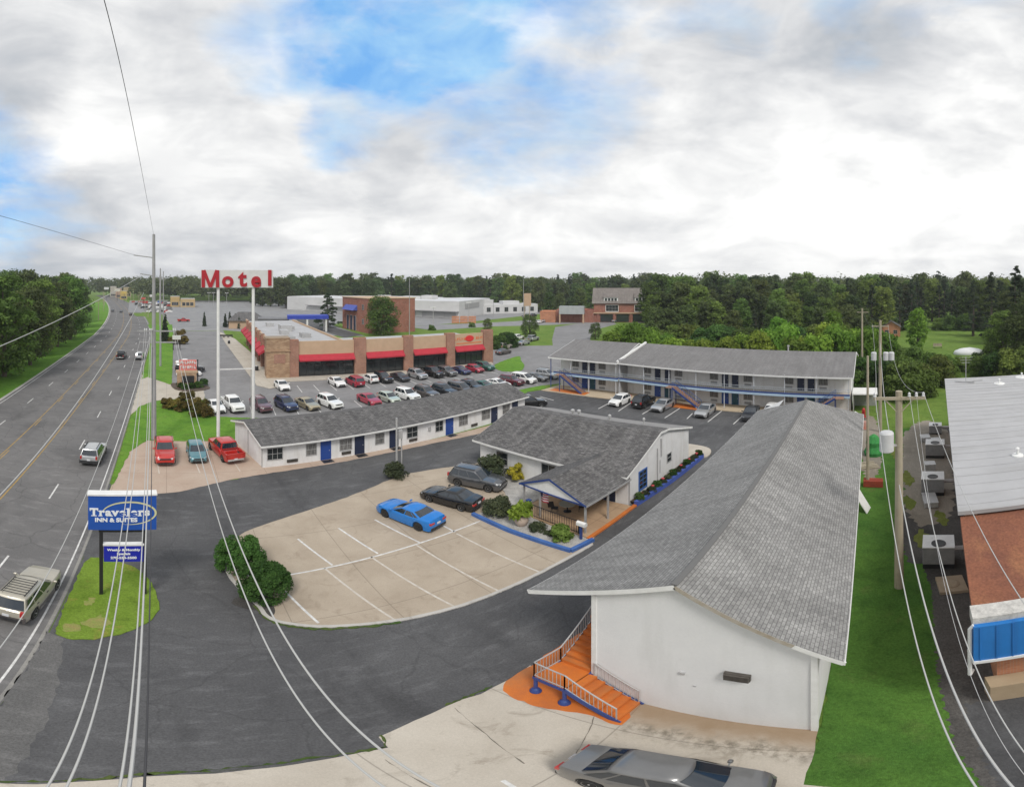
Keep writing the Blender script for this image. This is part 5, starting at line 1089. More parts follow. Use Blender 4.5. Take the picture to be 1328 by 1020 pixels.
MB(o).poly([(13.5,-3.9),(20.25,-4.95),(20.25,-34),(13.5,-34)],0,5.2).build('front_wall', BRICK2, T, fix=False)
m = MB(o); m.poly([(13.35,-3.1),(20.02,-4.05),(20.02,-34),(13.35,-34)],5.2,5.5)
for q in m.v: q.z += (q.x-13.35)*.115
m.build('rusty_roof', RUST, T, fix=False)
m = MB(o); m.poly([(12.95,-3.0),(13.75,-3.08),(13.75,-34),(12.95,-34)],5.05,5.62); m.build('roof_edge', M('peeling_white', (.62,.60,.56), (.38,.37,.35), 2.5, .85, fine=.2, finescale=12), T, fix=False)
m = MB(o); m.poly([(12.75,-2.98),(12.95,-2.98),(12.95,-34),(12.75,-34)],3.25,5.3)
for k in range(40): m.box(12.72,12.76,-3.2-k*.5,-3.16-k*.5,3.27,5.27)
m.build('blue_fascia', M('bright_blue_metal', (.015,.17,.50), (.02,.19,.55), 1.5, .45, streak=(.02,.13,.38), streak_scale=(1,2,.2)), T, fix=False)
m = MB(o); m.box(12.7,13.5,-34,-2.95,3.1,3.25); m.build('fascia_trim', TRIMW, T)
MB(o).box(12.8,13.49,-9.,-3.5,0,1.15).build('plinth', M('tan_render', (.42,.32,.21), (.37,.28,.18), 1.4, .9), T)
MB(o).box(13.42,13.5,-8.,-5.3,1.2,2.9).build('shop_window', SIGNW, T)
m = MB(o); m.tube([(12.9,-3.02,5.3),(12.9,-2.9,5.1),(12.9,-2.9,2.2),(13.4,-3.1,1.9)],.07,8); m.build('downpipe', WHITEM, T)
for x, y, s in ((26.5,-9.0,.3),(47.5,-14.,.5),(50,-17.5,.6)):
    m = MB(); m.lathe([(s*1.3,0),(s*1.2,.08),(.1,.1),(.1,.5),(.14,.52),(.05,.6)], (0,0,0), 14); v = m.build('roof_vent', TRIMW, None); v.location = (x,y,6.62); tag(v, {26.5:'small white roof vent with dark pipe on the near part of the silver roof',47.5:'white roof vent near the far edge of the silver roof',50:'wide white roof vent at the far right of the silver roof'}[x], 'roof vent')
oo = (49.2,-10.6,6.62); m = MB(oo); m.tube([(49.2,-10.6,6.6),(49.2,-10.6,9.6)],.04,6)
for z, l in ((9.5,1.6),(9.2,1.3),(8.9,1.)): m.bar((49.2,-10.6-l/2,z),(49.2,-10.6+l/2,z),.03)
m.bar((48.6,-11.4,6.7),(49.5,-9.4,6.7),.12); m.bar((49.6,-12.6,6.7),(49.2,-10.6,6.7),.1); v = m.build('roof_aerial', GREYM, None); v.location = oo; tag(v, 'thin television aerial mast on the far end of the silver roof', 'aerial')
# condensing units along the side wall
def cond(x, y, w, d, h, lab, lift=.25):
    o = (x,y,0); T = thing('air_conditioning_unit', lab, 'air conditioner', o, R(-8.4), 'big air conditioners beside the silver roof')
    m = MB(); m.box(-w/2,w/2,-d/2,d/2,lift,lift+h)
    for k in range(9): z = lift+.1+k*(h-.2)/8; m.box(-w/2-.012,w/2+.012,-d/2-.012,d/2+.012,z-.02,z+.015)
    m.build('case', M('unit_grey', (.21,.21,.215), (.27,.27,.27), 3., .6), T)
    m = MB(); m.box(-w/2-.03,w/2+.03,-d/2-.03,d/2+.03,lift+h,lift+h+.06); m.build('lid', M('unit_lid', (.78,.78,.77), (.66,.66,.65), 2., .6, fine=.1), T)
    f = MB(); f.lathe([(d*.24,0),(d*.24,.05),(d*.05,.03)], (-w*.2,0,lift+h+.06), 18); fo = f.build('fan', BLACKM, T)
    m = MB(); m.box(-w/2+.1,-w/2+.25,-d/2,d/2,0,lift); m.box(w/2-.25,w/2-.1,-d/2,d/2,0,lift); m.build('stand', BLACKM, T)
    m = MB(); m.tube([(0,-d/2,lift+h*.6),(0,-d/2-.5,lift+h*.62),(.2,-d/2-1.0,lift+h*.55)],.17,8); m.build('duct', GREYM, T, smooth=True)
cond(24.6,-3.75,1.5,1.7,1.3,'nearest big grey air conditioner with pale lid beside the rusty roof', .45); cond(35.2,-4.9,1.6,1.75,1.25,'second big air conditioner from the rusty roof', .4); cond(43.6,-6.3,1.6,1.8,1.2,'third big air conditioner from the rusty roof', .4)
cond(51.,-7.4,1.3,1.4,.9,'farthest small air conditioner beside the dark trees', .2)
for x, y, lab in ((22.,-4.0,'square concrete cover on the gravel below the nearest air conditioner'),):
    m = MB(); m.box(-.8,.8,-.7,.7,0,.22); m.lathe([(.42,.22),(.42,.26),(.3,.3)], (0,0,0), 16); v = m.build('pit_cover', M('tan_pad', (.33,.26,.18), (.4,.32,.23), 2., .9), None); v.location = (x,y,.02); tag(v, lab, 'pit cover')
rnd = random.Random(8)
for k, (x, y, w, d, h, lab) in enumerate(((33.2,-4.4,1.9,1.0,.5,'low grey equipment box in front of the second air conditioner'),(39.2,-5.2,.9,.9,1.1,'small square unit between the second and third air conditioners'),(46.5,-6.8,1.1,.9,.8,'grey box behind the third air conditioner'),(48.5,-5.9,1.2,1.,.5,'pale box on the rough ground behind the third air conditioner'))):
    m = MB(); m.box(-w/2,w/2,-d/2,d/2,.1,h); m.box(-w/2-.03,w/2+.03,-d/2-.03,d/2+.03,h,h+.05); m.box(-w/2+.1,-w/2+.2,-d/2,d/2,0,.1); m.box(w/2-.2,w/2-.1,-d/2,d/2,0,.1); m.tube([(w/2,0,h*.5),(w/2+.4,-.3,h*.5),(w/2+.4,-.5,.1)],.05,6); v = m.build('equipment_box', GREYM, None); v.location = (x,y,.03); tag(v, lab, 'equipment box')
# odds and ends behind the long block
o = (38.4,.1,0)
def clutter(lab, cat, name, mat, fn, loc, rz=0):
    m = MB(); fn(m); v = m.build(name, mat, None); v.location = loc; v.rotation_euler = (0,0,rz); tag(v, lab, cat)
clutter('orange traffic barrel behind the far end of the shingle roof', 'barrel', 'barrel', M('barrel_orange', (.55,.09,.03), (.62,.5,.45), .9, .6), lambda m: m.lathe([(.34,0),(.36,.05),(.30,.35),(.31,.4),(.27,.75),(.24,.95),(.18,1.0)], (0,0,0), 16), (53.,.7,0.03))
clutter('red gas cylinder trolley at the corner of the two-storey block', 'trolley', 'trolley', M('cart_red', (.45,.03,.03), None, rough=.5), lambda m: (m.box(-.4,.4,-.3,.3,.3,.38), m.lathe([(.2,.38),(.2,1.4),(.1,1.55)], (-.15,0,0), 12), m.lathe([(.18,.38),(.18,1.2),(.1,1.32)], (.25,.05,0), 12), m.tube([(-.4,-.2,.3),(-.4,-.2,1.2),(-.4,.2,1.2),(-.4,.2,.3)],.03,6), m.cyl(-.3,-.34,0,.3,.05,.05), m.cyl(.3,.34,0,.3,.05,.05)), (57.2,.9,.03))
clutter('green garden net heap beside the slim pale pole', 'net', 'net', M('net_green', (.05,.30,.07), (.04,.22,.06), 3., .9, fine=.4, finescale=12), lambda m: m.lathe([(.9,0),(1.0,.4),(.75,1.0),(.8,1.5),(.4,2.1),(.1,2.3)], (0,0,0), 11), (44.5,-.3,.03))
clutter('white board leaning at the corner of the long block', 'board', 'leaning_board', TRIMW, lambda m: m.bar((0,0,0),(.9,.1,1.7),1.1,.06), (32.2,.15,.03), R(70))
clutter('rusty red scrap stack behind the white leaning board', 'scrap stack', 'scrap_stack', M('scrap_red', (.38,.06,.03), (.25,.05,.03), 3., .8), lambda m: [m.bar((i*.2,-.4,.1+.15*j),(i*.2+.1,1.2,.12+.15*j),.14) for i in range(4) for j in range(4)], (36.5,-.6,.03))
clutter('loose pile of grey timber behind the long block', 'timber pile', 'timber_pile', POLEW, lambda m: [m.bar((i*.25,0,.08+.05*(i % 3)),(i*.25+.4,2.6,.1+.07*(i % 2)),.16,.07) for i in range(6)], (41.,-.8,.03), R(25))
# ------------------------------------------------------------------ planting bed, porch furniture
PEB = M('white_pebbles', (.30,.29,.28), (.44,.43,.41), 2., .9, fine=.35, finescale=14, bmp=.5, bscale=22)
bed = [(19.9,24.3),(20.05,20.9),(20.35,18.4),(20.6,16.35),(22.5,16.15),(22.5,22.9),(27.6,23.2),(26.8,31.2),(25.6,31.3),(24.9,27.),(23.2,24.)]
sheet('pebble_bed', ragged(bed, .4, .05, 41), .09, PEB)
k = MB((20.3,20,0)); kp = [(19.85,24.4),(20.0,20.9),(20.3,18.4),(20.55,16.25),(22.5,16.05)]
for a, b in zip(kp, kp[1:]): k.bar((*a,.14),(*b,.14),.26,.28)
v = k.build('planter_kerb', BLUEP, None); v.location = (20.3,20,0); tag(v, 'blue painted kerb round the pebble bed in front of the porch', 'kerb')
k = MB((34,16.3,0)); kp = [(28.6,16.55),(34,16.2),(40.6,16.0),(41.2,16.6)]
for a, b in zip(kp, kp[1:]): k.bar((*a,.22),(*b,.22),.3,.44)
v = k.build('planter_kerb', M('violet_blue_paint', (.05,.09,.36), (.07,.12,.42), 2., .6), None); v.location = (34,16.3,0); tag(v, 'violet blue kerb along the narrow flower bed under the office side wall', 'kerb')
sheet('flower_soil', [(28.7,16.65),(34,16.35),(40.5,16.15),(41,16.6),(40.,16.95),(28.7,17.05)], .34, M('dark_soil', (.05,.035,.025), (.08,.06,.04), 4., .95))
sheet('end_pavement', smooth_loop([(40.4,16.),(42.5,15.8),(43.6,17.2),(43.4,20.5),(41.5,22),(39.9,20)], 4), .12, CONC2)
o = (23.0,19.4,0); T = thing('railing', 'black iron railing at the front of the porch', 'railing', o); m = MB(o); rail(m, (22.68,21.7,.12), (22.72,17.3,.12), 1.05, 22, .022); m.build('panel', BLACKM, T); m = MB(o); m.box(22.64,22.78,17.2,17.32,.1,1.25); m.build('post', BLACKM, T); m = MB(o); m.box(22.62,22.76,21.65,21.78,.1,1.25); m.build('post', BLACKM, T)
o = (22.2,16.75,0); T = thing('mailbox', 'white mailbox on a dark blue post at the corner of the pebble bed', 'mailbox', o)
MB(o).box(22.13,22.27,16.68,16.82,.08,1.25).build('post', DBLUE, T)
m = MB(o); m.prism([(-.16,0),(.16,0),(.16,.2)]+[(.16*math.cos(a),.2+.13*math.sin(a)) for a in np.linspace(.3,2.84,7)]+[(-.16,.2)], 'x', -.35,.35); m.v = [Vector((22.2+p.y*.9, 16.7-p.x*.95, 1.25+p.z)) for p in m.v]; m.build('box', TRIMW, T)
m = MB((22.9,21.9,0)); m.box(22.78,23.02,21.78,22.02,0,1.2); m.box(22.74,23.06,21.74,22.06,1.2,1.28); v = m.build('bollard', DBLUE, None); v.location = (22.9,21.9,.05); tag(v, 'dark blue wooden bollard behind the clay pot', 'bollard')
o = (21.2,20.95,.09); m = MB(); m.lathe([(.26,0),(.42,.2),(.5,.5),(.46,.78),(.38,.9),(.42,.95),(.36,.93),(.3,.85)], (0,0,0), 22); v = m.build('plant_pot', M('pale_clay', (.50,.40,.33), (.43,.34,.28), 2., .85), None, smooth=True, angle=50); v.location = o; tag(v, 'large round pale clay pot in the pebble bed', 'plant pot')
def chair(x, y, rz, lab, z=.12):
    T = thing('patio_chair', lab, 'chair', (x,y,z), rz, 'patio chairs on the porch'); m = MB(); m.box(-.24,.24,-.24,.24,.40,.44); m.build('seat', BLACKM, T); m = MB(); m.bar((-.0,.24,.44),(0,.32,.95),.46,.03); m.build('backrest', BLACKM, T)
    for sx in (-1,1):
        for sy in (-1,1): MB().bar((sx*.21,sy*.21,0),(sx*.21,sy*.21,.4),.03).build('leg', BLACKM, T)
chair(24.2,20.6,R(30),'black patio chair nearest the porch railing'); chair(25.8,20.9,R(-140),'black patio chair behind the porch table'); chair(25.6,19.2,R(-60),'black patio chair right of the porch table')
o = (24.9,20.0,.12); T = thing('patio_table', 'round pale patio table under the porch roof', 'table', o); m = MB(); m.lathe([(.02,.68),(.6,.68),(.6,.72),(.02,.72)], (0,0,0), 24); m.build('tabletop', M('table_top', (.36,.37,.33), None, rough=.6), T); m = MB(); m.lathe([(.3,0),(.28,.04),(.05,.08),(.05,.68)], (0,0,0), 14); m.build('pedestal', BLACKM, T)
# flag hanging from the porch
o = (23.1,21.2,1.3); T = thing('flag', 'red and white striped flag with blue corner hanging under the porch', 'flag', o); m = MB(); m.tube([(0,0,1.15),(0,-1.0,1.15)],.02,6); m.build('staff', GREYM, T)
FLR = M('flag_red', (.42,.03,.06), None, rough=.8); FLW = M('flag_white', (.62,.60,.60), None, rough=.8); FLB = M('flag_blue', (.02,.03,.14), None, rough=.8)
def flagpt(u, v): return (.05*math.sin(u*9)+.02, -.1-u*.85, 1.12-v*.95)
m = MB(); N, K = 14, 9; fm = []
pts = [flagpt(i/N, j/K) for i in range(N+1) for j in range(K+1)]; m.add(pts, [(i*(K+1)+j, (i+1)*(K+1)+j, (i+1)*(K+1)+j+1, i*(K+1)+j+1) for i in range(N) for j in range(K)])
cloth = m.build('cloth', FLR, T, fix=False); cloth.data.materials.append(FLW); cloth.data.materials.append(FLB)
for i in range(N):
    for j in range(K): cloth.data.polygons[i*K+j].material_index = 2 if i < 6 and j < 5 else j % 2
m = MB(); m.cyl(0,0,0,.75,.03,.03,8); m.box(-.03,.05,-.28,.28,.75,1.25); v = m.build('small_sign', TRIMW, None); v.location = (4.15,21.9,.05); v.rotation_euler = (0,0,R(35)); tag(v, 'small white upright sign between the two round bushes', 'sign')

# street furniture on the shop walk
def bin_(x, y, lab): o = (x,y,.14); T = thing('litter_bin', lab, 'litter bin', o, 0, 'litter bins on the shop walk'); m = MB(); m.lathe([(.3,0),(.36,.1),(.36,.85),(.33,.9)], (0,0,0), 14); m.build('body', BLACKM, T, smooth=True, angle=40); m = MB(); m.lathe([(.34,.9),(.30,1.02),(.12,1.1)], (0,0,0), 14); m.build('lid', GREYM, T)
x, y = G(333,481); bin_(x, y, 'dark litter bin on the walk beside the stone tower'); x, y = G(297,446); bin_(x, y, 'dark litter bin farther along the shop walk')
for k, px in enumerate((287,293,299)):
    x, y = G(px,438); T = thing('walk_bench', 'dark bench on the far end of the shop walk, %s' % ('nearest the highway','between two others','nearest the red awnings')[k], 'bench', (x,y,.14), .2, 'benches on the shop walk')
    m = MB(); m.box(-.8,.8,-.22,.22,.42,.48); m.build('seat', BLACKM, T); m = MB(); m.bar((-.8,.25,.7),(.8,.25,.7),.05,.4); m.build('backrest', BLACKM, T)
    for s in (-1,1): m = MB(); m.box(s*.6-.05,s*.6+.05,-.2,.2,0,.42); m.build('leg', BLACKM, T)
# ------------------------------------------------------------------ trees and shrubs
def leafmat(name, dark, mid, light, hue=.06):
    m, nt, b = base_mat(name, .75, spec=.25)
    a = nd(nt, 'ShaderNodeAttribute'); a.attribute_name = 'tint'
    r = nd(nt, 'ShaderNodeValToRGB'); e = r.color_ramp.elements; e[0].position = .05; e[0].color = c4(dark); e[1].position = .95; e[1].color = c4(light); k = e.new(.5); k.color = c4(mid)
    nt.links.new(a.outputs['Fac'], r.inputs['Fac'])
    oi = nd(nt, 'ShaderNodeObjectInfo'); hs = nd(nt, 'ShaderNodeHueSaturation'); mr = nd(nt, 'ShaderNodeMapRange'); mr.inputs['To Min'].default_value = .5-hue*.6; mr.inputs['To Max'].default_value = .5+hue*.4
    nt.links.new(oi.outputs['Random'], mr.inputs['Value']); nt.links.new(mr.outputs[0], hs.inputs['Hue'])
    m2 = nd(nt, 'ShaderNodeMapRange'); m2.inputs['To Min'].default_value = .62; m2.inputs['To Max'].default_value = 1.38
    nt.links.new(mth(nt, 'FRACT', mth(nt, 'MULTIPLY', oi.outputs['Random'], 7.31)), m2.inputs['Value']); nt.links.new(m2.outputs[0], hs.inputs['Value'])
    nt.links.new(r.outputs[0], hs.inputs['Color']); nt.links.new(hs.outputs[0], b.inputs['Base Color'])
    tr = nd(nt, 'ShaderNodeBsdfTranslucent'); nt.links.new(hs.outputs[0], tr.inputs['Color']); mx = nd(nt, 'ShaderNodeMixShader'); mx.inputs[0].default_value = .42
    o = nt.nodes['Material Output']; nt.links.new(b.outputs[0], mx.inputs[1]); nt.links.new(tr.outputs[0], mx.inputs[2]); nt.links.new(mx.outputs[0], o.inputs['Surface']); return m
LF_MID = leafmat('broad_leaves', (.065,.105,.025), (.12,.19,.04), (.19,.28,.06)); LF_DARK = leafmat('dark_leaves', (.05,.078,.028), (.085,.128,.042), (.13,.185,.055)); LF_BRIGHT = leafmat('bright_leaves', (.10,.19,.02), (.17,.30,.035), (.27,.42,.07)); LF_CON = leafmat('needles', (.032,.05,.028), (.05,.075,.04), (.08,.11,.055), .03)
LF_FAR = leafmat('far_leaves', (.06,.088,.034), (.10,.145,.05), (.15,.20,.07)); LF_YEL = leafmat('yellow_leaves', (.16,.17,.02), (.38,.33,.03), (.5,.42,.05), .02); LF_OLIVE = leafmat('olive_leaves', (.07,.06,.015), (.16,.13,.03), (.24,.19,.05), .02); LF_BUSH = leafmat('bush_leaves', (.03,.07,.015), (.065,.14,.028), (.115,.21,.05), .03); LF_RED = leafmat('bronze_leaves', (.035,.05,.028), (.07,.09,.045), (.12,.14,.07), .02)
BARK = M('bark', (.09,.07,.055), (.14,.115,.09), 4., .95)
def leaves(clumps, n, leaf, seed, flat=0., droop=0., shell=.55, aspect=.7):
    """n leaf-cluster faces spread over the given clumps (x,y,z,r,squash,tint)"""
    g = np.random.default_rng(seed); C = np.array([c[:6] for c in clumps], float)
    w = C[:,3]**2; idx = g.choice(len(C), n, p=w/w.sum()); c = C[idx]
    d = g.normal(size=(n,3)); d /= np.linalg.norm(d, axis=1)[:,None]; d[:,2] = np.where(d[:,2] < -.35, -d[:,2]*.6, d[:,2])
    rr = c[:,3]*(shell+(1.06-shell)*g.random(n)**.6); p = c[:,:3]+d*rr[:,None]*np.stack([np.ones(n),np.ones(n),c[:,4]],1)
    nn = d*.9+g.normal(size=(n,3))*.45+np.array([0,0,.35]); nn /= np.linalg.norm(nn, axis=1)[:,None]
    if flat: nn = nn*(1-flat)+np.array([0,0,1])*flat; nn /= np.linalg.norm(nn, axis=1)[:,None]
    t = g.normal(size=(n,3)); t -= (t*nn).sum(1)[:,None]*nn; t /= np.linalg.norm(t, axis=1)[:,None]; b = np.cross(nn, t)
    s = leaf*(.6+.8*g.random(n))[:,None]
    v = np.stack([p-t*s*.55, p+b*s*.5*aspect+t*s*.05, p+t*s*.6-np.array([0,0,1])*s*droop, p-b*s*.5*aspect-t*s*.05], 1).reshape(-1,3)
    tint = np.clip(.5+c[:,5]+g.normal(size=n)*.17+.0*d[:,2], 0, 1)
    return v, np.repeat(tint, 4)
def leafmesh(name, v, tint):
    n = len(v)//4; me = bpy.data.meshes.new(name); me.vertices.add(len(v)); me.vertices.foreach_set('co', v.astype(np.float32).ravel())
    me.loops.add(4*n); me.loops.foreach_set('vertex_index', np.arange(4*n, dtype=np.int32)); me.polygons.add(n); me.polygons.foreach_set('loop_start', np.arange(0,4*n,4, dtype=np.int32))
    a = me.attributes.new('tint', 'FLOAT', 'POINT'); a.data.foreach_set('value', tint.astype(np.float32)); me.update(calc_edges=True); return me
def crown(kind, H, W, seed):
    g = random.Random(seed); cl = []
    if kind == 'broad':
        for k in range(84):
            z = g.uniform(.09,.96); w = math.sin(math.pi*min(1, (z-.05)/.98)**.85)**.65; a = g.uniform(0,6.283); q = g.uniform(.25,.95)**.6
            r = W*g.uniform(.085,.19); cl.append((math.cos(a)*q*w*(W/2-r*.3), math.sin(a)*q*w*(W/2-r*.3), z*H-r*.3, r, g.uniform(.65,1.), g.uniform(-.22,.2)))
        for k in range(7): cl.append((g.uniform(-.14,.14)*W, g.uniform(-.14,.14)*W, H*g.uniform(.4,.85), W*.26, .9, -.15))
    elif kind == 'egg':
        for k in range(40):
            z = g.uniform(.12,.95); w = (math.sin(math.pi*z**.8))**.7; a = g.uniform(0,6.283); r = W*g.uniform(.14,.2); cl.append((math.cos(a)*w*(W/2-r*.7)*.9, math.sin(a)*w*(W/2-r*.7)*.9, z*H-r*.2, r, 1., g.uniform(-.2,.15)))
    elif kind == 'conifer':
        for k in range(60):
            z = g.uniform(.08,1.)**.9; w = (1.02-z)**.75; a = g.uniform(0,6.283); q = g.uniform(.3,1.); r = W*g.uniform(.07,.14)*(1.15-z*.6); cl.append((math.cos(a)*q*w*W/2, math.sin(a)*q*w*W/2, z*H-q*w*W*.06, r, .5, g.uniform(-.2,.25)))
    elif kind == 'shrub':
        for k in range(26):
            a = g.uniform(0,6.283); z = g.uniform(.1,.85); q = g.uniform(.2,1)**.5; w = math.sqrt(max(.05, 1-(z*.98)**2)); r = W*g.uniform(.12,.22); cl.append((math.cos(a)*q*w*(W/2-r*.6), math.sin(a)*q*w*(W/2-r*.6), z*H-r*.3+.08, r, g.uniform(.7,1.), g.uniform(-.25,.25)))
    elif kind == 'dome':
        for k in range(150):
            a = g.uniform(0,6.283); z = g.uniform(.04,.93); w = math.sqrt(max(.1, 1-((z-.38)/.62)**2)); r = W*g.uniform(.07,.11); cl.append((math.cos(a)*w*(W/2-r*.8), math.sin(a)*w*(W/2-r*.8), z*H-r*.4+.1, r, 1., g.uniform(-.16,.16)))
        for z in (.3,.5,.66,.8): cl.append((0,0,z*H,W*.3*(1.25-z*.55),.8,-.1))
    elif kind == 'spire':
        for k in range(22): z = k/22; r = W*.36*(1.02-z)**.7+.05; a = g.uniform(0,6.283); cl.append((math.cos(a)*r*.3, math.sin(a)*r*.3, z*H*.96+.1, r, 1.3, g.uniform(-.15,.15)))
    return cl
def trunk_mb(H, W, seed, kind):
    g = random.Random(seed+5); m = MB(); r = H*.018+.06
    m.tube([(0,0,-.3),(g.uniform(-.1,.1),0,H*.2),(g.uniform(-.3,.3),g.uniform(-.3,.3),H*.5),(g.uniform(-.4,.4),g.uniform(-.4,.4),H*.86)], [r*1.35,r,r*.7,r*.2], 8)
    if kind != 'conifer':
        for k in range(7):
            a = g.uniform(0,6.283); z = H*g.uniform(.2,.5); l = W*g.uniform(.22,.4); m.tube([(0,0,z),(math.cos(a)*l*.5,math.sin(a)*l*.5,z+l*.45),(math.cos(a)*l,math.sin(a)*l,z+l*.95)], [r*.5,r*.32,r*.1], 5)
    return m
TP = {}
def proto(key, kind, H, W, n, leaf, mat, seed, flat=0., droop=.15):
    v, t = leaves(crown(kind, H, W, seed), n, leaf, seed, flat, droop); me = leafmesh('crown', v, t); me.materials.append(mat); TP[key] = (me, kind, H, W, seed, None)
def plant(key, name, label, cat, x, y, s=1., rz=0., group=None, z=0., sz=None, trunk=True):
    me, kind, H, W, seed, tm = TP[key]
    T = thing(name, label, cat, (x,y,z), rz, group); c = bpy.data.objects.new('crown' if trunk else 'foliage', me); COL.objects.link(c); c.parent = T; c.scale = (s,s,sz or s)
    if trunk:
        if tm is None: b = trunk_mb(H, W, seed, kind).build('trunk', BARK, None, smooth=True); tm = b.data; bpy.data.objects.remove(b); TP[key] = (me, kind, H, W, seed, tm)
        t = bpy.data.objects.new('trunk', tm); COL.objects.link(t); t.parent = T; t.scale = (s,s,sz or s)
    return T
for k in range(4): proto('near%d' % k, 'broad', 19, 12.5, 9000, .55, (LF_MID, LF_DARK, LF_MID, LF_DARK)[k], 100+k)
for k in range(4): proto('wood%d' % k, 'broad', 21, 12, 3600, .85, (LF_MID, LF_DARK, LF_FAR, LF_FAR)[k], 120+k)
for k in range(3): proto('fir%d' % k, 'conifer', 21, 8.5, 3600, .7, LF_CON, 140+k, .2, .3)
proto('pine', 'conifer', 22, 12, 6000, .6, LF_CON, 150, .25, .3)
for k in range(3): proto('lush%d' % k, 'shrub', 5.5, 7.5, 3600, .42, LF_BRIGHT, 160+k)
for k in range(3): proto('vine%d' % k, 'shrub', 6, 8.5, 4200, .42, (LF_MID, LF_BUSH, LF_MID)[k], 170+k)
proto('lushtree', 'broad', 11, 6.5, 4200, .45, LF_BRIGHT, 165)
proto('egg', 'egg', 12, 9.4, 5200, .42, LF_DARK, 180); proto('street', 'broad', 13.5, 12.5, 7000, .5, LF_MID, 181); proto('cedar', 'conifer', 14, 13, 4200, .6, LF_CON, 182, .35, .3)
proto('round_bush', 'dome', 2.9, 3.4, 15000, .13, LF_BUSH, 190, 0., .1); proto('bush', 'shrub', 1.6, 2.2, 2600, .16, LF_BUSH, 191); proto('darkbush', 'shrub', 2.5, 3.2, 3600, .2, LF_RED, 192); proto('yellow', 'shrub', 1.9, 1.5, 2200, .15, LF_YEL, 193); proto('green', 'shrub', 1.0, 1.5, 1800, .15, leafmat('spring_leaves', (.06,.10,.02), (.13,.20,.04), (.22,.3,.07), .02), 194); proto('low', 'shrub', .55, 1.4, 1300, .12, LF_RED, 195); proto('olive', 'shrub', 2.0, 2.6, 2600, .2, LF_OLIVE, 196); proto('spire', 'spire', 7, 2.4, 2200, .3, LF_CON, 197); proto('palm', 'shrub', 1.5, 2.2, 700, .42, LF_BRIGHT, 198, 0., .9)
rnd = random.Random(21)
def rz(): return rnd.uniform(0, 6.28)
# left of the highway
LT = 'trees left of the highway'
spots = [(-29.5,79,1.02),(-33,68,.95),(-36,58,1.),(-28.6,92,.95),(-31,106,1.05),(-29.8,121,1.),(-30.5,137,1.04),(-32,155,1.),(-36,175,1.03),(-41,197,1.02),(-47,222,1.),(-54,250,1.),(-63,280,1.)]
for i, (x, y, s) in enumerate(spots): plant('near%d' % (i % 4), 'broadleaf_tree', ('broadleaf tree with visible trunk, nearest the camera beside the highway grass' if i == 0 else 'dense broadleaf tree in the front line left of the highway'), 'tree', x+rnd.uniform(-.6,.6), y, s*rnd.uniform(.95,1.06), rz(), LT)
for i in range(44):
    y = 62+i*5.6+rnd.uniform(-2,2); x = -42-rnd.uniform(0,30)+min(0,bendx(y))*1.2; plant(('near','wood')[y > 130]+str(rnd.randrange(3 if y > 130 else 4)), 'broadleaf_tree', 'broadleaf tree behind the front line left of the highway', 'tree', x, y, rnd.uniform(.98,1.14), rz(), LT)
# wood behind the two-storey block and along the right
def pol(px, r): a = (px-AZ0)/PXR; return (r*math.sin(a), r*math.cos(a))
WT_ = 'trees of the wood behind the motel'
for r0, px0, px1, st, h in ((134,848,1128,19,.58),(152,842,1150,20,.74),(174,846,1345,19,.88),(200,850,1345,19,.98),(232,850,1345,18,1.06)):
    p = px0
    while p < px1:
        x, y = pol(p+rnd.uniform(-6,6), r0+rnd.uniform(-9,9)); k = rnd.random()
        if not (1150 < p < 1262 and r0 < 170):
            fir = p > 1150 and k < .45 or k < .1
            plant(('fir%d' % rnd.randrange(3)) if fir else 'wood%d' % rnd.choice((0,0,1,1,2)), 'fir_tree' if fir else 'broadleaf_tree', 'dark fir in the wood behind the motel' if fir else 'broadleaf tree in the wood behind the motel', 'tree', x, y, h*rnd.uniform(.86,1.12), rz(), WT_)
        p += st*rnd.uniform(.8,1.2)
for px in range(846,1140,13):
    x, y = pol(px+rnd.uniform(-5,5), 122+rnd.uniform(-6,6)); plant('vine%d' % rnd.randrange(3), 'shrub', 'undergrowth shrub at the edge of the wood behind the motel', 'shrub', x, y, rnd.uniform(.9,1.25), rz(), 'undergrowth at the edge of the wood', trunk=False)
for px in range(1150,1345,16):
    x, y = pol(px+rnd.uniform(-5,5), 168+rnd.uniform(-5,5)); plant('vine%d' % rnd.randrange(3), 'shrub', 'undergrowth shrub beyond the green field', 'shrub', x, y, rnd.uniform(.8,1.2), rz(), 'undergrowth beyond the field', trunk=False)
# wood behind the warehouse
WH = 'trees of the far wood behind the warehouse'
for r0, px0, px1, st, h in ((325,355,560,14,1.04),(285,560,850,14,.98),(345,330,860,14,1.12),(390,330,870,14,1.2)):
    p = px0
    while p < px1:
        x, y = pol(p+rnd.uniform(-5,5), r0+rnd.uniform(-12,12)); k = rnd.random()
        plant(('fir%d' % rnd.randrange(3)) if k < .15 else 'wood%d' % rnd.choice((0,1,1,2,3)), 'fir_tree' if k < .15 else 'broadleaf_tree', 'dark fir in the far wood behind the warehouse' if k < .15 else 'broadleaf tree in the far wood behind the warehouse', 'tree', x, y, h*rnd.uniform(.85,1.1), rz(), WH)
        p += st*rnd.uniform(.8,1.25)
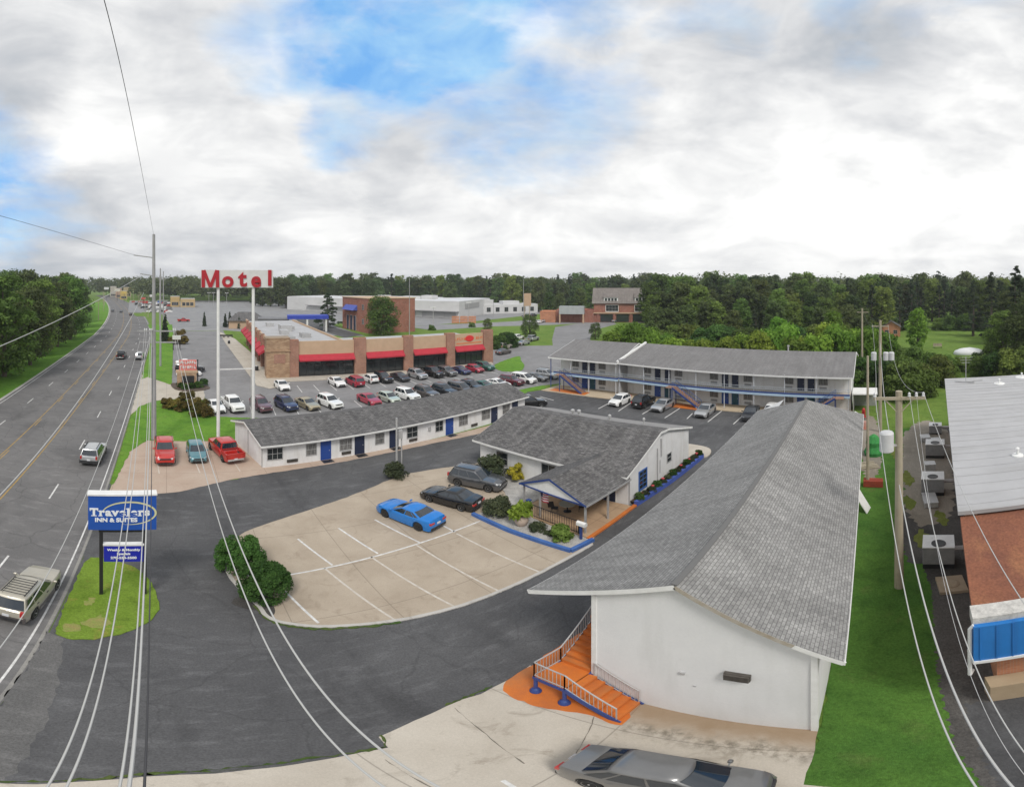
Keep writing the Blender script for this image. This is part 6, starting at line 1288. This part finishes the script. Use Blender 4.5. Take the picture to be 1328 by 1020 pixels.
# single trees
for key, nm, lab, px, r, s, tr in (('street','broadleaf_tree','round green tree in front of the tall brick building',495,152,1.,1),('cedar','cedar_tree','wide dark cedar left of the tall brick building',425,178,1.,1),('egg','broadleaf_tree','dark egg shaped tree beside the lane right of the shops',687,143,.66,1),('egg','broadleaf_tree','small dark round tree at the end of the lane behind the two-storey block',772,141,.46,1),('egg','broadleaf_tree','small dark round tree behind the right end of the shops',632,163,.42,1),('wood1','broadleaf_tree','big dark tree right of the gabled brick building',884,150,.9,1),('wood1','broadleaf_tree','dark tree left of the gabled brick building',725,235,.62,1),('wood0','broadleaf_tree','second dark tree left of the gabled brick building',712,245,.62,1),('wood0','broadleaf_tree','tree behind the left gable of the brick building',752,262,.72,1),('lushtree','broadleaf_tree','bright slender tree before the green field on the right',1190,118,1.05,1),('pine','pine_tree','tall dark pine at the right edge behind the silver roof',1318,112,1.,1),('pine','pine_tree','dark pine left of the tallest pine at the right edge',1285,132,.95,1),('pine','pine_tree','dark pine behind the white tarpaulin',1262,150,.85,1)):
    x, y = pol(px, r); plant(key, nm, lab, 'tree', x, y, s, rz())
for i, (px, r, s) in enumerate(((1300,96,.8),(1332,90,1.),(1345,120,1.1),(1310,140,1.05))): x, y = pol(px, r); plant('near%d' % (i % 4), 'broadleaf_tree', 'dark broadleaf tree crowding the silver roof at the right edge', 'tree', x, y, s*.8, rz(), 'trees at the right edge')
# bright shrubs behind the two-storey block
BS = 'bright shrubs behind the two-storey block'
for px, top in ((786,434),(798,428),(812,420),(828,416),(842,420),(856,430),(872,436),(888,438),(904,438),(922,438),(938,436),(955,433),(972,431),(990,427),(1004,419),(1018,418),(1032,432),(1046,436),(1060,432),(1074,418),(1088,415),(1100,428),(1114,426),(1128,424),(1142,430)):
    r = 86+rnd.uniform(-3,5)+(8 if px < 860 else 0); x, y = pol(px, r); hz_ = CAMH-r*math.tan((top-HOR)/PXR); plant('lush%d' % rnd.randrange(3), 'shrub', 'bright green shrub showing over the roof of the two-storey block', 'shrub', x, y, min(1.15, hz_/6.), rz(), BS, 0., hz_/5.3, False)
for px, r, s in ((1010,100,.95),(1080,104,1.05)): x, y = pol(px, r); plant('lushtree', 'young_tree', 'bright young tree rising from the shrubs behind the two-storey block', 'tree', x, y, s, rz(), BS)
VS = 'vine covered shrubs beside the pole line'
for px, r, s in ((1128,78,.9),(1150,72,1.),(1172,68,1.0),(1190,70,.95),(1210,76,.95),(1228,82,.68),(1160,84,1.),(1195,88,.95),(1225,92,.62),(1250,90,.6),(1272,86,.7),(1295,84,.85),(1318,82,1.1),(1340,80,1.1),(1265,96,.5),(1290,98,.9),(1115,70,.7)):
    x, y = pol(px, r); plant('vine%d' % rnd.randrange(3), 'shrub', 'big vine covered shrub between the pole line and the silver roof', 'shrub', x, y, s, rz(), VS, trunk=False)
# the garden
def shrub(key, nm, lab, x, y, s=1., z=.05, sz=None, grp=None): plant(key, nm, lab, 'shrub' if nm != 'potted_plant' else 'plant', x, y, s, rz(), grp, z, sz, False)
shrub('round_bush', 'round_bush', 'rear of two round dark green bushes at the court entrance', 3.95,23.9,.84); shrub('round_bush', 'round_bush', 'front of two round dark green bushes at the court entrance', 4.65,20.9,.78)
shrub('darkbush', 'shrub', 'dark shrub against the office wall', 26.0,29.2,1.0); shrub('yellow', 'shrub', 'yellow leaved shrub against the office wall', 26.6,27.0,1.0); shrub('green', 'shrub', 'small green shrub under the office window', 27.,24.4,.8); shrub('darkbush', 'shrub', 'dark shrub beside the grey people carrier', 21.2,23.4,.75)
shrub('darkbush', 'shrub', 'dark shrub round the foot of the thin service pole', 19.0,33.9,.72); shrub('low', 'shrub', 'low bronze plant in the pebble bed', 21.4,19.7,1.); shrub('low', 'shrub', 'small bronze plant beside the green shrub in the pebble bed', 21.5,18.7,.6); shrub('green', 'shrub', 'bushy green shrub near the mailbox', 21.4,17.75,1.1); shrub('palm', 'potted_plant', 'leafy green plant growing in the clay pot', 21.2,20.95,.8,.9)
for i in range(13): x = 29.3+i*.92; shrub('low' if i % 3 else 'bush', 'flowering_plant', 'dark plant in the narrow bed under the office side wall', x, 16.62-i*.028, .62 if i % 3 else .4, .32, None, 'plants in the narrow office bed')
for i in range(7): x = 29.6+i*1.7; m = MB(); m.lathe([(.02,-.3),(.02,0),(.13,.03),(.15,.09),(.05,.15)], (0,0,.36), 9); v = m.build('flower', M('red_petals', (.5,.05,.05), (.45,.08,.1), 6., .7), None); v.location = (x,16.6-i*.05,.34); tag(v, 'red flower among the dark plants of the office bed', 'flower', 'red flowers in the office bed')
PH = 'olive shrubs on the corner of the sign lawn'
for px, py, s in ((217,528,.8),(226,531,.85),(236,533,.8),(243,524,1.1),(252,531,.95),(262,534,.95),(267,540,.85),(255,540,.8)): x, y = G(px,py); shrub('olive', 'shrub', 'olive brown shrub in the clump beside the parked white sedan', x, y, s, .05, None, PH)
for px, py, s in ((233,503,.5),(240,505,.5),(249,504,.5),(258,503,.6),(264,500,.6)): x, y = G(px,py); shrub('bush', 'shrub', 'low dark shrub at the foot of the plaza sign', x, y, s*1.3, .1, None, 'shrubs round the plaza sign')
for px, py, s in ((224,445,.9),(231,446,1.),(239,446,.9),(234,440,1.3)): x, y = G(px,py); shrub('olive', 'shrub', 'dark olive shrub on the island beyond the parked cars', x, y, s*1.3, .1, None, 'shrubs on the far island')
for px, py, s, lab in ((214,444,1.3,'dark pointed evergreen behind the grey poles'),(265,423,.9,'small pointed evergreen before the pale car park')): x, y = G(px,py); plant('spire', 'cypress', lab, 'evergreen', x, y, s, rz(), None, 0., None, False)
for px, py, s in ((292,424,1.2),(298,423,1.3),(305,424,1.2),(310,426,1.)): x, y = G(px,py); plant('spire', 'evergreen', 'dark evergreen beside the end of the shop wing', 'evergreen', x, y, s*.8, rz(), 'evergreens by the shop wing', 0., s*.7, False)
for px, py, s in ((648,452,.9),(660,450,.95),(655,447,.9)): x, y = G(px,py); plant('vine1', 'shrub', 'dark hedge shrub behind the cars beside the shops', 'shrub', x, y, s*.75, rz(), 'hedge beside the shops', 0., None, False)
for px, py, s, lab in ((612,424,.4,'low green shrub on the lawn behind the shops'),(560,428,.4,'low shrub behind the shop roof')): x, y = G(px,py); plant('vine0', 'shrub', lab, 'shrub', x, y, s, rz(), None, 0., None, False)
# distant woods up to the skyline: one mass
g = np.random.default_rng(77); V, Tn = [], []
for k in range(1950):
    px = g.uniform(-60, 1400); r = g.uniform(440, 1500)
    if k > 1000: px, r = g.uniform(120, 380), g.uniform(405, 620)
    if k > 1450: px, r = g.uniform(-60, 1400), g.uniform(430, 520)
    if k > 1700: px, r = g.uniform(846, 1345), g.uniform(262, 430)
    a = (px-AZ0)/PXR; x, y = r*math.sin(a), r*math.cos(a)
    if abs(x-bendx(y)+14) < 24 and y < 560 or 138 < px < 172 and r < 600 or 165 < px < 228 and r < 450: continue
    h = g.uniform(15, 24)*(1+.00035*(r-440)); w = h*g.uniform(.55,.8); cl = [(x+g.normal()*w*.25, y+g.normal()*w*.25, h*q, w*g.uniform(.25,.4), 1., g.uniform(-.3,.2)) for q in (.35,.5,.62,.75,.86)]
    v, t = leaves(cl, 130, 2.1*(r/600)**.5, int(g.integers(1e9)), 0., .1, .6, .9); V.append(v); Tn.append(t)
me = leafmesh('distant_woods', np.concatenate(V), np.concatenate(Tn)); me.materials.append(LF_FAR); o = bpy.data.objects.new('distant_woods', me); COL.objects.link(o); stuff(o); tag(o, 'far-off woods along the whole skyline', 'woods')
# ------------------------------------------------------------------ buildings in the distance
def boxb(name, label, pts, h, mat, roofmat, parts=None, cat='building', grp=None):
    cx = sum(p[0] for p in pts)/len(pts); cy = sum(p[1] for p in pts)/len(pts); o = (cx,cy,0); T = thing(name, label, cat, o, 0, grp)
    MB(o).poly(pts, 0, h).build('wall', mat, T, fix=False); c = Vector((cx,cy)); MB(o).poly([tuple(c+(Vector(p)-c)*.99) for p in pts], h+.01, h+.12).build('flat_roof', roofmat, T, fix=False); return T, o
def facade(T, o, a, b, rows, n, w, hh, margin=1., pane=GLASS, mat=FRAMEG):
    f = Frame(a, b)
    for z in rows:
        for k in range(n): u = margin+(f.len-2*margin)*(k+.5)/n; window(f, T, u-w/2, u+w/2, z, z+hh, o=o, bars=1, rails=1, fw=.12, proud=.08, pane=pane, mat=mat)
    return f
T, o = boxb('brick_building', 'tall plain red brick building behind the shops, half hidden by a round tree', [(67.5,163),(68.3,141.5),(86,139),(85.5,160)], 12.2, BRICK3, FLATR)
f = Frame((67.5,163),(68.3,141.5)); 
if f.v.x < 0: f.flip()
for u, z, w, h in ((17,8.2,1.2,1.8),(17,3.,1.2,1.8)): window(f, T, u, u+w, z, z+h, o=o, proud=.1)
m = MB(o); m.add([f.p(u,v,z) for u in (3,13) for v,z in ((-.02,9.6),(-1.8,7.7),(-.02,7.7))], [(0,1,4,3),(1,2,5,4),(0,2,1),(3,4,5)]); m.build('awning', M('blue_awning', (.06,.09,.36), (.08,.11,.42), 1., .7), T)
for u in (4,7,10): door(f, T, u, u+1.8, .1, 5.6, DOORD, o=o)
cp = MB(o); cp.poly([(67.3,163.2),(68.1,141.3),(86.2,138.8),(85.7,160.2)],12.2,12.5); cp.build('coping', STUCCO, T, fix=False)
T, o = boxb('bank_canopy', 'drive-through with flat blue canopy behind the shop wing', [(33,160),(44,157),(46,166),(35,169)], 4.6, M('dark_slate', (.10,.10,.11), (.14,.14,.15), .5, .8), M('slate_roof', (.16,.16,.17), (.2,.2,.21), .4, .85))
MB(o).poly([(43,155.5),(57.5,152),(59,158),(44.5,161.5)],4.7,6.0).build('canopy', M('canopy_blue', (.02,.045,.36), (.03,.06,.42), 1., .5), T, fix=False)
for x, y in ((50,154.2),(56.8,152.8),(57.8,157.6),(51.4,159.2)): MB(o).box(x-.3,x+.3,y-.3,y+.3,0,4.7).build('post', TRIMW, T)
T, o = boxb('low_office', 'low building with dark grey hipped roof beyond the shop wing', [(24,172),(37,169),(39.5,180),(26.5,183)], 3.2, STUCCO, FLATR)
rf = MB(o); a, b, c, d = (23.2,171.4,3.1),(37.4,168.2,3.1),(40.2,180.6,3.1),(25.8,183.8,3.1); r0, r1 = (28.6,177.2,6.2),(35,175.7,6.2); slope(rf, [a,b,r1,r0]); slope(rf, [c,d,r0,r1]); slope(rf, [b,c,r1]); slope(rf, [d,a,r0]); rf.build('roof', SH_DARK, T, fix=False)
WHS = M('warehouse_white', (.60,.60,.60), (.54,.54,.54), .12, .7, streak=(.46,.46,.46), streak_scale=(.1,.1,.5)); WHR = M('warehouse_roof', (.66,.66,.67), (.58,.58,.60), .05, .6, streak=(.5,.5,.5), streak_scale=(.05,.3,1))
A, B, C, D = (80,290),(133,174),(176,200),(128,318)
T, o = boxb('warehouse', 'huge low white warehouse with pale roof in front of the far wood', [A,B,C,D], 8.6, WHS, WHR)
f = Frame(A, B); 
if f.v.x < 0: f.flip()
MB(o).box(60,f.len-2,-.3,-.02,0,3.6,f.m).build('loading_band', M('grey_band', (.30,.30,.31), (.38,.38,.38), .3, .7), T)
for k in range(9): MB(o).box(63+k*6.6,66.6+k*6.6,-.42,-.3,.3,3.3,f.m).build('dock_door', FRAMEG if k % 3 else GREYM, T)
MB(o).box(20,f.len,-2.2,-.02,3.6,3.95,f.m).build('dock_roof', METR, T)
for u, v, w, h in ((90,14,12,1.6),(100,14,7,2.2),(60,25,6,1.4)): MB(o).box(u-w/2,u+w/2,v,v+6,8.7,8.7+h,f.m).build('roof_plant', WHS, T)
f2 = Frame(B, C); 
if f2.v.y < 0: f2.flip()
MB(o).box(8,30,-.2,-.02,4.6,7.2,f2.m).build('wall_panel', FRAMEG, T)
T, o = boxb('warehouse_annexe', 'stepped white annexe at the right end of the warehouse', [(160,196),(196,180),(205,198),(176,212)], 5.2, WHS, WHR)
f = Frame((160,196),(196,180)); facade(T, o, (160,196),(196,180), (1.2,), 7, 2.2, 2.4)
MB(o).box(4,12,1,8,5.2,8.,f.m).build('upper_block', WHS, T); MB(o).box(18,28,1,8,5.2,7.2,f.m).build('upper_block', WHR, T)
x, y = pol(594,196)
for i in range(3):
    o2 = (x+i*2.9-2, y-i*2.2+1.6, 0); m = MB(o2)
    for u in np.linspace(0,2.4,7): m.bar((o2[0]+u,o2[1]-u*.7,0),(o2[0]+u,o2[1]-u*.7,3.2),.22)
    for z in (.5,1.7,3.0): m.bar((o2[0],o2[1],z),(o2[0]+2.4,o2[1]-1.68,z),.3)
    v = m.build('barrier_panel', M('site_orange', (.55,.17,.05), (.62,.3,.15), 1., .7), None); v.location = o2; tag(v, 'orange slatted barrier panel before the warehouse wall', 'barrier', 'orange barrier panels')
# gabled brick building with dormers
a0, a1 = (164.6,117.), (187.,81.); f = Frame(a0, a1)
if f.v.x < 0: f.flip()
o = (180,104,0); T = thing('gabled_building', 'two-storey brick building with big grey gabled roof and white dormers', 'building', o)
MB(o).box(0,f.len,0,16,0,8.6,f.m).build('wall', BRICK3, T)
rf = MB(o); slope(rf, [f.p(-.8,-.8,8.5),f.p(f.len+.8,-.8,8.5),f.p(f.len+.8,8,15.4),f.p(-.8,8,15.4)]); slope(rf, [f.p(-.8,16.8,8.5),f.p(f.len+.8,16.8,8.5),f.p(f.len+.8,8,15.4),f.p(-.8,8,15.4)]); rf.build('roof', shingle('taupe_shingles', (.17,.15,.14), (.23,.21,.195), .5, .3, .2, .6), T, fix=False)
m = MB(o)
for u in (0,f.len): m.add([f.p(u,0,8.6),f.p(u,16,8.6),f.p(u,8,15.2)],[(0,1,2)])
build_each(m, 'gable', BRICK3, T)
for u in (4.5,18.5):
    m = MB(o); m.box(u,u+6.5,.6,5,9.2,11.2,f.m); d_ = m.build('dormer', TRIMW, T); m = MB(o); slope(m, [f.p(u-.3,.3,11.2),f.p(u+6.8,.3,11.2),f.p(u+6.8,5.4,13.4),f.p(u-.3,5.4,13.4)]); m.build('dormer_roof', MATS['taupe_shingles'], d_, fix=False)
    for k in range(4): window(f, d_, u+.5+k*1.45, u+1.5+k*1.45, 9.7, 10.8, off=.6, o=o, bars=0, rails=0, proud=.06)
for u in (5.5,18.5): window(f, T, u, u+5.5, 5., 7.7, o=o, bars=3, rails=1, mat=TRIMW, fw=.2, proud=.15)
for u in (3.,10.2,17.6): MB(o).box(u,u+5.6,-.12,.02,.2,3.6,f.m).build('arcade_window', GLASS, T)
for u in (2,9.3,16.8,24.5): MB(o).box(u-.4,u+.4,-.6,0,0,4.,f.m).build('pier', BRICK3, T)
MB(o).box(0,f.len,-.7,0,4.,4.5,f.m).build('band', STUCCO, T)
m = MB(o); g0 = 26.; m.box(g0,g0+10,-2.2,0,0,8.6,f.m); m.build('entrance_bay', M('pink_brick', (.42,.24,.18), (.48,.30,.23), 1., .9), T)
m = MB(o); m.add([f.p(g0-.5,-2.7,8.6),f.p(g0+10.5,-2.7,8.6),f.p(g0+5,-2.7,12.6),f.p(g0+5,6,12.6)],[(0,1,2)]); m.build('entrance_gable', STUCCO, T); m = MB(o); slope(m, [f.p(g0-.6,-2.8,8.5),f.p(g0+5,-2.8,12.7),f.p(g0+5,6.,12.7)]); slope(m, [f.p(g0+10.6,-2.8,8.5),f.p(g0+5,6.,12.7),f.p(g0+5,-2.8,12.7)]); m.build('entrance_roof', MATS['taupe_shingles'], T, fix=False)
m = MB(o); m.box(-17,0,-1,12,0,5.6,f.m); m.build('side_wing', BRICK3, T); MB(o).box(-15,-4,-5.5,-1.01,4.,7.4,f.m).build('grey_canopy', M('canopy_grey', (.34,.36,.37), (.40,.42,.43), .6, .6), T)
for u in (-15,-4.6): MB(o).box(u,u+.6,-5.4,-4.8,0,4,f.m).build('canopy_post', STUCCO, T)
MB(o).box(-24,-17,-3,6,0,5,f.m).build('end_block', BRICK2, T)
# billboard, thin poles
x, y = pol(684,205); o = (x,y,0); T = thing('billboard', 'pale billboard back on thin poles before the far wood', 'billboard', o); MB(o).box(x-2.2,x+2.2,y-.2,y+.2,7.2,13.).build('board', STUCCO, T)
for dx in (-1.6,1.6): MB(o).cyl(x+dx,y+.3,0,13,.18,.18,8).build('post', POLEW, T)
def lamp(px, py, h, lab, grp='lamp posts of the pale car park', heads=2):
    x, y = G(px,py); o = (x,y,0); T = thing('lamp_post', lab, 'lamp post', o, 0, grp); MB(o).cyl(x,y,0,h,.14,.10,8).build('pole', GREYM, T, smooth=True)
    for s in (-1,1)[:heads]: m = MB(o); m.box(min(x+s*.1,x+s*1.3),max(x+s*.1,x+s*1.3),y-.25,y+.25,h-.15,h+.12); m.build('lamp_head', TRIMW, T)
for px, py, h, lab in ((271,398,10.5,'lamp post left of the tall sign, in the pale car park'),(277,398,10.5,'lamp post close behind another one beside the tall sign'),(294,399,10.5,'lamp post between the posts of the tall sign'),(341,396,11.,'lamp post right of the tall sign'),(355,395,11.,'lamp post farthest right of the tall sign'),(608,418,9.,'dark lamp post on the lawn before the warehouse'),(562,424,8.,'lamp post behind the shop roof')): lamp(px, py, h, lab)
for px, r, h, lab in ((531,152,19.5,'tall thin pole beside the tall brick building'),(679,200,19.5,'tall thin pole by the billboard'),(640,240,9.,'thin pole on the lawn right of the warehouse')): x, y = pol(px, r); pole('thin_pole', lab, x, y, h, .16, .1, POLEG, cat='pole')
# far along the highway
FB = 'small shops far along the highway'
for i, (px0, px1, r, h, c, lab) in enumerate(((221,233,330,7.5,(.50,.36,.16),'yellow tan shop far behind the grey poles'),(234,253,325,6.,(.52,.38,.2),'wider yellow tan shop with dark windows far behind the grey poles'),(150,158,520,11,(.5,.33,.25),'pinkish building far down the highway'),(156,165,470,9,(.55,.40,.14),'yellow building at the far bend of the highway'),(143,151,560,13,(.5,.46,.4),'pale building at the end of the highway'),(160,170,560,12,(.45,.36,.22),'tan building behind the yellow one at the far bend'))):
    p, q = pol(px0, r), pol(px1, r); d = Vector((p[0]+q[0], p[1]+q[1])).normalized()*14; T, o = boxb('far_shop', lab, [p, q, (q[0]+d.x,q[1]+d.y), (p[0]+d.x,p[1]+d.y)], h, M('far_render%d' % i, c, tuple(v*.85 for v in c), .3, .85), FLATR, cat='shop building', grp=FB)
    facade(T, o, p, q, (1.2,), 3, (Vector(q)-Vector(p)).length/5, 2.2)
# cars on the far dealer lot
SIMPLE = {}
def simple_car(col):
    m = MB(); prof = [(-2.2,.3),(-2.3,.8),(-1.9,.98),(-1.3,1.42),(.2,1.45),(.95,.98),(2.0,.8),(2.2,.3)]
    m.prism(prof, 'y', -.85, .85); [m.lathe([(.32,0),(.32,.2)], (0,0,0), 10) for _ in ()]
    for x in (-1.35,1.35):
        for y in (-.92,.72):
            k = len(m.v); m.lathe([(.33,0),(.33,.2)], (0,0,0), 10)
            for j in range(k, len(m.v)): p = m.v[j]; m.v[j] = Vector((x+p.x, y+p.z, .33+p.y))
    return m.build('parked_car', col, None)
LOTC = [(P_WHITE,'white'),(PSI,'silver'),(PB,'black'),(PMID,'grey'),(PRED,'red')]
for r_ in range(7):
    for k in range(13):
        px = 170+k*4.1+rnd.uniform(-.8,.8); r = 268+r_*22; x, y = pol(px, r)
        if abs(x-bendx(y)+14) < 13: continue
        c, nm = LOTC[rnd.choice((0,0,1,1,2,2,3,3,4))]
        if nm not in SIMPLE: SIMPLE[nm] = v = simple_car(c)
        else: v = SIMPLE[nm].copy(); COL.objects.link(v)
        v.location = (x,y,.03); v.rotation_euler = (0,0,R(rnd.choice((10,20,190)))); tag(v, 'small %s car standing on the far dealer lot beyond the grey poles' % nm, 'car', '%s cars on the far dealer lot' % nm)
sheet('far_lot', [pol(166,270),pol(222,270),pol(222,440),pol(168,440)], .03, FARLOT)
# field on the right: shed, white tarpaulin, bench
x, y = pol(1155,152); o = (x,y,0); T = thing('garden_shed', 'small red brick house with grey roof beyond the vines', 'house', o); m = MB(o); m.box(x-4,x+4,y-3,y+3,0,3.2); m.add([(x-4,y-3,3.2),(x-4,y+3,3.2),(x-4,y,5.)],[(0,1,2)]); m.build('wall', BRICK2, T)
rf = MB(o); slope(rf, [(x-4.5,y-3.5,3.1),(x+4.5,y-3.5,3.1),(x+4.5,y,5.1),(x-4.5,y,5.1)]); slope(rf, [(x-4.5,y+3.5,3.1),(x+4.5,y+3.5,3.1),(x+4.5,y,5.1),(x-4.5,y,5.1)]); rf.build('roof', SH_DARK, T, fix=False); fh_ = Frame((x-4,y+3),(x-4,y-3)); fh_ = fh_ if fh_.v.x > 0 else fh_.flip(); window(fh_, T, 1.,2.2,1.,2.2,o=o); window(fh_, T, 3.8,5.,1.,2.2,o=o)
x, y = pol(1256,112); m = MB(); m.lathe([(3.,0),(3.1,.5),(2.8,1.4),(2.0,2.1),(.9,2.5),(.0,2.55)], (0,0,0), 20); m.v = [Vector((p.x*.8, p.y*1.25, p.z*.6*(1+.06*math.sin(p.x*3+p.y*2)))) for p in m.v]; v = m.build('tarpaulin', M('white_tarpaulin', (.74,.75,.75), (.64,.65,.66), .8, .6), None, smooth=True, angle=60); v.location = (x,y,0); tag(v, 'white tarpaulin covered heap at the edge of the green field', 'tarpaulin')
x, y = pol(1216,122); o = (x,y,0); T = thing('field_bench', 'dark bench in the green field left of the white tarpaulin', 'bench', o); MB(o).box(x-.3,x+.3,y-1.2,y+1.2,.45,.55).build('seat', POLEW, T); MB(o).box(x+.25,x+.33,y-1.2,y+1.2,.6,1.3).build('backrest', POLEW, T)
for s in (-1,1): MB(o).box(x-.25,x+.25,y+s*1.-.05,y+s*1.+.05,0,.45).build('leg', BLACKM, T)

# poles and sign boards of the shopping strip far along the highway
fb = random.Random(31)
for k in range(12):
    y = 210+k*22; s = 1 if k % 3 else -1; x = bendx(y)+(-3.2 if s > 0 else -27.5)+fb.uniform(-.5,.5); h = fb.uniform(9,12.5)
    pole('utility_pole', 'thin pole in the line of poles at the far bend of the highway', x, y, h, .16, .1, POLEW, (((x-1.1,y,h-.7),(x+1.1,y,h-.7),.1),), 'poles at the far bend of the highway')
for k, (px, r, h, w, c, lab) in enumerate(((186,300,8,3.,(.5,.08,.06),'red sign board on a post before the dealer lot'),(197,330,9,3.4,(.62,.62,.6),'white sign board on a post in the dealer lot'),(207,280,6.5,2.6,(.08,.14,.4),'blue sign board on a post beside the dealer lot'),(152,420,12,5,(.62,.6,.5),'cream sign board on a tall post at the far bend'),(161,395,10,4,(.55,.4,.1),'yellow sign board on a tall post at the far bend'),(138,470,13,5,(.6,.6,.62),'pale tall sign board left of the far shops'),(229,118,4.,2.2,(.66,.66,.64),'white sign board on two posts at the end of the shop car park'))):
    x, y = pol(px, r); o = (x,y,0); T = thing('sign_board', lab, 'sign', o); MB(o).box(x-w/2,x+w/2,y-.15,y+.15,h-w*.5,h).build('board', M('far_sign%d' % k, c, None, rough=.6), T)
    for s in ((0,) if k < 6 else (-1,1)): MB(o).box(x+s*w*.4-.12,x+s*w*.4+.12,y+.15,y+.35,0,h-.2).build('post', BLACKM, T)
sheet('far_lawn', [pol(176,238),pol(196,236),pol(200,262),pol(172,264)], .035, FIELD)
# ------------------------------------------------------------------ thin air between here and the skyline
hm = bpy.data.materials.new('air'); hm.use_nodes = True; hn = hm.node_tree; hn.nodes.clear(); ho = nd(hn, 'ShaderNodeOutputMaterial'); pv = nd(hn, 'ShaderNodeVolumePrincipled')
pv.inputs['Color'].default_value = (.86,.90,.95,1); pv.inputs['Density'].default_value = .00027; pv.inputs['Anisotropy'].default_value = .3; hn.links.new(pv.outputs[0], ho.inputs['Volume'])
hz = MB().box(-2700,3300,-800,4300,-1.4,34).build('haze', hm); stuff(hz); tag(hz, 'thin pale haze that softens the skyline', 'haze')
